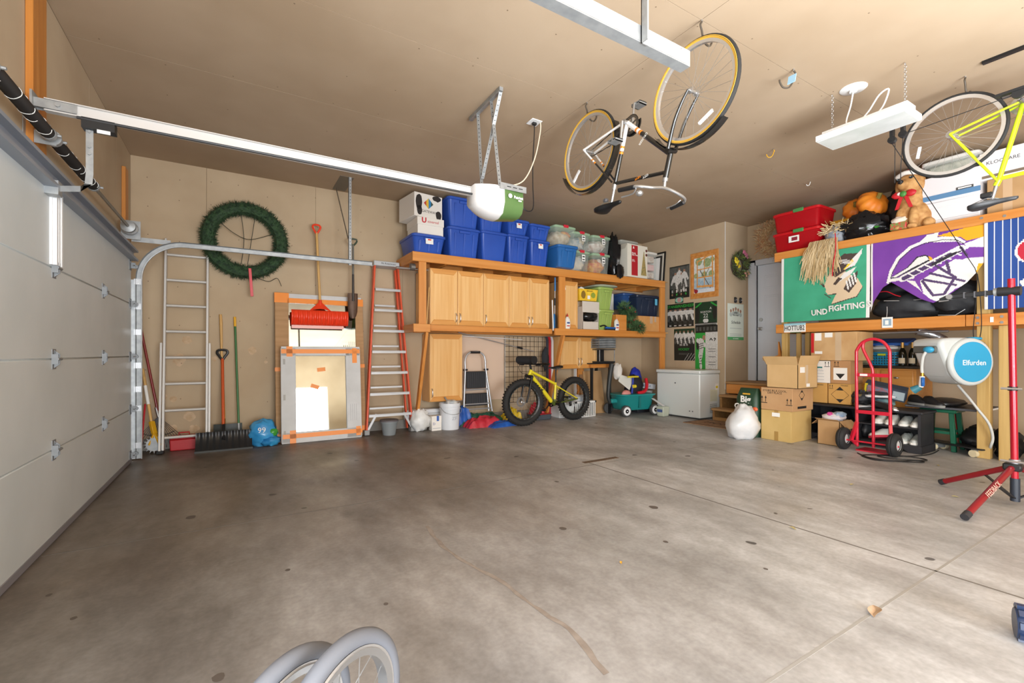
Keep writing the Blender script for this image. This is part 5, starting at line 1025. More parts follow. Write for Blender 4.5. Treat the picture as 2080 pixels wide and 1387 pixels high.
tag(G().prism([(5.89, 6.04, .62), (6.06, 5.94, .46), (6.19, 5.97, .66), (6.02, 6.12, .72)], (.005, .01, .012)).ob('foam_panel', mat('foam_board', 'DCDDD6', .6)), 'pale foam panel stuck upright in the wagon', 'panel')
tag(G().ball((5.98, 6.16, .80), (.09, .08, .14), 14, 10, .35, 3, 9).ob('white_cloth', mat('cloth_white', 'E2DDD6', .8)), 'crumpled white cloth on top of the wagon load', 'cloth')
fr = T('soda_carton', 'flat white and grey soda carton with blue lettering beside the wagon', 'carton', (6.66, 6.20, .46), rot=(0, 8, -6)); G().box(-.22, .22, -.12, .12, 0, .10).ob('body', mat('soda_grey', 'C9CCD0', .6), fr, bev=.004); txt('FRESCA', .07, mat('print_blue', '2A5A86', .6), fr, (-.02, -.1215, .05), shear=.2)
for i, (z, c, lab) in enumerate(((0, '2A2C30', 'black storage case at the bottom of the pile by the freezer'), (.15, '5A5E60', 'dark grey case in the middle of the pile by the freezer'), (.28, 'D2D4D0', 'pale grey box topmost under the soda carton'))):
    b = T('storage_case', lab, 'case', (6.66, 6.26, z), group='cases piled by the freezer'); m_ = mat('pile_%d' % i, c, .5); G().box(-.2, .2, -.14, .14, 0, .11).ob('body', m_, b, bev=.01); G().box(-.205, .205, -.145, .145, .105, .13).ob('lid', m_, b, bev=.008)
# chest freezer
fz = T('chest_freezer', 'white chest freezer standing below the hockey posters', 'freezer', (6.68, 4.94, 0)); fw = mat('freezer_white', 'DDE1DE', .3, coat=.3)
G().box(0, .545, 0, .92, .02, .77).ob('cabinet', fw, fz, bev=.02, seg=3); G().box(-.012, .55, -.012, .932, .772, .835).ob('lid', fw, fz, bev=.018, seg=3)
for y in (.4, .52): G().box(-.026, -.01, y-.06, y+.06, .785, .80).ob('lid_grip', fw, fz, bev=.004)
G().lathe([(0, -.004), (.012, -.004), (.012, .004), (0, .004)], (-.002, .50, .60), 'x', 14).ob('lock', mat('lock_grey', '55585A', .4), fz)
for y in (.20, .14): G().lathe([(0, -.004), (.010, -.004), (.010, .004), (0, .004)], (-.002, y, .13), 'x', 12).ob('indicator', mat('lock_grey', '55585A', .4), fz)
for i in range(9): G().box(.27+.0*i, .47, -.0012, .001, .10+i*.018, .106+i*.018).ob('vent_slot', mat('vent_shadow', '4E5450', .7), fz)
G().box(.28, .47, -.0015, .001, .30, .50).ob('energy_label', mat('label_pale', 'D8DAC0', .6), fz); G().box(.42, .50, -.0022, .001, .49, .60).mi(1).box(.43, .49, -.003, 0, .52, .56).ob('price_sticker', [paper, mat('sticker_yellow', 'E4CF1E', .5)], fz)
for i in range(8): G().box(.29, .44, -.0022, -.001, .31+i*.022, .314+i*.022).ob('label_line', mat('print_grey', 'B9B9B9', .7), fz)
tb_ = T('clear_tub', 'small translucent tub on the floor at the freezer corner', 'tub', (6.52, 5.58, 0)); G().taper((0, 0), (.15, .15), (.17, .17), 0, .18).ob('body', mat('tub_clear', 'DDE3CF', .3, al=.6), tb_, bev=.02, seg=2); G().box(-.09, -.086, -.06, .05, .08, .13).ob('print', mat('lab_blue', '4A5E92', .6), tb_); G().bar((-.1, -.1, .2), (-.02, .22, .30), .05, .006).ob('lid', white, tb_)
# door mat
dm_ = T('door_mat', 'worn brown patterned door mat in front of the steps', 'mat', (6.50, 4.42, 0), rot=(0, 0, 0)); G().box(-.30, .28, -.42, .48, 0, .012).ob('pile', mat('mat_brown', '8C6E54', .95, c2='A88868', sc=18), dm_)
for a in ((-.29, -.27, -.41, .47), (.25, .27, -.41, .47), (-.29, .27, -.41, -.39), (-.29, .27, .45, .47)): G().box(*a, .012, .014).ob('border_line', mat('mat_dark', '4A3A34', .95), dm_)
txt('HOME', .18, mat('mat_dark', '4A3A34', .95), dm_, (.0, .03, .0135), (0, 0, -90), ex=.0005)
# ============================================================ posters
def raster(name, W, Hh, nx, nz, layers, mats, par, wave=None, th=.0015, sm=60, bot=None):
    """sheet facing local -y with a flat print: each cell takes the colour of the last shape that covers it"""
    g = G(); wf_ = wave or (lambda x, z: 0)
    def inside(p, sh):
        k = sh[0]
        if k == 'r': return sh[1] <= p[0] <= sh[2] and sh[3] <= p[1] <= sh[4]
        if k == 'e': return ((p[0]-sh[1])/sh[3])**2+((p[1]-sh[2])/sh[4])**2 <= 1
        if k == 'l':
            (ax, az), (bx_, bz) = sh[1], sh[2]; dx, dz = bx_-ax, bz-az; t = max(0, min(1, ((p[0]-ax)*dx+(p[1]-az)*dz)/(dx*dx+dz*dz))); return (p[0]-ax-t*dx)**2+(p[1]-az-t*dz)**2 <= sh[3]**2
        poly = sh[1]; c = False; j = len(poly)-1
        for i in range(len(poly)):
            xi, zi = poly[i]; xj, zj = poly[j]
            if (zi > p[1]) != (zj > p[1]) and p[0] < (xj-xi)*(p[1]-zi)/(zj-zi)+xi: c = not c
            j = i
        return c
    bf = bot or (lambda x: 0)
    for i in range(nz+1):
        for j in range(nx+1):
            x = j/nx; z = bf(x)+(1-bf(x))*i/nz; X, Z = x*W, z*Hh
            g.v.append(V((X, wf_(x, z), Z)))
    for i in range(nz):
        for j in range(nx):
            x_ = (j+.5)/nx; p = (x_, bf(x_)+(1-bf(x_))*(i+.5)/nz); k = 0
            for sh, mi_ in layers:
                if inside(p, sh): k = mi_
            a = i*(nx+1)+j; g.f.append([a, a+1, a+nx+2, a+nx+1]); g.m.append(k)
    o = g.ob(name, mats, par, sm=sm); so_ = o.modifiers.new('thickness', 'SOLIDIFY'); so_.thickness = th; so_.offset = 1
    return o
pk, pd_, pw, pgn, pgr, psk = mat('print_black', '20221F', .5), mat('print_charcoal', '454743', .5, c2='5A5C58', sc=20), mat('print_white', 'DAD9D4', .5, c2='BDBDB8', sc=40), mat('print_green', '2E9A3C', .5), mat('print_darkgreen', '1C3A26', .5), mat('print_skin', 'A07860', .6)
def poster(lab, y0, z0, W, Hh, layers, mats, nx=60, nz=60, texts=(), wav=.0):
    t = T('sports_poster', lab, 'poster', (7.2385, y0, z0), -90, 'posters on the bump-out wall')
    raster('sheet', W, Hh, nx, nz, layers, mats, t, wave=(lambda x, z: -wav*(1+math.sin(x*5))*z) if wav else None)
    for s, x, z, sz, m in texts: txt(s, sz, m, t, (x*W, -.003-2*wav, z*Hh), ex=.0004, off=sz*.012)
    return t
PM = [pk, pd_, pw, pgn, pgr, psk]
def player(cx, cz, s, k=2): return [(('e', cx, cz+.14*s, .045*s, .05*s), 5), (('e', cx, cz, .10*s, .13*s), k), (('l', (cx-.08*s, cz+.06*s), (cx-.16*s, cz-.1*s), .035*s), k), (('l', (cx+.08*s, cz+.06*s), (cx+.16*s, cz-.08*s), .035*s), k), (('l', (cx-.04*s, cz-.1*s), (cx-.08*s, cz-.3*s), .04*s), 1), (('l', (cx+.04*s, cz-.1*s), (cx+.09*s, cz-.28*s), .04*s), k)]
lay = [(('r', .02, .98, .3, .97), 1)]+player(.5, .72, 1.1)+player(.3, .58, 1.2)+player(.62, .56, 1.2)+player(.75, .66, 1.1)
for i in range(4): lay += [(('r', .1+i*.23, .18+i*.23, .06, .28), 4), (('r', .11+i*.23, .17+i*.23, .18, .26), 2), (('e', .14+i*.23, .12, .04, .03), 3 if i % 2 else 5)]
poster('black and white team poster left of the painted window picture', 6.03, 2.18, .455, .62, lay, PM)
lay = [(('r', 0, 1, .45, .75), 1)]
for i in range(5): lay += player(.12+i*.19, .58, 1.0)
for i in range(5): lay += [(('r', .05+i*.19, .18+i*.19, .12+.03*(i % 2), .13+.03*(i % 2)), 1), (('r', .05+i*.19, .18+i*.19, .2, .21), 1), (('r', .07+i*.19, .16+i*.19, .05, .07), 2)]
poster('dark team poster with green stand up and cheer heading', 6.08, 1.63, .60, .445, lay, PM, 70, 50, [('STAND', .20, .88, .075, pgn), ('UP', .415, .88, .075, pgn), ('AND', .57, .88, .078, pgn), ('CHEER', .82, .88, .078, pgn)])
lay = [(('r', 0, 1, 0, 1), 4), (('p', [(.22, .2), (.25, .75), (.38, .93), (.62, .93), (.78, .75), (.78, .2)]), 4), (('e', .12, .5, .1, .4), 0), (('e', .9, .6, .1, .35), 0), (('l', (.05, .8), (.3, .98), .03), 3), (('l', (.75, .95), (.98, .8), .03), 3), (('e', .5, .22, .12, .09), 2), (('r', 0, 1, 0, .1), 2), (('r', .02, .98, .1, .13), 0), (('r', .03, .97, .03, .07), 1)]
poster('dark green jersey poster with the number 22', 5.455, 1.62, .455, .435, lay, PM, 50, 50, [('22', .5, .42, .10, pw), ('NORTON', .5, .58, .05, pw), ('A', .72, .72, .06, pw)])
lay = [(('r', 0, 1, .8, 1), 4), (('r', 0, 1, .55, .62), 1)]
for i in range(5): lay += player(.12+i*.19, .78, .8)
for i in range(4): lay += [(('l', (.5+i*.13, .0), (.72+i*.13, .22), .008), 2)]
for i in range(4): lay += [(('r', .25, .75-.05*i, .22-i*.03, .23-i*.03), 1)]
poster('black hockey poster with white script and green lettering', 5.92, .99, .46, .60, lay, PM, 50, 60, [('HOCKEY', .5, .35, .062, pgn), ('m & h', .5, .5, .075, pw)], wav=.006)
lay = [(('r', 0, 1, .86, 1), 0), (('r', 0, .46, 0, .83), 3), (('r', .46, 1, 0, .84), 2)]+[(('r', .04+i*.16, .13+i*.16, .88, .97), 1) for i in range(6)]
lay += [(('e', .40, .72, .07, .06), 5), (('e', .24, .58, .18, .13), 2), (('l', (.1, .6), (.12, .5), .06), 0), (('l', (.3, .5), (.24, .3), .09), 2), (('l', (.22, .32), (.26, .05), .055), 2), (('l', (.1, .66), (.45, .55), .05), 2)]+[(('l', (.1+.0*i, .55-i*.05), (.38, .6-i*.05), .008), 0) for i in range(3)]+[(('l', (.2, .12+i*.06), (.3, .13+i*.06), .008), 0) for i in range(4)]
lay += [(('l', (.66, .66), (.72, .70), .012), 0), (('l', (.72, .70), (.78, .66), .012), 0), (('l', (.84, .70), (.92, .69), .012), 0), (('l', (.92, .69), (.86, .65), .012), 0)]+[(('r', .6, .92, .1+i*.06, .106+i*.06), 1) for i in range(8)]
poster('green and white schedule poster with a hockey player above the freezer', 5.447, .84, .455, .79, lay, PM, 60, 90)
mg = T('round_magnet', 'small teal oval sign pinned between the team posters', 'sign', (7.2375, 5.90, 2.085), -90); raster('plate', .19, .12, 30, 20, [(('e', .5, .5, .46, .42), 1), (('e', .5, .5, .25, .35), 2)], [mat('sign_rim', '2E4A40', .5), mat('sign_teal', '8FC4B0', .5), mat('sign_rose', 'B98E8E', .6)], mg)
# painted window picture
wn = T('window_picture', 'painted picture of an open wooden window with lake and red bird', 'picture', (7.2385, 5.545, 2.13), -90); W, Hh = .575, .84
lay = [(('r', 0, 1, 0, 1), 0), (('r', .12, .86, .12, .88), 1), (('r', .12, .86, .5, .88), 2), (('r', .12, .86, .14, .42), 3), (('r', .12, .86, .12, .2), 4)]
for x, z, r in ((.3, .8, .12), (.6, .75, .14), (.75, .5, .1), (.2, .5, .08), (.5, .5, .1), (.78, .8, .08)): lay.append((('e', x, z, r, r*.7), 5))
lay += [(('l', (.72, .2), (.35, .6), .012), 6), (('l', (.5, .45), (.7, .66), .008), 6), ][:2]
lay += [(('l', (.24, .26), (.24, .80), .018), 7), (('l', (.24, .80), (.78, .92), .018), 7), (('l', (.80, .22), (.78, .92), .022), 7), (('l', (.24, .26), (.80, .24), .022), 7), (('l', (.50, .26), (.50, .85), .014), 7), (('l', (.24, .62), (.80, .64), .012), 7), (('l', (.24, .45), (.80, .45), .012), 7), (('e', .2, .16, .07, .045), 8), (('l', (.14, .2), (.2, .16), .02), 8)]
lay += [(('r', 0, .1, 0, 1), 0), (('r', .9, 1, 0, 1), 0), (('r', 0, 1, .92, 1), 0), (('r', 0, 1, 0, .08), 0)]
raster('canvas', W, Hh, 80, 110, lay, [mat('paint_frame', 'C07A34', .6, c2='D0924C', sc=20)]+[mat('paint_'+n, c, .6, c2=c2, sc=25) for n, c, c2 in (('water', 'A8C0CC', 'C4D4D8'), ('sky', 'C4D0D0', 'E2E2DA'), ('lake', '8FAABC', 'B4C8D0'), ('snow', 'DCE0E4', 'CCD2DA'), ('leaf', '7E9462', 'A4AE80'), ('branch', '5E5850', '4A443E'), ('sash', 'D08E44', 'DCA05A'), ('bird', 'A82432', '86202A'))], wn)
for a in ((0, W, 0, .055), (0, W, Hh-.055, Hh), (0, .05, .055, Hh-.055), (W-.05, W, .055, Hh-.055)): G().box(a[0], a[1], -.012, -.001, a[2], a[3]).ob('frame_edge', MC['paint_frame'], wn, bev=.003)
# schedule calendar, clips and flower wreath on the return wall
sc_ = T('schedule_calendar', 'white team schedule sheet with green foot beside the house door', 'calendar', (7.305, 4.8455, 1.36), 0); W, Hh = .47, .64
lay = [(('r', 0, 1, 0, .08), 1)]+sum([[(('e', .2+i*.15, .86-.03*abs(i-2), .055, .05), 3), (('e', .2+i*.15, .76-.03*abs(i-2), .08, .06), 2)] for i in range(5)], [])+[(('r', .15, .85, .12+i*.04, .125+i*.04), 2) for i in range(6)]
raster('sheet', W, Hh, 50, 70, lay, [mat('sheet_pale', 'D9E0D2', .6), mat('sheet_green', '4A9A5A', .6), mat('sheet_grey', 'AEB6AE', .6), psk], sc_); txt('UND\nHockey', .05, ink, sc_, (W/2, -.003, .46)); txt('Schedule', .075, ink, sc_, (W/2, -.003, .31), shear=.2); txt('GO HAWKS', .03, paper, sc_, (W/2, -.003, .025))
for x, lab in ((7.515, 'small black wall clip, left of two above the calendar'), (7.665, 'small black wall clip, right of two above the calendar')):
    c = T('wall_clip', lab, 'clip', (x, 4.846, 2.065), group='black clips above the calendar'); G().box(-.035, .03, -.03, 0, -.05, .05).ob('body', black, c, bev=.012); G().box(-.01, .035, -.033, -.03, -.004, .01).ob('chrome_bar', steel2, c)
def wreath(nm, lab, c, rz, R, r, cols, n, seed, flat=.5):
    w_ = T(nm, lab, 'wreath', c, rz); rd = random.Random(seed); ms = [mat(nm+'_%d' % i, k, .8) for i, k in enumerate(cols)]; g = G().mi(0).torus((0, 0, 0), R, r*.35, 'y', 30, 6)
    for i in range(n):
        a = rd.random()*2*PI; p = V((R*math.cos(a), -.02, R*math.sin(a)))+V((rd.gauss(0, r*.3), -abs(rd.gauss(0, r*.3*flat)), rd.gauss(0, r*.3))); t = V((-math.sin(a), 0, math.cos(a)))*rd.choice((-1, .3)); d = (V((math.cos(a), -.3, math.sin(a)))*rd.uniform(-.4, 1)+t*.8+V((rd.uniform(-.4, .4), -rd.random()*.5, rd.uniform(-.4, .4)))).normalized()
        wd_ = d.cross(V((0, 1, 0))).normalized()*rd.uniform(.003, .008); q = p+d*rd.uniform(.05, .12); m_ = p.lerp(q, .5); g.mi(rd.randrange(len(cols))).add([p, m_-wd_, q, m_+wd_], [(0, 1, 2, 3)])
    g.ob('twigs', ms, w_)['kind'] = 'stuff'; return w_
fwr = wreath('flower_wreath', 'twig wreath with yellow and pink spring flowers beside the house door', (7.59, 4.83, 2.68), 0, .165, .12, ('4A4038', '5E6A3A', '7E9A4A', '3E342E', '6E8A5E', '8A8A3A'), 900, 5)
for x, z, r, c, n in ((-.17, .06, .045, 'E8D030', 8), (-.12, -.02, .04, 'E6C82A', 6), (.06, .22, .04, 'D87A9A', 6), (.13, .17, .04, 'DE8AA8', 5), (.17, -.12, .035, 'E8B4A4', 4), (.10, -.16, .035, 'E2A898', 4)):
    for i in range(n):
        a = i*2.4; o = G().ball((x+r*.8*math.cos(a), -.07-.01*(i % 3), z+r*.8*math.sin(a)), (r*.55, r*.35, r*.55), 8, 6).ob('blossom', mat('bloom_'+c, c, .7), fwr)
wreath('wheat_wreath', 'dried wheat straw wreath on the wall above the house door', (7.87, 4.32, 3.10), -90, .21, .20, ('C9A878', 'B8926A', 'D8BE94', 'A07E5A', 'C0865A'), 1300, 9)
# ============================================================ storage loft on the house wall
lo = T('storage_loft', 'two level lumber storage loft along the house wall hung with flags', 'loft', (0, 0, 0))
YE = .35
def pl(nm, a, m): return G().box(*a).ob(nm, m, lo, bev=.004)
pl('top_beam', (6.80, 6.84, YE, 3.76, 2.47, 2.605), pine['y']); pl('lower_beam', (6.80, 6.84, 1.70, 3.74, 1.42, 1.547), pine['y']); pl('lower_beam', (6.80, 6.84, YE, 1.695, 1.42, 1.547), pine['y'])
pl('back_beam', (7.85, 7.89, YE, 3.55, 2.47, 2.59), pine['y']); pl('lower_back_beam', (7.85, 7.89, YE, 3.55, 1.42, 1.54), pine['y'])
ply = wood('plywood', 'C99A5C', 'D9AE74', 'y')
pl('top_deck', (6.84, 7.89, YE, 3.76, 2.592, 2.605), ply); pl('lower_deck', (6.84, 7.89, YE, 3.74, 1.535, 1.547), ply)
for i in range(7): pl('joist', (6.84, 7.85, 3.70-i*.52, 3.74-i*.52, 2.47, 2.59), pine['x']); pl('joist', (6.84, 7.85, 3.69-i*.52, 3.73-i*.52, 1.42, 1.533), pine['x'])
for y0, y1, z1 in ((1.515, 1.62, 2.47), (1.36, 1.455, 1.42), (.5, .6, 2.47)): pl('post', (6.845, 6.94, y0, y1, 0, z1), treated)
pl('post', (6.845, 6.92, 3.60, 3.68, .64, 2.47), treated)
for y in (3.50, 3.38, 3.30): pl('stud', (6.95, 6.99, y-.03, y+.03, .6, 1.42), treated)
G().prism([(6.90, 3.76, 1.30), (6.90, 3.76, 1.10), (6.90, 4.0, 1.02), (6.90, 3.72, 1.0)][:3]+[(6.90, 3.70, 1.02)], (.04, 0, 0)).ob('corner_brace', pine['z'], lo)
for y, z in ((1.57, 2.57), (1.40, 2.55), (1.60, 1.51), (1.60, 1.45), (1.42, 1.51), (1.42, 1.45)): G().cyl((6.794, y, z), (6.80, y, z), .014, n=10).ob('bolt_head', steel2, lo)
G().box(6.793, 6.80, 1.48, 1.505, 1.455, 1.51).ob('joist_tag', paper, lo)
# ---- flags
def flag(lab, y0, z0, W, Hh, layers, mats, nx, nz, wave, bot=None, x=6.785):
    t = T('cloth_flag', lab, 'flag', (x, y0, z0), -90, 'flags pinned to the loft front')
    raster('cloth', W, Hh, nx, nz, layers, mats, t, wave=wave, bot=bot, th=.0012); return t
fgw = mat('flag_white', 'E2E0DC', .8); fgn = mat('flag_green', '43A782', .8, c2='3A9A76', sc=3); skin = mat('flag_skin', 'D8C0A0', .8); fbr = mat('flag_brown', '4A3C36', .8); fye = mat('flag_yellow', 'E8C83A', .8)
def N1(x, y): 
    yt = 332-.163*(x-190); yb = 822-.06*(x-190); return ((x-190)/692, 1-(y-yt)/(yb-yt))
def NP(*a): return ('p', [N1(*q) for q in a])
def NL(a, b, r): return ('l', N1(*a), N1(*b), r)
lay = [(NP((590, 440), (565, 495), (548, 540), (565, 560), (560, 580), (580, 605), (645, 598), (605, 680), (795, 620), (835, 545), (800, 480), (700, 420)), 2),
       (NP((590, 440), (640, 340), (700, 290), (810, 285), (780, 380), (700, 430), (640, 470)), 3), (NP((700, 420), (760, 330), (830, 250), (825, 290), (780, 380), (730, 400)), 1), (NP((695, 415), (760, 330), (770, 350), (710, 410)), 4),
       (NP((640, 520), (700, 440), (790, 390), (760, 440), (690, 490)), 1), (NP((660, 470), (690, 480), (640, 530), (620, 525)), 3), (NP((700, 560), (740, 480), (800, 420), (790, 520), (740, 590)), 3)]
for i in range(4): lay += [(NL((720+i*18, 500-i*20), (735+i*18, 560-i*18), .009), 1), (NL((640+i*22, 345+i*8), (720+i*18, 335+i*6), .006), 1)]
lay += [(NL((565, 495), (590, 440), .004), 3), (NL((580, 605), (645, 598), .005), 3), (NL((605, 680), (795, 620), .006), 3), (NL((548, 540), (530, 520), .012), 3), (NL((555, 600), (600, 630), .006), 3), (NL((795, 620), (835, 545), .004), 3), (('r', 0, .035, 0, 1), 1), (('r', .965, 1, 0, 1), 1)]
f1 = flag('green flag with a profile head and white lettering pinned to the loft', 3.645, 1.575, 1.08, .92, lay, [fgn, fgw, skin, fbr, fye], 150, 120, lambda x, z: -.012*(1+math.sin(x*9+z*2))*(.3+.7*(1-z)))
for s, x, z, sz, rot in (('UND', .475, .115, .105, 3), ('FIGHTING S', .80, .165, .105, 3)): txt(s, sz, fgw, f1, (x*1.08, -.03, z*.92), (90, -rot, 0), sx=.86, off=.003)
pur = mat('flag_purple', '7A3FA0', .8, c2='6E3794', sc=3); gold = mat('flag_gold', 'EBA51E', .8); dpu = mat('flag_darkpurple', '4E3A62', .8); fgy = mat('flag_grey', 'CFC8CC', .8); fbk2 = mat('flag_black', '2A2830', .8)
def N2(x, y):
    yt = 212-.165*(x-880); yb = 775-.06*(x-880); return ((x-880)/895, 1-(y-yt)/(yb-yt))
def QP(*a): return ('p', [N2(*q) for q in a])
def QL(a, b, r): return ('l', N2(*a), N2(*b), r)
lay = [(QP((1420, 150), (1790, 40), (1800, 150), (1640, 190), (1600, 160)), 1), (QP((1290, 200), (1350, 140), (1440, 120), (1425, 165), (1600, 170), (1610, 195)), 2), (QP((1620, 215), (1790, 145), (1785, 240), (1650, 240)), 2), (QP((1630, 325), (1785, 315), (1785, 520), (1480, 420)), 2), (QP((1540, 380), (1790, 360), (1790, 520), (1640, 500)), 1)]
arc = [(1035, 510), (1060, 420), (1120, 320), (1220, 235), (1330, 190), (1450, 165), (1560, 168), (1615, 200)]
lay += [(QL(arc[i], arc[i+1], .018), 2) for i in range(7)]+[(QL((arc[i][0]+8, arc[i][1]+14), (arc[i+1][0]+8, arc[i+1][1]+14), .004), 5) for i in range(7)]
lay += [(QP((1055, 480), (1110, 440), (1190, 395), (1270, 310), (1340, 292), (1385, 320), (1395, 350), (1220, 420), (1100, 475)), 5), (QP((1065, 470), (1120, 440), (1200, 395), (1280, 315), (1340, 302), (1370, 330), (1220, 405), (1100, 470)), 2), (QP((1360, 300), (1395, 320), (1390, 350), (1375, 345)), 1)]
lay += [(QP((1300, 500), (1420, 420), (1560, 330), (1720, 350), (1690, 500), (1560, 560), (1440, 660), (1330, 600)), 2), (QP((1180, 490), (1260, 500), (1330, 600), (1440, 660), (1380, 640), (1290, 560)), 2)]
lay += [(QL((1050, 495), (1240, 470), .02), 2), (QL((1160, 480), (1600, 250), .042), 2), (QL((1170, 478), (1590, 262), .026), 3)]+[(QL((1200+i*70, 440-i*32), (1250+i*70, 460-i*32), .008), 2) for i in range(6)]+[(QL((1400, 370), (1580, 270), .016), 5), (QL((1540, 270), (1640, 240), .02), 2), (QL((1600, 240), (1640, 300), .012), 3)]
lay += [(QL(a, b, .013), 3) for a, b in (((1380, 440), (1620, 500)), ((1420, 380), (1560, 470)), ((1320, 500), (1400, 610)), ((1560, 470), (1480, 600)), ((1330, 490), (1560, 530)), ((1500, 350), (1520, 430)), ((1400, 610), (1480, 600)))]
lay += [(('r', 0, .02, 0, 1), 2)]
def bot2(x):
    K = [(0, .05), (.03, .2), (.12, .38), (.2, .44), (.32, .33), (.48, .18), (.58, .12), (.7, .2), (.85, .34), (.93, .46), (1, .6)]
    for (a, b), (c, d) in zip(K, K[1:]):
        if x <= c: return b+(d-b)*(x-a)/(c-a)
    return .6
flag('purple and gold flag with a horned football helmet drooping from the loft', 2.555, 1.59, 1.03, .905, lay, [pur, gold, fgw, dpu, fgy, fbk2], 150, 110, lambda x, z: -.02*(1+math.sin(x*7-z*5))*(1-z), bot=bot2)
lay = [(('r', i/17+.02, i/17+.028, 0, 1), 1) for i in range(17)]+[(('e', .36, .62, .13, .14), 1), (('e', .36, .62, .11, .12), 2), (('e', .38, .62, .06, .07), 1), (('l', (.3, .28), (.36, .18), .03), 1), (('l', (.42, .28), (.34, .12), .03), 1), (('r', 0, .02, 0, 1), 1)]
flag('navy pinstripe flag at the right end of the loft', 1.545, 1.59, .95, .915, lay, [mat('flag_navy', '24488E', .8), fgw, mat('flag_red', 'C0283C', .8)], 130, 60, lambda x, z: -.008*(1+math.sin(x*20+z)))
# raffia skirt hanging over the green flag
ra = T('raffia_bundle', 'straw raffia bundle draped over the green flag', 'raffia', (6.76, 3.10, 2.60), -90); rd = random.Random(4)
g = G(); rm_ = [mat('raffia_a', 'D2B88A', .85), mat('raffia_b', 'BFA272', .85), mat('raffia_c', 'E2CCA2', .85)]
for i in range(330):
    x = rd.uniform(-.17, .17); L_ = rd.uniform(.2, .62)*(1-1.1*abs(x+.03)); b_ = x*1.15+rd.uniform(-.08, .08)-.03; y = rd.uniform(-.05, -.0)
    g.mi(rd.randrange(3)).grid([[(x+s*.004+(b_-x)*t+.012*math.sin(t*6+i), y+.06*(1-t)**3*1-.01*math.sin(t*5+i), .06-t*L_) for s in (-1, 1)] for t in (0, .1, .3, .5, .75, 1)])
g.ob('strands', rm_, ra)['kind'] = 'stuff'
G().tube([(.18, -.05, .1), (.19, -.06, -.1), (.16, -.06, -.3), (.15, -.06, -.46)], .006, 5, sub=4).ob('red_cord', red, ra)
# plates and tag on the lower beam
lp = T('licence_plate', 'white licence plate reading HOTTUB2 on the lower loft beam', 'licence plate', (6.796, 3.622, 1.418), -90); raster('plate', .297, .137, 30, 14, [(('r', 0, 1, .82, 1), 1), (('r', 0, 1, 0, .1), 2), (('r', .3, .8, 0, .09), 3)], [mat('plate_white', 'EDEDE8', .4), mat('plate_sky', '9CCCD8', .4), mat('plate_sun', 'E0964A', .4), mat('plate_green', '4E6A3A', .5)], lp); txt('HOTTUB2', .095, ink, lp, (.148, -.004, .066), sx=.64, off=.001)
ct = T('card_tag', 'laminated card tag hanging from the lower loft beam', 'tag', (6.793, 2.447, 1.438), -90); raster('card', .11, .13, 16, 20, [(('r', .1, .9, .2, .85), 1), (('r', .3, .6, .3, .7), 0)], [paper, mat('tag_skyblue', '8FA9BC', .5)], ct); G().tube([(.05, 0, .13), (.055, 0, .2), (.05, .01, .26)], .002, 5).ob('string', paper, ct)
# ---- bags on the lower loft deck
bkm = mat('duffel_black', '24262A', .6, c2='33363A', sc=6, bump=.3, bs=10)
def lump(nm, lab, cat, c, r, m, sd, nz=.25, sc=2.5, zmin=None): return tag(G().ball((0, 0, r[2]*.9), r, 24, 16, nz, sc, sd, zmin=0).ob(nm, m, None, sm=60, loc=c), lab, cat)
l1 = lump('duffel_bag', 'large black duffel with pale zip slumped on the lower loft', 'bag', (7.05, 2.25, 1.548), (.20, .36, .17), bkm, 1)
G().tube([(-.17, -.24, .22), (-.19, -.05, .21), (-.185, .2, .23)], .004, 5, sub=4).ob('zip', mat('zip_grey', 'A8A6A2', .5), l1)
lump('red_piped_bag', 'black gym bag with red piping behind the duffel', 'bag', (7.15, 2.42, 1.80), (.18, .26, .14), mat('gym_black', '1A1B1E', .5), 2)
tag(G().tube([on('x', 6.93, 1780, 595), on('x', 6.90, 1800, 592), on('x', 6.90, 1820, 600), on('x', 6.92, 1840, 604)], .006, 6, sub=4).ob('red_piping', red), 'red piping cord lying over the black gym bag', 'cord')
lump('black_jacket', 'black padded jacket bunched at the right of the lower loft', 'jacket', (7.05, 1.82, 1.548), (.20, .26, .22), mat('jacket_black', '202226', .7, bump=.6, bs=14), 3, .3, 3.5)
tag(G().tube([on('x', 6.80, 1905, 640), on('x', 6.80, 1940, 640), on('x', 6.82, 1960, 628)], .004, 5).ob('jacket_strap', steel), 'thin silver strap lying on the black jacket', 'strap')
# ---- on the top deck
Z = 2.607
rdm = mat('bin_red_clear', 'B3121C', .25, al=.86); 
def redbin(lab, c, h):
    t = tote(lab, c, .66, .50, h, rdm, mat('bin_red_lid', 'C41820', .3), name='red_bin', grp='clear red bins on the loft', ribs=False, rz=-90, tp=.08)
    G().box(-.02, .12, -.262, -.235, h-.05, h).ob('latch', mat('latch_green', '4E8A4E', .4), t, bev=.005); G().ball((0, 0, h*.4), (.25, .18, h*.34), 14, 8, .25, 3, int(h*100)).ob('contents', mat('ornament_red', '8A1018', .3), t); return t
r1 = redbin('clear red bin with green latch, lower of two on the loft', (7.10, 3.50, Z), .30); G().box(-.08, .06, -.254, -.245, .12, .21).mi(1).box(-.04, .04, -.2555, -.25, .14, .19).ob('sticker', [paper, mat('sticker_maroon', '8A2A3A', .5)], r1)
redbin('clear red bin with green latch, upper of two on the loft', (7.10, 3.50, Z+.30), .29)
yt = tote('black tote with yellow lid behind the red bins', (7.45, 3.10, Z), .55, .45, .40, mat('tote_black', '202225', .45), mat('lid_yellow', 'D8A21C', .45), rz=-90, ribs=False)
pm_ = mat('pumpkin_orange', 'E07A1C', .5, c2='EA8E2A', sc=8); pst = mat('pumpkin_stem', '8A7A32', .7)
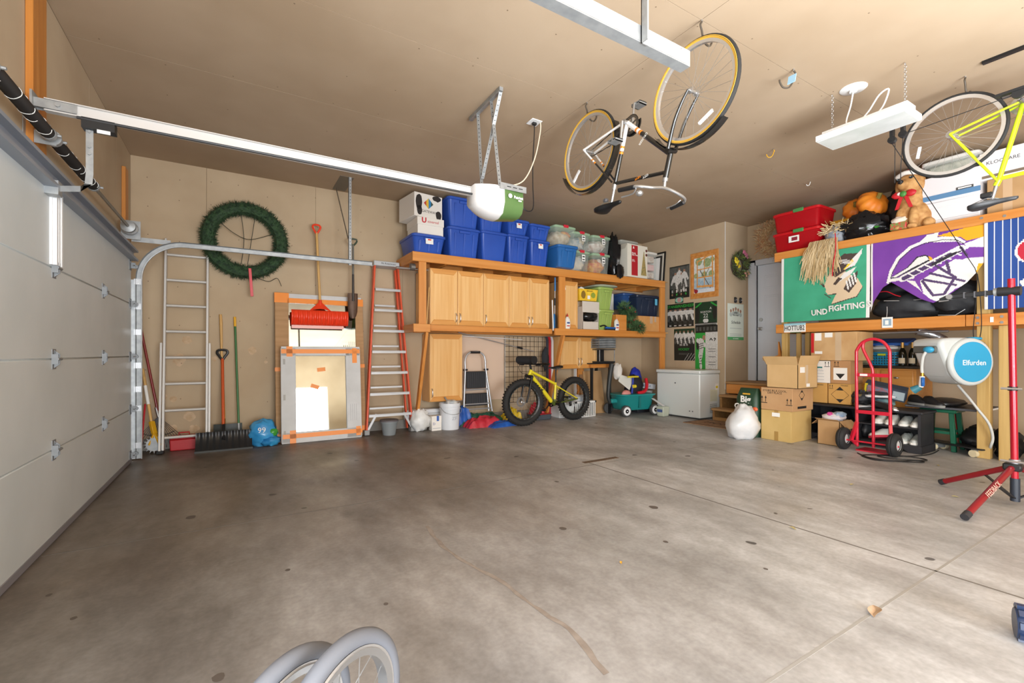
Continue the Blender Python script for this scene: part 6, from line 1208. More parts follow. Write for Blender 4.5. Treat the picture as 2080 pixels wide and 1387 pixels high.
def pumpkin(lab, c, R, rot):
    p = T('pumpkin', lab, 'pumpkin', c, rot=rot, group='pumpkins on the loft'); n, m_ = 40, 16; vs = []
    for i in range(m_+1):
        th = PI*i/m_
        for j in range(n):
            a = 2*PI*j/n; k = 1-.07*abs(math.sin(a*5))**.5*0+.05*math.cos(a*10); r = R*math.sin(th)*k; vs.append((r*math.cos(a), r*math.sin(a), R*.78*math.cos(th)*(1-.25*math.exp(-(math.sin(th)*3)**2))))
    g = G().add(vs, [(i*n+j, i*n+(j+1) % n, (i+1)*n+(j+1) % n, (i+1)*n+j) for i in range(m_) for j in range(n)]); g.ob('shell', pm_, p, sm=80)
    G().tube([(0, 0, R*.55), (.01, 0, R*.75), (.03, 0, R*.9)], [.035, .025, .028], 8).ob('stem', pst, p); return p
pumpkin('round orange pumpkin tilted left of the bigger one on the loft', (7.42, 2.97, 3.14), .155, (0, -70, 20)); pumpkin('wide golden pumpkin lying against the dog figure', (7.16, 2.68, 3.09), .18, (0, -60, 60))
lump('trash_bag', 'glossy black rubbish bag with green inside on the loft edge', 'bag', (6.99, 2.70, Z), (.15, .27, .18), mat('bag_black2', '191A1C', .15, bump=.7, bs=9), 5, .35, 3.5)
lump('black_sack', 'dull black sack behind the pumpkins on the loft', 'bag', (7.62, 2.46, Z), (.15, .30, .20), MC['bag_black'], 6)
lump('black_netting', 'black bundle standing just behind the dog figure', 'bundle', (7.32, 2.47, Z), (.13, .14, .33), MC['bag_black'], 8)
tag(G().ball((6.93, 2.62, Z+.12), (.06, .12, .03), 10, 6, .3, 3, 3).ob('green_cloth', mat('cloth_green', '3E8A2E', .6)), 'green cloth strip showing on the rubbish bag', 'cloth')
sc2 = T('scarecrow', 'straw scarecrow doll with grey shirt slumped beside the red bins', 'doll', (6.98, 3.02, Z), -90); G().ball((0, 0, .12), (.14, .10, .13), 14, 10, .25, 3, 4, zmin=0).ob('shirt', mat('shirt_grey', '8A94A0', .8, c2='A8AEB4', sc=10), sc2)
g = G(); rd = random.Random(8)
for i in range(160):
    a = rd.uniform(0, PI); p = V((rd.uniform(-.1, .16), rd.uniform(-.1, .05), .2+rd.uniform(-.05, .05))); d = V((rd.uniform(-1, 1), -.4, rd.uniform(-.7, .6))).normalized()*rd.uniform(.06, .14); w_ = d.cross(V((0, 1, .2))).normalized()*.004; g.mi(i % 3).add([p-w_, p+w_, p+d+w_, p+d-w_], [(0, 1, 2, 3)])
g.ob('straw', rm_, sc2)['kind'] = 'stuff'
# seated dog figure with santa hat and red bow
dg = T('dog_figure', 'tan seated dog figurine with santa hat and red bow', 'figurine', (6.99, 2.20, Z), -90)
fur = mat('dog_tan', 'A8743E', .7, c2='CFA064', sc=14, bump=.5, bs=18, det=6)
g = G()
for c, r in (((0.02, .02, .17), (.17, .15, .19)), ((.10, .05, .14), (.12, .14, .16)), ((-.02, -.01, .33), (.135, .12, .19)), ((-.03, -.03, .46), (.10, .095, .12)), ((-.03, -.04, .575), (.115, .105, .11)), ((-.055, -.13, .545), (.062, .075, .055)), ((-.055, -.12, .515), (.05, .06, .035)), ((-.09, -.12, .12), (.05, .05, .15)), ((.04, -.125, .12), (.05, .05, .15)), ((-.09, -.17, .025), (.05, .07, .035)), ((.04, -.17, .025), (.05, .07, .035)), ((.16, -.06, .05), (.06, .10, .06)), ((.16, .12, .04), (.06, .08, .04)), ((.09, -.03, .545), (.035, .05, .10)), ((-.14, -.02, .545), (.03, .05, .10))): g.ball(c, r, 20, 14, zmin=0)
o = g.ob('body', fur, dg); r_ = o.modifiers.new('remesh', 'REMESH'); r_.mode = 'VOXEL'; r_.voxel_size = .010; r_.use_smooth_shade = True; sm_ = o.modifiers.new('smooth', 'SMOOTH'); sm_.factor = .6; sm_.iterations = 6
G().ball((-.06, -.205, .565), (.03, .022, .024), 12, 8).ob('nose', mat('nose_black', '1E1E22', .25), dg)
for x in (-.105, .02): G().ball((x, -.135, .615), (.022, .014, .017), 12, 8).ob('eye', mat('eye_dark', '1C2224', .2), dg); G().ball((x-.005, -.148, .618), (.006, .004, .006), 6, 4).ob('eye_glint', mat('eye_blue', '9AB8C8', .2), dg)
G().tube([(-.12, -.10, .665), (-.04, -.14, .68), (.05, -.10, .668), (.08, 0, .665), (.04, .07, .665), (-.08, .07, .665), (-.13, -.0, .665), (-.12, -.10, .665)], .026, 10, sub=4).ob('hat_brim', mat('hat_white', 'E9E4DC', .9, bump=.5, bs=30), dg); G().ball((-.02, -.01, .69), (.09, .085, .06), 16, 10).ob('hat_crown', mat('hat_red', 'B8282C', .7), dg)
bow = mat('bow_red', 'C8222C', .5)
for s in (-1, 1): G().ball((-.05+s*.065, -.14, .43), (.055, .025, .04), 14, 8, .15, 3, 2).ob('bow_loop', bow, dg); G().grid([[(-.05+s*(.02+.05*t)-.018, -.142-.005*math.sin(t*4), .41-.15*t), (-.05+s*(.02+.05*t)+.018, -.142, .41-.15*t)] for t in (0, .3, .6, 1)], .006, (0, 1, 0)).ob('bow_tail', bow, dg)
G().ball((-.05, -.16, .43), (.035, .02, .035), 12, 8).ob('bow_knot', mat('bow_green', '4A8A3E', .5), dg); G().ball((-.09, -.16, .44), (.022, .012, .02), 10, 6).ob('bow_candy', mat('hat_white', 'E9E4DC', .9), dg)
G().box(-.16, -.0, -.225, -.15, .0, .09).ob('gift_box', mat('gift_red', 'C8303A', .5, c2='4E9A4A', sc=40), dg, bev=.01); G().ball((-.08, -.19, .115), (.075, .045, .04), 14, 8, .3, 5, 2).ob('gift_frill', mat('frill', 'E2D4C4', .8), dg)
# white file cartons, clear tub, brown carton
wf1 = T('lidded_carton', 'white lidded carton with blue band, stacked above another on the loft', 'box', (7.12, 1.865, Z+.27), -90); lcm = mat('carton_coolwhite', 'E4E2E4', .6)
G().box(-.24, .25, -.18, .25, 0, .30).ob('body', lcm, wf1, bev=.004); G().box(-.245, .255, -.185, -.18, .03, .085).ob('blue_band', mat('band_blue', '5A86AE', .6), wf1); G().box(.06, .20, -.1885, -.184, .085, .115).mi(1).box(.075, .185, -.190, -.186, .093, .107).ob('handle_slot', [mat('slot_dark', '4A4A46', .6), paper], wf1)
wf2 = T('lidded_carton', 'white lidded carton at the bottom of the loft stack behind the saddle', 'box', (7.12, 1.865, Z), -90); G().box(-.24, .25, -.18, .25, 0, .265).ob('body', lcm, wf2, bev=.004); G().box(-.243, .253, -.184, .253, .20, .268).ob('lid', lcm, wf2, bev=.004); G().box(-.2, .24, -.1815, -.18, .06, .065).ob('crease', mat('print_grey', 'B9B9B9', .7), wf2)
ct2 = tote('clear tub with greyish contents topmost beside the bicycle wheel', (7.14, 1.87, Z+.572), .50, .42, .20, clr, mat('white_lid', 'DAD8D2', .5), name='clear_storage_box', ribs=False, rz=-90); G().box(-.2, .2, -.16, .16, .02, .14).ob('contents', mat('paper_grey', 'BDB8A8', .8, c2='8E9080', sc=14), ct2, bev=.03)
bc = T('brown_carton', 'brown taped carton under the lime bicycle saddle on the loft', 'box', (7.18, 1.42, Z), -90); G().box(-.15, .16, -.2, .25, 0, .40).ob('body', cardd, bc, bev=.004); G().box(-.03, .04, -.2015, -.2, 0, .40).ob('tape', mat('tape_tan', 'C8A884', .4), bc)
wc = T('white_carton', 'white printed carton topmost at the right end of the loft', 'box', (7.2, 1.45, Z+.402), -90); G().box(-.18, .2, -.22, .25, 0, .30).ob('body', lcm, wc, bev=.004); txt('KLOCKARE', .05, mat('print_dark', '5A5A58', .6), wc, (.0, -.2215, .18)); G().box(-.16, .18, -.2215, -.22, .02, .05).ob('stripe', mat('stripe_brown', '7A6A58', .6), wc)
cb3 = T('brown_carton', 'brown carton at the far right end of the loft by the frame', 'box', (7.2, 1.02, Z), -90); G().box(-.2, .2, -.2, .25, 0, .55).ob('body', card, cb3, bev=.004); G().box(-.03, .03, -.2015, -.2, 0, .55).ob('tape', mat('tape_tan', 'C8A884', .4), cb3)
# ============================================================ cartons by the steps
def carton(nm, lab, c, sx, sy, h, m, grp=None, rz=0, flaps=None, tape_=None):
    t = T(nm, lab, 'box', c, rz, grp)
    if flaps is None: G().box(0, sx, 0, sy, 0, h).ob('body', m, t, bev=.004)
    else:
        G().box(0, .006, 0, sy, 0, h).box(sx-.006, sx, 0, sy, 0, h).box(0, sx, 0, .006, 0, h).box(0, sx, sy-.006, sy, 0, h).box(0, sx, 0, sy, 0, .006).ob('body', m, t)
        for P in flaps: G().prism(P, (.003, .003, .004)).ob('flap', m, t)
    return t
# rotate: local x -> depth (world +x), local y -> world +y ; face seen from the left is x=0, face seen from the right is y=0
def lx(s, sz, m, par, y, z, off=.0): return txt(s, sz, m, par, (-.0012, y, z), (90, 0, -90), off=off)
ca = mat('carton_olive', 'C2A262', .8, c2='CDAE70', sc=3)
b1 = carton('moving_carton', 'plain tan carton at the bottom of the stack beside the white sack', (5.95, 3.08, 0), .49, .385, .39, ca)
G().box(-.0015, 0, .16, .21, .0, .12).ob('tape', mat('tape_brown', 'A98548', .4), b1); G().box(-.0015, 0, .16, .21, .30, .39).ob('tape', mat('tape_brown', 'A98548', .4), b1); G().box(-.002, 0, .14, .24, .31, .36).ob('shipping_label', paper, b1)
b2 = carton('moving_carton', 'brown carton printed store in a cool dry place, middle of the stack', (5.94, 3.06, .392), .50, .40, .29, mat('carton_mid', 'B88E62', .8, c2='C29A6E', sc=3))
lx('STORE IN A COOL,\nDRY PLACE', .036, ink, b2, .22, .235)
def arrows(par, face, a, z, s):
    for d in (-.022*s, .022*s):
        if face == 'x': P = [(-.0012, a+d-.011*s, z+.045*s), (-.0012, a+d+.011*s, z+.045*s), (-.0012, a+d, z+.075*s)]; G().prism(P, (-.0006, 0, 0)).box(-.0018, -.0012, a+d-.003*s, a+d+.003*s, z, z+.05*s).ob('arrow_mark', ink, par)
        else: P = [(a+d-.011*s, -.0012, z+.045*s), (a+d+.011*s, -.0012, z+.045*s), (a+d, -.0012, z+.075*s)]; G().prism(P, (0, -.0006, 0)).box(a+d-.003*s, a+d+.003*s, -.0018, -.0012, z, z+.05*s).ob('arrow_mark', ink, par)
    if face == 'x': G().box(-.0018, -.001, a-.04*s, a+.04*s, z-.014*s, z-.006*s).ob('arrow_bar', ink, par)
    else: G().box(a-.04*s, a+.04*s, -.0018, -.001, z-.014*s, z-.006*s).ob('arrow_bar', ink, par)
arrows(b2, 'x', .36, .10, 1.1); arrows(b2, 'x', .04, .09, 1.0)
def diamond(par, a, z, s, face='y', fill=True):
    f = (lambda p, q: (p, -.0012, q)) if face == 'y' else (lambda p, q: (-.0012, p, q)); v = (0, -.0006, 0) if face == 'y' else (-.0006, 0, 0)
    for P in ([(0, .5), (-.2, .28), (.2, .28)], [(0, -.5), (-.2, -.28), (.2, -.28)]): G().prism([f(a+p*s, z+q*s) for p, q in P], v).ob('hazard_mark', ink, par)
    for A, B_ in (((0, .5), (-.5, 0)), ((-.5, 0), (0, -.5)), ((0, -.5), (.5, 0)), ((.5, 0), (0, .5))): G().bar(f(a+A[0]*s, z+A[1]*s), f(a+B_[0]*s, z+B_[1]*s), .004, .002).ob('hazard_line', ink, par)
diamond(b2, .22, .20, .13); G().box(.12, .33, -.0015, 0, .03, .06).ob('bar_print', ink, b2)
b3 = carton('open_carton', 'open tan carton with raised flaps on top of the stack', (5.95, 3.0, .684), .47, .39, .295, card, flaps=[[(0, 0, .295), (0, .39, .295), (-.055, .41, .40), (-.055, -.01, .40)], [(0, 0, .295), (.47, 0, .295), (.5, -.03, .41), (.0, -.03, .41)], [(.47, 0, .295), (.47, .39, .295), (.53, .40, .38), (.53, 0, .38)], [(0, .39, .295), (.47, .39, .295), (.47, .45, .38), (0, .45, .38)]])
G().box(.05, .16, -.002, 0, .20, .27).ob('shipping_label', paper, b3); G().box(.2, .28, -.002, 0, .02, .06).ob('shipping_label', paper, b3); G().box(.18, .24, -.0015, 0, .06, .295).ob('tape', mat('tape_clear', 'C8B090', .3), b3)
# second column on the shoe bench
B = .478
c1 = carton('battery_carton', 'small tan carton left of the hazard carton on the bench', (6.58, 2.958, B), .30, .225, .262, mat('carton_ochre', 'C4954F', .8, c2='CE9F5A', sc=3)); txt('FRAGILE', .02, ink, c1, (-.0012, .08, .235), (90, 0, -90)); arrows(c1, 'x', .20, .19, .7)
c2 = carton('battery_carton', 'small tan carton with hazard diamond on the bench', (6.58, 2.69, B), .30, .255, .262, MC['carton_ochre']); diamond(c2, .12, .12, .20, 'x'); arrows(c2, 'x', .22, .20, .6); lx('FRAGILE', .022, ink, c2, .07, .238)
c3 = carton('white_filter_carton', 'white printed carton stacked on the bench cartons', (6.56, 2.915, B+.264), .32, .265, .285, wcb); arrows(c3, 'x', .035, .22, .8); G().box(-.0015, 0, .09, .18, .19, .21).ob('teal_logo', mat('logo_teal', '2E7A78', .5), c3); lx('Surflife', .04, mat('print_grey', 'B9B9B9', .7), c3, .13, .16)
for i, k in enumerate(('C23A32', '4A5E92', '9AA0A4')): G().box(-.0015, 0, .18, .20, .03+i*.04, .05+i*.04).ob('bullet', mat('bul_'+k, k, .6), c3); G().box(-.0015, 0, .07, .165, .037+i*.04, .043+i*.04).ob('print_line', mat('print_grey', 'B9B9B9', .7), c3)
c4 = carton('battery_carton', 'brown carton with white corrosive label on the stack', (6.56, 2.685, B+.264), .34, .225, .29, mat('carton_mid2', 'B08458', .8, c2='BA8E62', sc=3)); G().box(-.0015, 0, .035, .19, .045, .20).ob('white_label', paper, c4); arrows(c4, 'x', .155, .225, .8)
G().prism([(-.0025, .06, .125), (-.0025, .165, .125), (-.0025, .113, .06)], (.001, 0, 0)).ob('corrosive_mark', ink, c4)
c5 = carton('large_carton', 'big scuffed tan carton topmost beneath the loft beam', (6.57, 2.62, B+.556), .45, .53, .365, mat('carton_scuffed', 'BE9664', .75, c2='CCA878', sc=5))
for a in ((.40, .48, .26, .36), (.27, .36, .30, .36), (.39, .48, .085, .12)): G().box(-.002, 0, *a).ob('shipping_label', paper, c5)
G().box(-.0025, 0, .49, .525, .1, .36).ob('red_tape', mat('tape_red', 'C2242A', .4), c5); G().box(-.0015, 0, .17, .24, 0, .36).ob('clear_tape', mat('tape_clear', 'C8B090', .3), c5)
# open low carton of clothes on the floor
c6 = carton('clothes_carton', 'open brown carton overflowing with clothes beside the hand truck', (6.22, 2.66, 0), .30, .245, .30, cardd, flaps=[[(0, 0, .30), (0, .245, .30), (-.05, .25, .32), (-.05, 0, .32)], [(0, .245, .30), (.3, .245, .30), (.3, .31, .24), (0, .31, .24)], [(0, 0, .30), (.30, 0, .3), (.3, -.08, .22), (0, -.08, .22)]])
cl = [('C8C4CC', 'D8D2D0'), ('B8327A', 'C85090'), ('7E98B8', 'A8BCCC')]
for i, (p, r) in enumerate((((.13, .12, .33), (.12, .12, .06)), ((.06, .13, .37), (.03, .035, .03)), ((.14, .06, .37), (.08, .07, .04)))): G().ball(p, r, 14, 8, .3, 3, i).ob('clothes', mat('clothes_%d' % i, cl[i][0], .85, c2=cl[i][1], sc=20), c6)
# white sack, charcoal bag
sk = tag(G().ball((0, 0, .20), (.19, .17, .25), 28, 18, .16, 2.4, 3, zmin=0, f=lambda p: V((p.x*(1.12-.9*max(0, p.z)*1.6), p.y*(1.15-.9*max(0, p.z)*1.6)-.12*max(0, p.z), p.z))).ob('garbage_sack', mat('sack_white2', 'E2E2E2', .3, c2='CFD2D4', sc=5, bump=.5, bs=7), sm=70, loc=(5.75, 3.60, 0)), 'full white garbage sack in front of the carton stack', 'bag')
cc = T('charcoal_bag', 'dark green charcoal bag with white Big lettering behind the white sack', 'bag', (6.02, 3.66, 0), -90); G().loft([(.30, .16, 0, .03), (.33, .21, .1, .07), (.32, .20, .52, .07), (.27, .10, .61, .03), (.25, .05, .65, .015)]).ob('sack', mat('bag_green_dark', '24422E', .45), cc, sm=60)
txt('Big', .12, paper, cc, (.0, -.106, .50), off=.004); txt('Green', .10, paper, cc, (-.03, -.108, .40), off=.004); G().box(-.05, .05, -.088, -.075, .565, .585).ob('yellow_mark', mat('sticker_yellow2', 'D8A83A', .5), cc); G().ball((.13, -.10, .38), (.04, .02, .03), 10, 6).ob('red_spot', mat('spot_orange', 'D8643A', .5), cc)
# ============================================================ shoe bench
sbm = mat('bench_black', '232326', .5, c2='2C2C30', sc=6)
sbn = T('shoe_bench', 'black shoe bench with shelves of sneakers under the loft', 'bench', (6.52, 1.99, 0)); BL = 1.22
G().box(-.02, .42, -.02, BL+.02, .44, .47).ob('top', sbm, sbn, bev=.008); G().box(0, .40, 0, .025, 0, .44).ob('end_panel', sbm, sbn); G().box(0, .40, BL-.025, BL, 0, .44).ob('end_panel', sbm, sbn); G().box(0, .40, .60, .62, .07, .44).ob('divider', sbm, sbn)
G().box(.0, .39, .02, BL-.02, .27, .285).ob('shelf', sbm, sbn); G().box(0, .39, .02, BL-.02, .07, .085).ob('shelf', sbm, sbn); G().box(.385, .40, 0, BL, .05, .44).ob('back', sbm, sbn)
G().prism([(-.012, -.012, 0), (-.012, .1, 0), (-.012, .16, .04), (-.012, BL-.15, .04), (-.012, BL-.1, 0), (-.012, BL+.01, 0), (-.012, BL+.01, .085), (-.012, -.012, .085)], (.014, 0, 0)).ob('plinth', sbm, sbn); G().box(0, .40, -.012, 0, 0, .085).ob('plinth_side', sbm, sbn)
# shoes
def shoe(lab, c, rz, m, sole, tilt=(0, 0), grp='sneakers on the shoe bench', L=.28, lace=paper):
    t = T('sneaker', lab, 'shoe', c, rot=(tilt[0], tilt[1], rz), group=grp); rows = []
    for i in range(11):
        u = i/10; x = -L/2+L*u; w_ = .038+.012*math.sin(u*PI)-(.02*((u-.85)/.15)**2 if u > .85 else 0)-(.012*((.12-u)/.12)**2 if u < .12 else 0); h = .095-.05*min(1, max(0, (u-.38)/.4))-(.02*((u-.85)/.15)**2 if u > .85 else 0); h *= (1-.25*((.1-u)/.1)) if u < .1 else 1
        rows.append([(x, w_*math.cos(a)*(1 if a < 3 else 1), .022+max(0, h)*math.sin(a)**.7) for a in [PI*j/8 for j in range(9)]])
    g = G().grid(rows); g.add(rows[0], [tuple(range(9))]); g.add(rows[-1], [tuple(range(9))]); g.ob('upper', m, t, sm=60)
    P = []
    for i in range(11): u = i/10; w_ = .042+.012*math.sin(u*PI)-(.02*((u-.85)/.15)**2 if u > .85 else 0)-(.012*((.12-u)/.12)**2 if u < .12 else 0); P.append((-L/2+L*u-.003+.006*u, w_))
    G().prism([(x, y, 0) for x, y in P]+[(x, -y, 0) for x, y in reversed(P)], (0, 0, .028)).ob('sole', sole, t, bev=.004)
    G().ball((-L*.22, 0, .108), (.05, .026, .012), 12, 6).ob('collar', black, t)
    for i in range(4): G().box(-.02+i*.02, -.013+i*.02, -.028, .028, .088-i*.011, .096-i*.011).ob('lace', lace, t)
    return t
sw1, sw2, sw3, sw4 = mat('shoe_grey', 'A9ABA6', .7, c2='C2C4BE', sc=25), mat('shoe_white', 'DAD6CC', .6), mat('shoe_black', '1E1F22', .5), mat('shoe_silver', '9CA4A0', .5, c2='C8CCC8', sc=25)
solew = mat('sole_white', 'E6E4DC', .6)
Z1, Z2 = .287, .087
for y, m_, lab in ((2.06, sw1, 'grey sneaker nearest the bench end on the upper shelf'), (2.17, sw1, 'grey sneaker second from the bench end on the upper shelf'), (2.30, sw2, 'white canvas shoe, right of two behind the hand truck'), (2.41, sw2, 'white canvas shoe, left of two behind the hand truck'), (2.80, sw3, 'black shoe on the far upper bench shelf, right'), (2.92, sw3, 'black shoe on the far upper bench shelf, left')): shoe(lab, (6.68, y, Z1), 182, m_, solew if m_ is not sw3 else black)
for y, m_, lab in ((2.065, sw4, 'silver running shoe nearest the bench end on the lower shelf'), (2.175, sw4, 'silver running shoe second from the end on the lower shelf')): shoe(lab, (6.68, y, Z2), 180, m_, solew)
shoe('white sneaker with red stripe tipped behind the truck wheel', (6.66, 2.40, Z2+.02), 150, sw2, mat('sole_red', 'C83A4A', .6), (20, 0)); 
for y in (2.56, 2.70): lump('dark_boot', 'dark boot standing on the lower bench shelf, %s' % ('right one' if y < 2.6 else 'left one'), 'boot', (6.70, y, Z2), (.12, .055, .10), sw3, 4, .15)
shoe('black running shoe with teal eyelets at the right table edge', (6.86, 1.98, .512), 230, sw3, mat('sole_grey', '8E8E8A', .6)); shoe('black running shoe behind the other on the table edge', (6.96, 2.14, .512), 235, sw3, mat('sole_grey', '8E8E8A', .6))
# skates and gear heaped on the bench
for c, lab, rz in (((6.62, 2.24, .472), 'black and white skate lying on the bench front', 200), ((6.62, 2.52, .472), 'black skate with red label behind the hand truck', 160), ((6.66, 2.40, .60), 'black skate lying on top of the bench heap', 120)):
    t = T('ice_skate', lab, 'skate', c, rot=(75, 0, rz), group='skates heaped on the bench'); G().loft([(.26, .085, .05, .03), (.25, .08, .09, .035), (.14, .075, .13, .03), (.12, .07, .24, .03)], c=(-.0, 0)).ob('boot', mat('skate_black', '18191C', .35), t, sm=50); G().prism([(-.13, -.01, 0), (.14, -.01, 0), (.16, -.01, .03), (.10, -.01, .05), (.0, -.01, .025), (-.10, -.01, .05)], (0, .02, 0)).ob('blade_holder', white, t); G().box(-.14, .15, -.002, .002, -.015, .005).ob('blade', steel2, t); G().box(-.05, .06, -.044, -.040, .08, .11).ob('stripe', red if 'red' in lab else paper, t)
gb = T('game_carton', 'colourful game carton tilted on the bench heap', 'box', (6.80, 2.42, .60), rot=(25, 12, -80)); G().box(-.2, .2, -.05, .05, 0, .16).mi(1).box(-.18, .05, -.0515, -.05, .03, .14).mi(2).box(.08, .19, -.0515, -.05, .02, .13).mi(3).box(-.2, -.17, -.0515, -.05, 0, .16).ob('body', [mat('game_slate', '3A4450', .5), mat('game_art', 'A8646A', .5, c2='6A8AA0', sc=25), mat('game_pale', 'A8B8BC', .5), mat('game_yellow', 'D8C02E', .5)], gb)
lump('dark_bag', 'dark padded glove heap at the left of the bench', 'gloves', (6.68, 2.62, .472), (.12, .10, .10), mat('glove_black', '26282C', .6, c2='B89A3A', sc=9, lo=.6, hi=.75), 5, .35, 4)
lump('teal_bag', 'dark teal bag under the game carton', 'bag', (6.86, 2.48, .472), (.14, .14, .09), mat('bag_teal', '2E4E5A', .6, c2='7EA09A', sc=5), 7)
# grey table on green stool
gt_ = T('folding_table', 'grey folding table top resting between bench and wall', 'table', (7.02, 2.02, 0)); G().box(-.05, .62, -.42, .26, .48, .505).ob('top', mat('table_grey', '55565A', .5), gt_, bev=.004); G().box(-.054, .62, -.424, -.42, .482, .500).ob('edge', paper, gt_)
for x, y in ((.55, -.35), (.55, .2)): G().cyl((x, y, 0), (x, y, .48), .014, n=10).ob('leg', steel, gt_)
lump('black_case', 'long flat black case lying on the folding table', 'case', (7.15, 1.98, .507), (.30, .20, .05), mat('case_black', '1E1E20', .4), 2, .1)
gs = T('green_stool', 'dark green wooden stool tucked under the folding table', 'stool', (7.14, 1.98, 0)); gsm = mat('stool_green', '12593F', .35)
for x, y, dx, dy in ((-.11, -.11, -.03, -.03), (.12, -.11, .03, -.03), (-.11, .12, -.03, .03), (.12, .12, .03, .03)): G().bar((x+dx, y+dy, 0), (x, y, .44), .045, .045, (0, 1, 0)).ob('leg', gsm, gs, bev=.005)
G().box(-.16, .17, -.16, .17, .44, .475).ob('seat', gsm, gs, bev=.008)
for z, a, b in ((.17, (-.13, -.13), (.14, -.13)), (.21, (-.13, -.13), (-.13, .14)), (.21, (.14, -.13), (.14, .14))): G().bar((*a, z), (*b, z), .02, .03).ob('stretcher', gsm, gs)
tag(G().bar((7.33, 1.86, .0), (7.36, 1.92, .47), .03, .03).ob('red_pole', red), 'short red pole standing behind the green stool', 'pole')
# maple base cabinet with dark counter against the house wall
mc = T('base_cabinet', 'maple base cabinet with dark counter under the loft', 'cabinet', (7.32, 2.28, 0)); G().box(0, .55, 0, .75, .08, .93).ob('body', cabd['y'], mc, bev=.004); G().box(-.03, .57, -.03, 1.1, .93, .965).ob('countertop', mat('counter_dark', '26241F', .4, c2='3A362E', sc=40), mc, bev=.006)
for i in range(2):
    d = G().box(-.02, 0, .02+i*.365, .365+i*.365, .70, .91).ob('drawer', cabd['y'], mc, bev=.012, seg=2); G().ball((-.035, .19+i*.365, .81), (.014, .03, .014), 10, 6).ob('knob', steel2, d); d = G().box(-.02, 0, .02+i*.365, .365+i*.365, .1, .67).ob('door', cabd['z'], mc, bev=.012, seg=2)
# on the counter
kt = .967
bsk = T('blue_basket', 'turquoise slotted plastic basket on the dark counter', 'basket', (7.44, 2.63, kt), -90); tqm = mat('basket_turq', '1E8EB8', .4)
for i in range(5): G().loft([(.26+.008*i, .18, .0+i*.034, .02), (.262+.008*i, .18, .016+i*.034, .02)], cap=(i == 0)).ob('band', tqm, bsk)
for i in range(9): G().box(-.12+i*.03-.006, -.12+i*.03+.006, -.096, -.088, 0, .16).ob('slat', tqm, bsk)
G().loft([(.30, .21, .155, .03), (.31, .22, .16, .03), (.31, .22, .175, .03)]).ob('rim', tqm, bsk); G().box(-.06, .03, -.105, -.099, .13, .16).ob('yellow_tag', mat('tag_yellow', 'C8D82E', .5), bsk)
ctb = tote('clear lidded food box standing in the turquoise basket', (7.44, 2.63, kt+.176), .29, .2, .09, clr, mat('white_lid', 'DAD8D2', .5), name='food_box', ribs=False, rz=-90, tp=.04)
tag(G().at((7.52, 2.60, kt+.31), (0, -14, 0)).box(-.14, .14, -.22, .22, -.02, .02).ob('blue_mat', mat('mat_blue', '2A5AA8', .5, c2='3468B4', sc=30), bev=.012, seg=2), 'royal blue ribbed cushion lying above the basket', 'cushion')
def wine(lab, c):
    t = T('wine_bottle', lab, 'bottle', c, -90, 'dark wine bottles on the counter'); G().lathe([(0, 0), (.04, 0), (.042, .01), (.042, .15), (.035, .19), (.016, .23), (.0155, .30), (0, .30)], (0, 0, 0), 'z', 20).ob('glass', mat('wine_dark', '1A1A12', .1), t); G().lathe([(.0165, .225), (.0165, .30), (0, .302)], (0, 0, 0), 'z', 14).ob('foil', mat('foil_gold', 'D8A85A', .4, .4), t)
    rows = [[(.0428*math.sin(a), -.0428*math.cos(a), z) for a in [-.9+1.8*i/8 for i in range(9)]] for z in (.03, .10)]; G().grid(rows).ob('paper_label', mat('label_cream', 'E8DCC0', .7), t)
wine('dark wine bottle with cream label, left of the pair', (7.36, 2.43, kt)); wine('dark wine bottle with cream label, right of the pair', (7.42, 2.345, kt))
wp_ = lump('water_pack', 'light blue shrink wrapped water pack on the counter', 'water pack', (7.50, 2.16, kt), (.12, .13, .16), mat('wrap_blue', '4AA8D8', .15, c2='A8D8EC', sc=18), 3, .15, 5)
lump('baseball_hat', 'olive and cream cap lying on the counter', 'cap', (7.38, 2.86, kt), (.10, .10, .05), mat('cap_olive', '8A8A6A', .8, c2='D8D0B8', sc=8), 2, .2)
lump('cream_pouch', 'cream coloured pouch lying at the left of the counter', 'pouch', (7.42, 3.02, kt), (.09, .10, .05), mat('pouch_cream', 'D2C8B2', .8), 6, .2)
msh = T('black_crate', 'black mesh crate standing behind the hand truck handle', 'crate', (7.40, 2.95, kt+.11), -90); G().box(-.12, .10, -.08, .1, -.1, .30).ob('body', mat('mesh_black', '1E1F20', .6), msh)
for i in range(5): G().box(-.12, .10, -.084, -.08, -.06+i*.07, -.03+i*.07).ob('slat', mat('crate_grey', '3A3C3E', .6), msh)
tag(G().cyl((7.05, 3.1, 1.39), (7.05, 1.9, 1.385), .014, n=10).ob('silver_rod', steel2), 'silver rod hung beneath the lower loft deck', 'rod')
tag(G().tube([(7.1, 2.2, 1.40), (7.2, 2.05, 1.33), (7.3, 1.95, 1.22), (7.35, 1.92, 1.1)], .05, 12, sub=5).ob('foil_duct', mat('foil_silver', 'B8B8BA', .3, .8, bump=.6, bs=30)), 'silver foil duct curving behind the hose reel', 'duct')
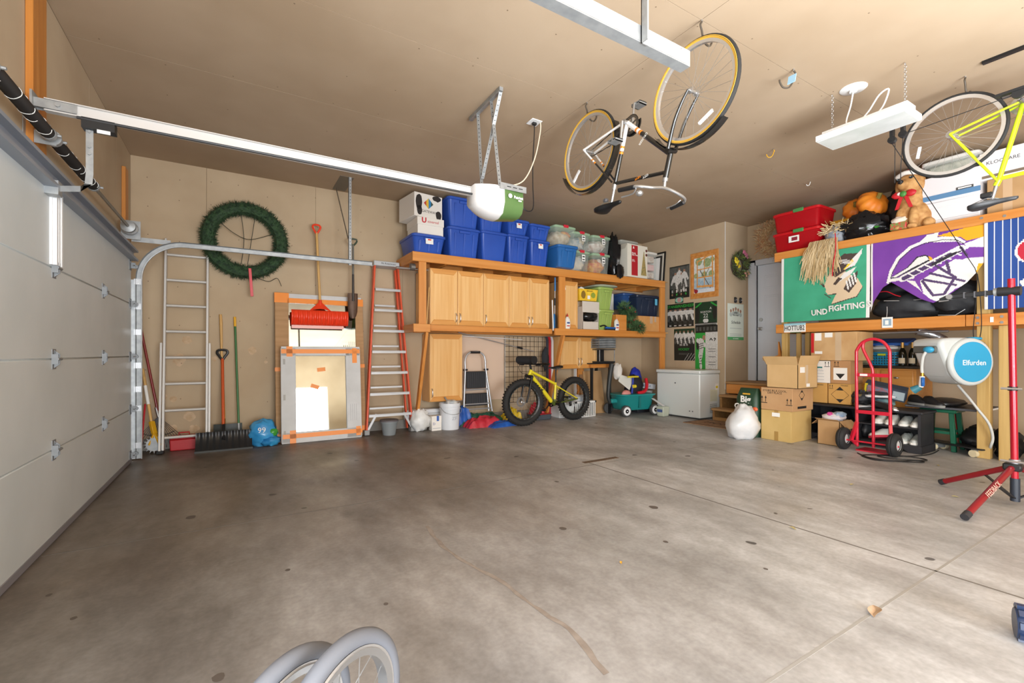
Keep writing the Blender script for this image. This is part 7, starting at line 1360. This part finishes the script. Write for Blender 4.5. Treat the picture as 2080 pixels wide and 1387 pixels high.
# ============================================================ hand truck
ht = T('hand_truck', 'red two wheel hand truck standing before the shoe bench', 'hand truck', (6.12, 2.30, 0))
rt = mat('truck_red', 'C81E36', .3, coat=.4)
G().tube([(.05, .158, .06), (.04, .158, .5), (.03, .158, 1.08), (.03, .15, 1.17), (.03, .10, 1.25), (.03, .03, 1.285), (.03, -.03, 1.285), (.03, -.10, 1.25), (.03, -.15, 1.17), (.03, -.158, 1.08), (.04, -.158, .5), (.05, -.158, .06)], .0165, 12, sub=3).ob('frame_loop', rt, ht)
G().tube([(.05, .0, .06), (.04, .0, .6), (.035, .0, .9), (.03, .02, 1.0), (.03, .075, 1.13), (.03, .095, 1.2), (.03, .08, 1.26), (.03, .03, 1.285)], .0155, 12, sub=4).ob('centre_handle', rt, ht)
for z in (.88, .455): G().box(.02, .045, -.158, .158, z-.02, z+.02).ob('cross_bar', rt, ht, bev=.003)
G().box(.017, .02, .02, .12, .868, .892).ob('warning_label', paper, ht); G().box(.0165, .0195, .02, .045, .868, .892).ob('label_red', mat('label_red', 'C04040', .6), ht)
for s in (-1, 1): G().bar((.045, s*.158, .33), (-.02, s*.19, .12), .03, .03).ob('axle_strut', rt, ht); G().bar((.0, s*.19, .12), (.06, s*.158, .05), .025, .025).ob('axle_brace', rt, ht)
G().cyl((-.0, -.25, .115), (-.0, .325, .115), .010, n=10).ob('axle', rt, ht); G().box(.04, .28, -.17, .17, .0, .012).ob('toe_plate', rt, ht)
for y in (.275, -.21):
    t = G().lathe([(.05, -.035), (.08, -.045), (.108, -.042), (.125, -.025), (.128, -.008), (.122, 0), (.128, .008), (.125, .025), (.108, .042), (.08, .045), (.05, .035), (.05, -.035)], (0, y, .128), 'y', 32).ob('wheel', rubber, ht); G().lathe([(0, -.03), (.055, -.03), (.058, -.04), (.058, .04), (.055, .03), (0, .03)], (0, y, .128), 'y', 22).ob('wheel_hub', mat('hub_white', 'D4D4D4', .4), t)
# black cable on the floor
tag(G().tube([(5.98, 2.38, .006), (5.82, 2.2, .006), (5.88, 2.0, .006), (6.1, 1.88, .006), (6.0, 1.82, .012), (5.8, 2.0, .012), (5.75, 2.15, .006), (5.9, 2.3, .006), (6.15, 2.1, .012), (6.25, 1.9, .006), (6.12, 1.84, .012), (5.95, 2.06, .012), (6.02, 2.2, .006), (6.3, 2.0, .006), (6.6, 1.93, .006), (6.95, 1.96, .006)], .006, 6, sub=7).ob('cable_coil', black), 'black cable coiled on the floor before the hand truck', 'cable')
# ============================================================ hose reel on the loft post
hr = T('hose_reel', 'grey wall hose reel with blue round cover on the loft post', 'hose reel', (6.518, 1.723, 1.04), -29.4); hg_ = mat('reel_grey', 'C6CBC9', .45); hb_ = mat('reel_blue', '2F9CC8', .4)
# local -y is the round cover, local -x the face with the hose slot
P = [(-.30, .17), (-.29, .235), (-.16, .25), (0, .25), (.13, .225), (.215, .14), (.25, .0), (.215, -.13), (.13, -.21), (.0, -.24), (-.10, -.22), (-.19, -.13), (-.27, .08)]
G().prism([(x, -.165, z) for x, z in P], (0, .34, 0)).ob('housing', hg_, hr, bev=.04, seg=4, sm=60)
Q = [(.235*math.cos(2*PI*i/36), .245*math.sin(2*PI*i/36)) for i in range(36)]
G().prism([(x, -.20, z) for x, z in Q], (0, .06, 0)).ob('drum_cover', hg_, hr, bev=.025, seg=3); G().prism([(x*.84, -.208, z*.84) for x, z in Q], (0, .012, 0)).ob('blue_disc', hb_, hr, bev=.003)
txt('Elfurden', .075, paper, hr, (.01, -.2095, -.01), off=.0005)
G().box(-.312, -.28, -.12, .14, .09, .165).ob('hose_slot', mat('slot_shadow', '5A5E5A', .6), hr, bev=.01); G().ball((-.335, -.07, .125), (.035, .055, .035), 14, 8).ob('guide_knob', hb_, hr); G().box(.05, .15, -.17, -.05, .225, .255).ob('carry_grip', hb_, hr, bev=.012)
G().box(.2, .33, -.02, .1, -.18, .2).ob('wall_bracket', black, hr)
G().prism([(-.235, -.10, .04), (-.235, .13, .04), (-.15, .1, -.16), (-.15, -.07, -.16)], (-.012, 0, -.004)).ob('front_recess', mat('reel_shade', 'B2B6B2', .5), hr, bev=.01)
hsm = mat('hose_grey', 'C4C6C2', .5)
G().tube([(-.345, -.06, .11), (-.365, -.04, .05), (-.36, -.02, -.06), (-.355, -.02, -.12)], .014, 10, sub=4).ob('hose_end', hsm, hr); G().cyl((-.355, -.02, -.12), (-.355, -.02, -.155), .017, n=10).ob('brass_coupling', mat('brass', 'B08A3A', .35, .8), hr)
G().cyl((-.355, -.02, -.155), (-.36, -.01, -.27), .022, n=12).ob('nozzle_grip', white, hr); G().box(-.385, -.355, -.055, -.03, -.26, -.165).ob('nozzle_trigger', mat('trigger_blue', '1F5FA8', .4), hr, bev=.006); G().cyl((-.36, .0, -.27), (-.39, .05, -.31), .03, .042, n=14).ob('nozzle_head', mat('nozzle_teal', '3A7A8A', .4), hr)
tag(G().tube([on('x', 6.76, 1945, 782), on('x', 6.74, 1965, 805), on('x', 6.74, 1985, 830), on('x', 6.76, 2008, 860), on('x', 6.80, 2016, 888), on('x', 6.82, 2012, 905), on('x', 6.95, 2008, 915)], .0125, 10, sub=6).ob('feed_hose', hsm), 'pale grey feed hose drooping from the hose reel', 'hose')
# bags and scooter behind the posts
lump('golf_bag', 'long black bag slumped on the floor left of the loft post', 'bag', (7.30, 1.70, 0), (.30, .14, .16), mat('nylon_black', '1C1D20', .5), 4, .25); lump('black_backpack', 'black backpack on the floor between the loft posts', 'bag', (7.12, 1.44, 0), (.16, .11, .17), mat('nylon_black', '1C1D20', .5), 9, .3)
lump('dark_suitcase', 'dark bag on the floor behind the red repair stand', 'bag', (7.1, 1.05, 0), (.25, .22, .17), mat('nylon_navy', '20242C', .6), 11, .2)
kk = T('skateboard', 'dark skateboard with cream wheels lying left of the loft post', 'skateboard', (6.98, 1.80, 0), rot=(0, 0, 70)); G().box(-.28, .28, -.09, .09, .085, .10).ob('deck', black, kk, bev=.006)
for x in (-.2, .2):
    for y in (-.08, .08): G().cyl((x, y-.02, .04), (x, y+.02, .04), .038, n=16).ob('wheel', mat('wheel_cream', 'D8CBA8', .5), kk)
    G().box(x-.03, x+.03, -.07, .07, .03, .085).ob('truck', steel, kk)
tag(G().cyl((7.85, .98, .1), (7.85, .98, 2.3), .03, n=12).ob('white_downpipe', white), 'white vertical pipe on the house wall behind the posts', 'pipe')
# ============================================================ bike repair stand
rs_ = T('repair_stand', 'red bicycle repair stand with black clamp arm at right', 'repair stand', (4.95, .985, 0)); rr_ = mat('stand_red', 'B5182C', .25, .3, coat=.4)
G().cyl((0, -.02, .10), (0, 0, 1.685), .021, n=18).ob('column', rr_, rs_); G().cyl((0, -.02, .03), (0, -.02, .2), .027, n=18).ob('base_sleeve', mat('sleeve_grey', '2A303A', .45), rs_)
G().cyl((0, -.008, .85), (0, -.008, .88), .027, n=18).ob('collar', blackm, rs_); G().cyl((-.02, .05, .865), (-.02, -.06, .865), .009, n=8).ob('quick_lever', steel2, rs_)
G().box(-.04, .04, -.06, .04, .255, .31).ob('leg_hub', black, rs_, bev=.01); G().cyl((0, -.02, .31), (0, -.018, .34), .03, n=16).ob('slide_collar', steel, rs_); G().cyl((-.03, .05, .325), (-.03, -.07, .325), .008, n=8).ob('quick_lever', steel2, rs_)
rd_ = mat('leg_darkred', '8A1420', .3, .2, coat=.3)
for e, nm in (((-.78, .06, .03), 'a'), ((.18, .45, .03), 'b'), ((.5, -.6, .03), 'c')):
    a = V((0, -.01, .285)); b = V(e); d = (b-a); 
    G().cyl(a+d*.04, a+d*.93, .021, n=14).ob('leg', rd_, rs_); G().cyl(a+d*.93, b, .024, n=14).ob('foot_cap', mat('cap_dark', '2A2A2E', .6), rs_); G().bar(a+d*.38, V((0, -.02, .045)), .024, .008).ob('leg_strut', black, rs_)
txt('FEEDBACK', .05, mat('leg_print', 'C8A89A', .5), rs_, (-.40, .004, .172), (55, -18, -5), sx=.9)
G().cyl((0, -.05, 1.59), (0, .07, 1.595), .034, n=16).ob('head_clamp', black, rs_); G().cyl((0, .07, 1.595), (0, .09, 1.594), .03, n=16).ob('head_ring', steel, rs_)
G().bar((0, .08, 1.594), (0, .34, 1.584), .035, .035).ob('arm', black, rs_, bev=.005)
for y in (.13, .19, .25): G().box(-.020, .02, y, y+.008, 1.565, 1.612).ob('arm_band', mat('band_grey', '55565A', .5), rs_)
G().cyl((-.03, .34, 1.585), (.03, .34, 1.585), .02, n=12).ob('jaw', steel2, rs_); G().bar((0, .34, 1.60), (0, .40, 1.57), .05, .012).ob('jaw_pad', black, rs_); G().cyl((0, .35, 1.56), (0, .41, 1.555), .006, n=8).ob('jaw_screw', steel2, rs_)
# ============================================================ foreground
jg = T('jogging_stroller', 'pair of grey tyred spoked wheels at the bottom of the frame', 'stroller', (0, 0, 0)); tg = mat('tyre_grey', '6A6D74', .7); 
for c, r, rz in (((.22, 1.17, .215), .215, 36), ((.10, 1.21, .205), .205, 36)):
    wh = wheel(jg, 'wheel', 0, 0, r, .022, tg, rims, None, ns=16); wh.location = c; wh.rotation_euler = (0, 0, math.radians(rz)); G().lathe([(r-.062, -.016), (r-.044, -.02), (r-.044, .02), (r-.062, .016), (r-.062, -.016)], (0, 0, 0), 'y', 48).ob('chrome_ring', steel2, wh)
G().cyl((.06, 1.24, .20), (.25, 1.15, .205), .010, n=10).ob('axle', steel2, jg); G().tube([(.15, 1.2, .20), (.06, 1.1, .24), (-.08, 1.08, .27), (-.25, 1.0, .3)], .02, 10, sub=4).ob('frame_tube', tg, jg)
nv = T('navy_roller', 'dark navy slotted wheel at the right edge of the floor', 'wheel', (2.66, .47, 0), rot=(0, 0, 20)); nm_ = mat('navy_plastic', '20304E', .35); G().lathe([(0, -.05), (.055, -.05), (.06, -.04), (.06, .04), (.055, .05), (0, .05)], (0, 0, .062), 'y', 20).ob('drum', nm_, nv)
for i in range(9): a = i*40; G().box(-.012, .012, -.045, .045, .054, .07).ob('lug', nm_, nv, rot=(0, a, 0), loc=(0, 0, .066))
G().box(-.03, .03, -.07, -.05, .03, .1).ob('bracket', black, nv)
def leaf(lab, c, s, m, rz): 
    rows = [[(s*(u-.5), s*.22*math.sin(PI*u)*v+s*.05*math.sin(u*7), .004+s*.12*abs(v)*math.sin(PI*u)+.1*s*u*u*.6) for v in (-1, -.5, 0, .5, 1)] for u in [i/8 for i in range(9)]]; tag(G().grid(rows, .0006, (0, 0, 1)).ob('dry_leaf', m, None, loc=c, rot=(0, 0, rz)), lab, 'leaf', 'dry leaves on the floor')
lm1 = mat('leaf_tan', 'B89E84', .8, c2='9C8268', sc=20); leaf('large dry tan leaf lying on the floor joint', (2.37, .88, .001), .105, lm1, 20); leaf('small yellow leaf in the middle of the floor', tuple(on('z', .001, 1261, 1144)), .03, mat('leaf_yellow', 'E0A83A', .8), 60)
for i, (u, v, lab) in enumerate(((1730, 985, 'tiny pale leaf scrap below the hand truck'), (1905, 946, 'tiny pale leaf scrap near the loft post'), (1610, 1074, 'tiny green leaf scrap on the long floor joint'), (1940, 1010, 'thin pale leaf scrap between the stand legs'))): leaf(lab, tuple(on('z', .001, u, v)), .05, mat('leaf_olive', 'A89C6E', .8), 40*i)
stn = mat('oil_stain', '5E5650', .9)
for u, v, r in ((1327, 1030, .03), (1143, 1073, .022), (1352, 1100, .014), (585, 1157, .012), (784, 1226, .010), (445, 1375, .02), (150, 1255, .012), (100, 1208, .012), (388, 1050, .03), (1555, 1155, .01)):
    c = on('z', .0008, u, v); G().prism([(c.x+r*(1+.4*noise.noise(V((math.cos(a)*1.5, math.sin(a)*1.5, u))))*math.cos(a), c.y+r*1.2*math.sin(a), .0006) for a in [2*PI*i/14 for i in range(14)]], (0, 0, .0004)).ob('oil_stain', stn, fl)
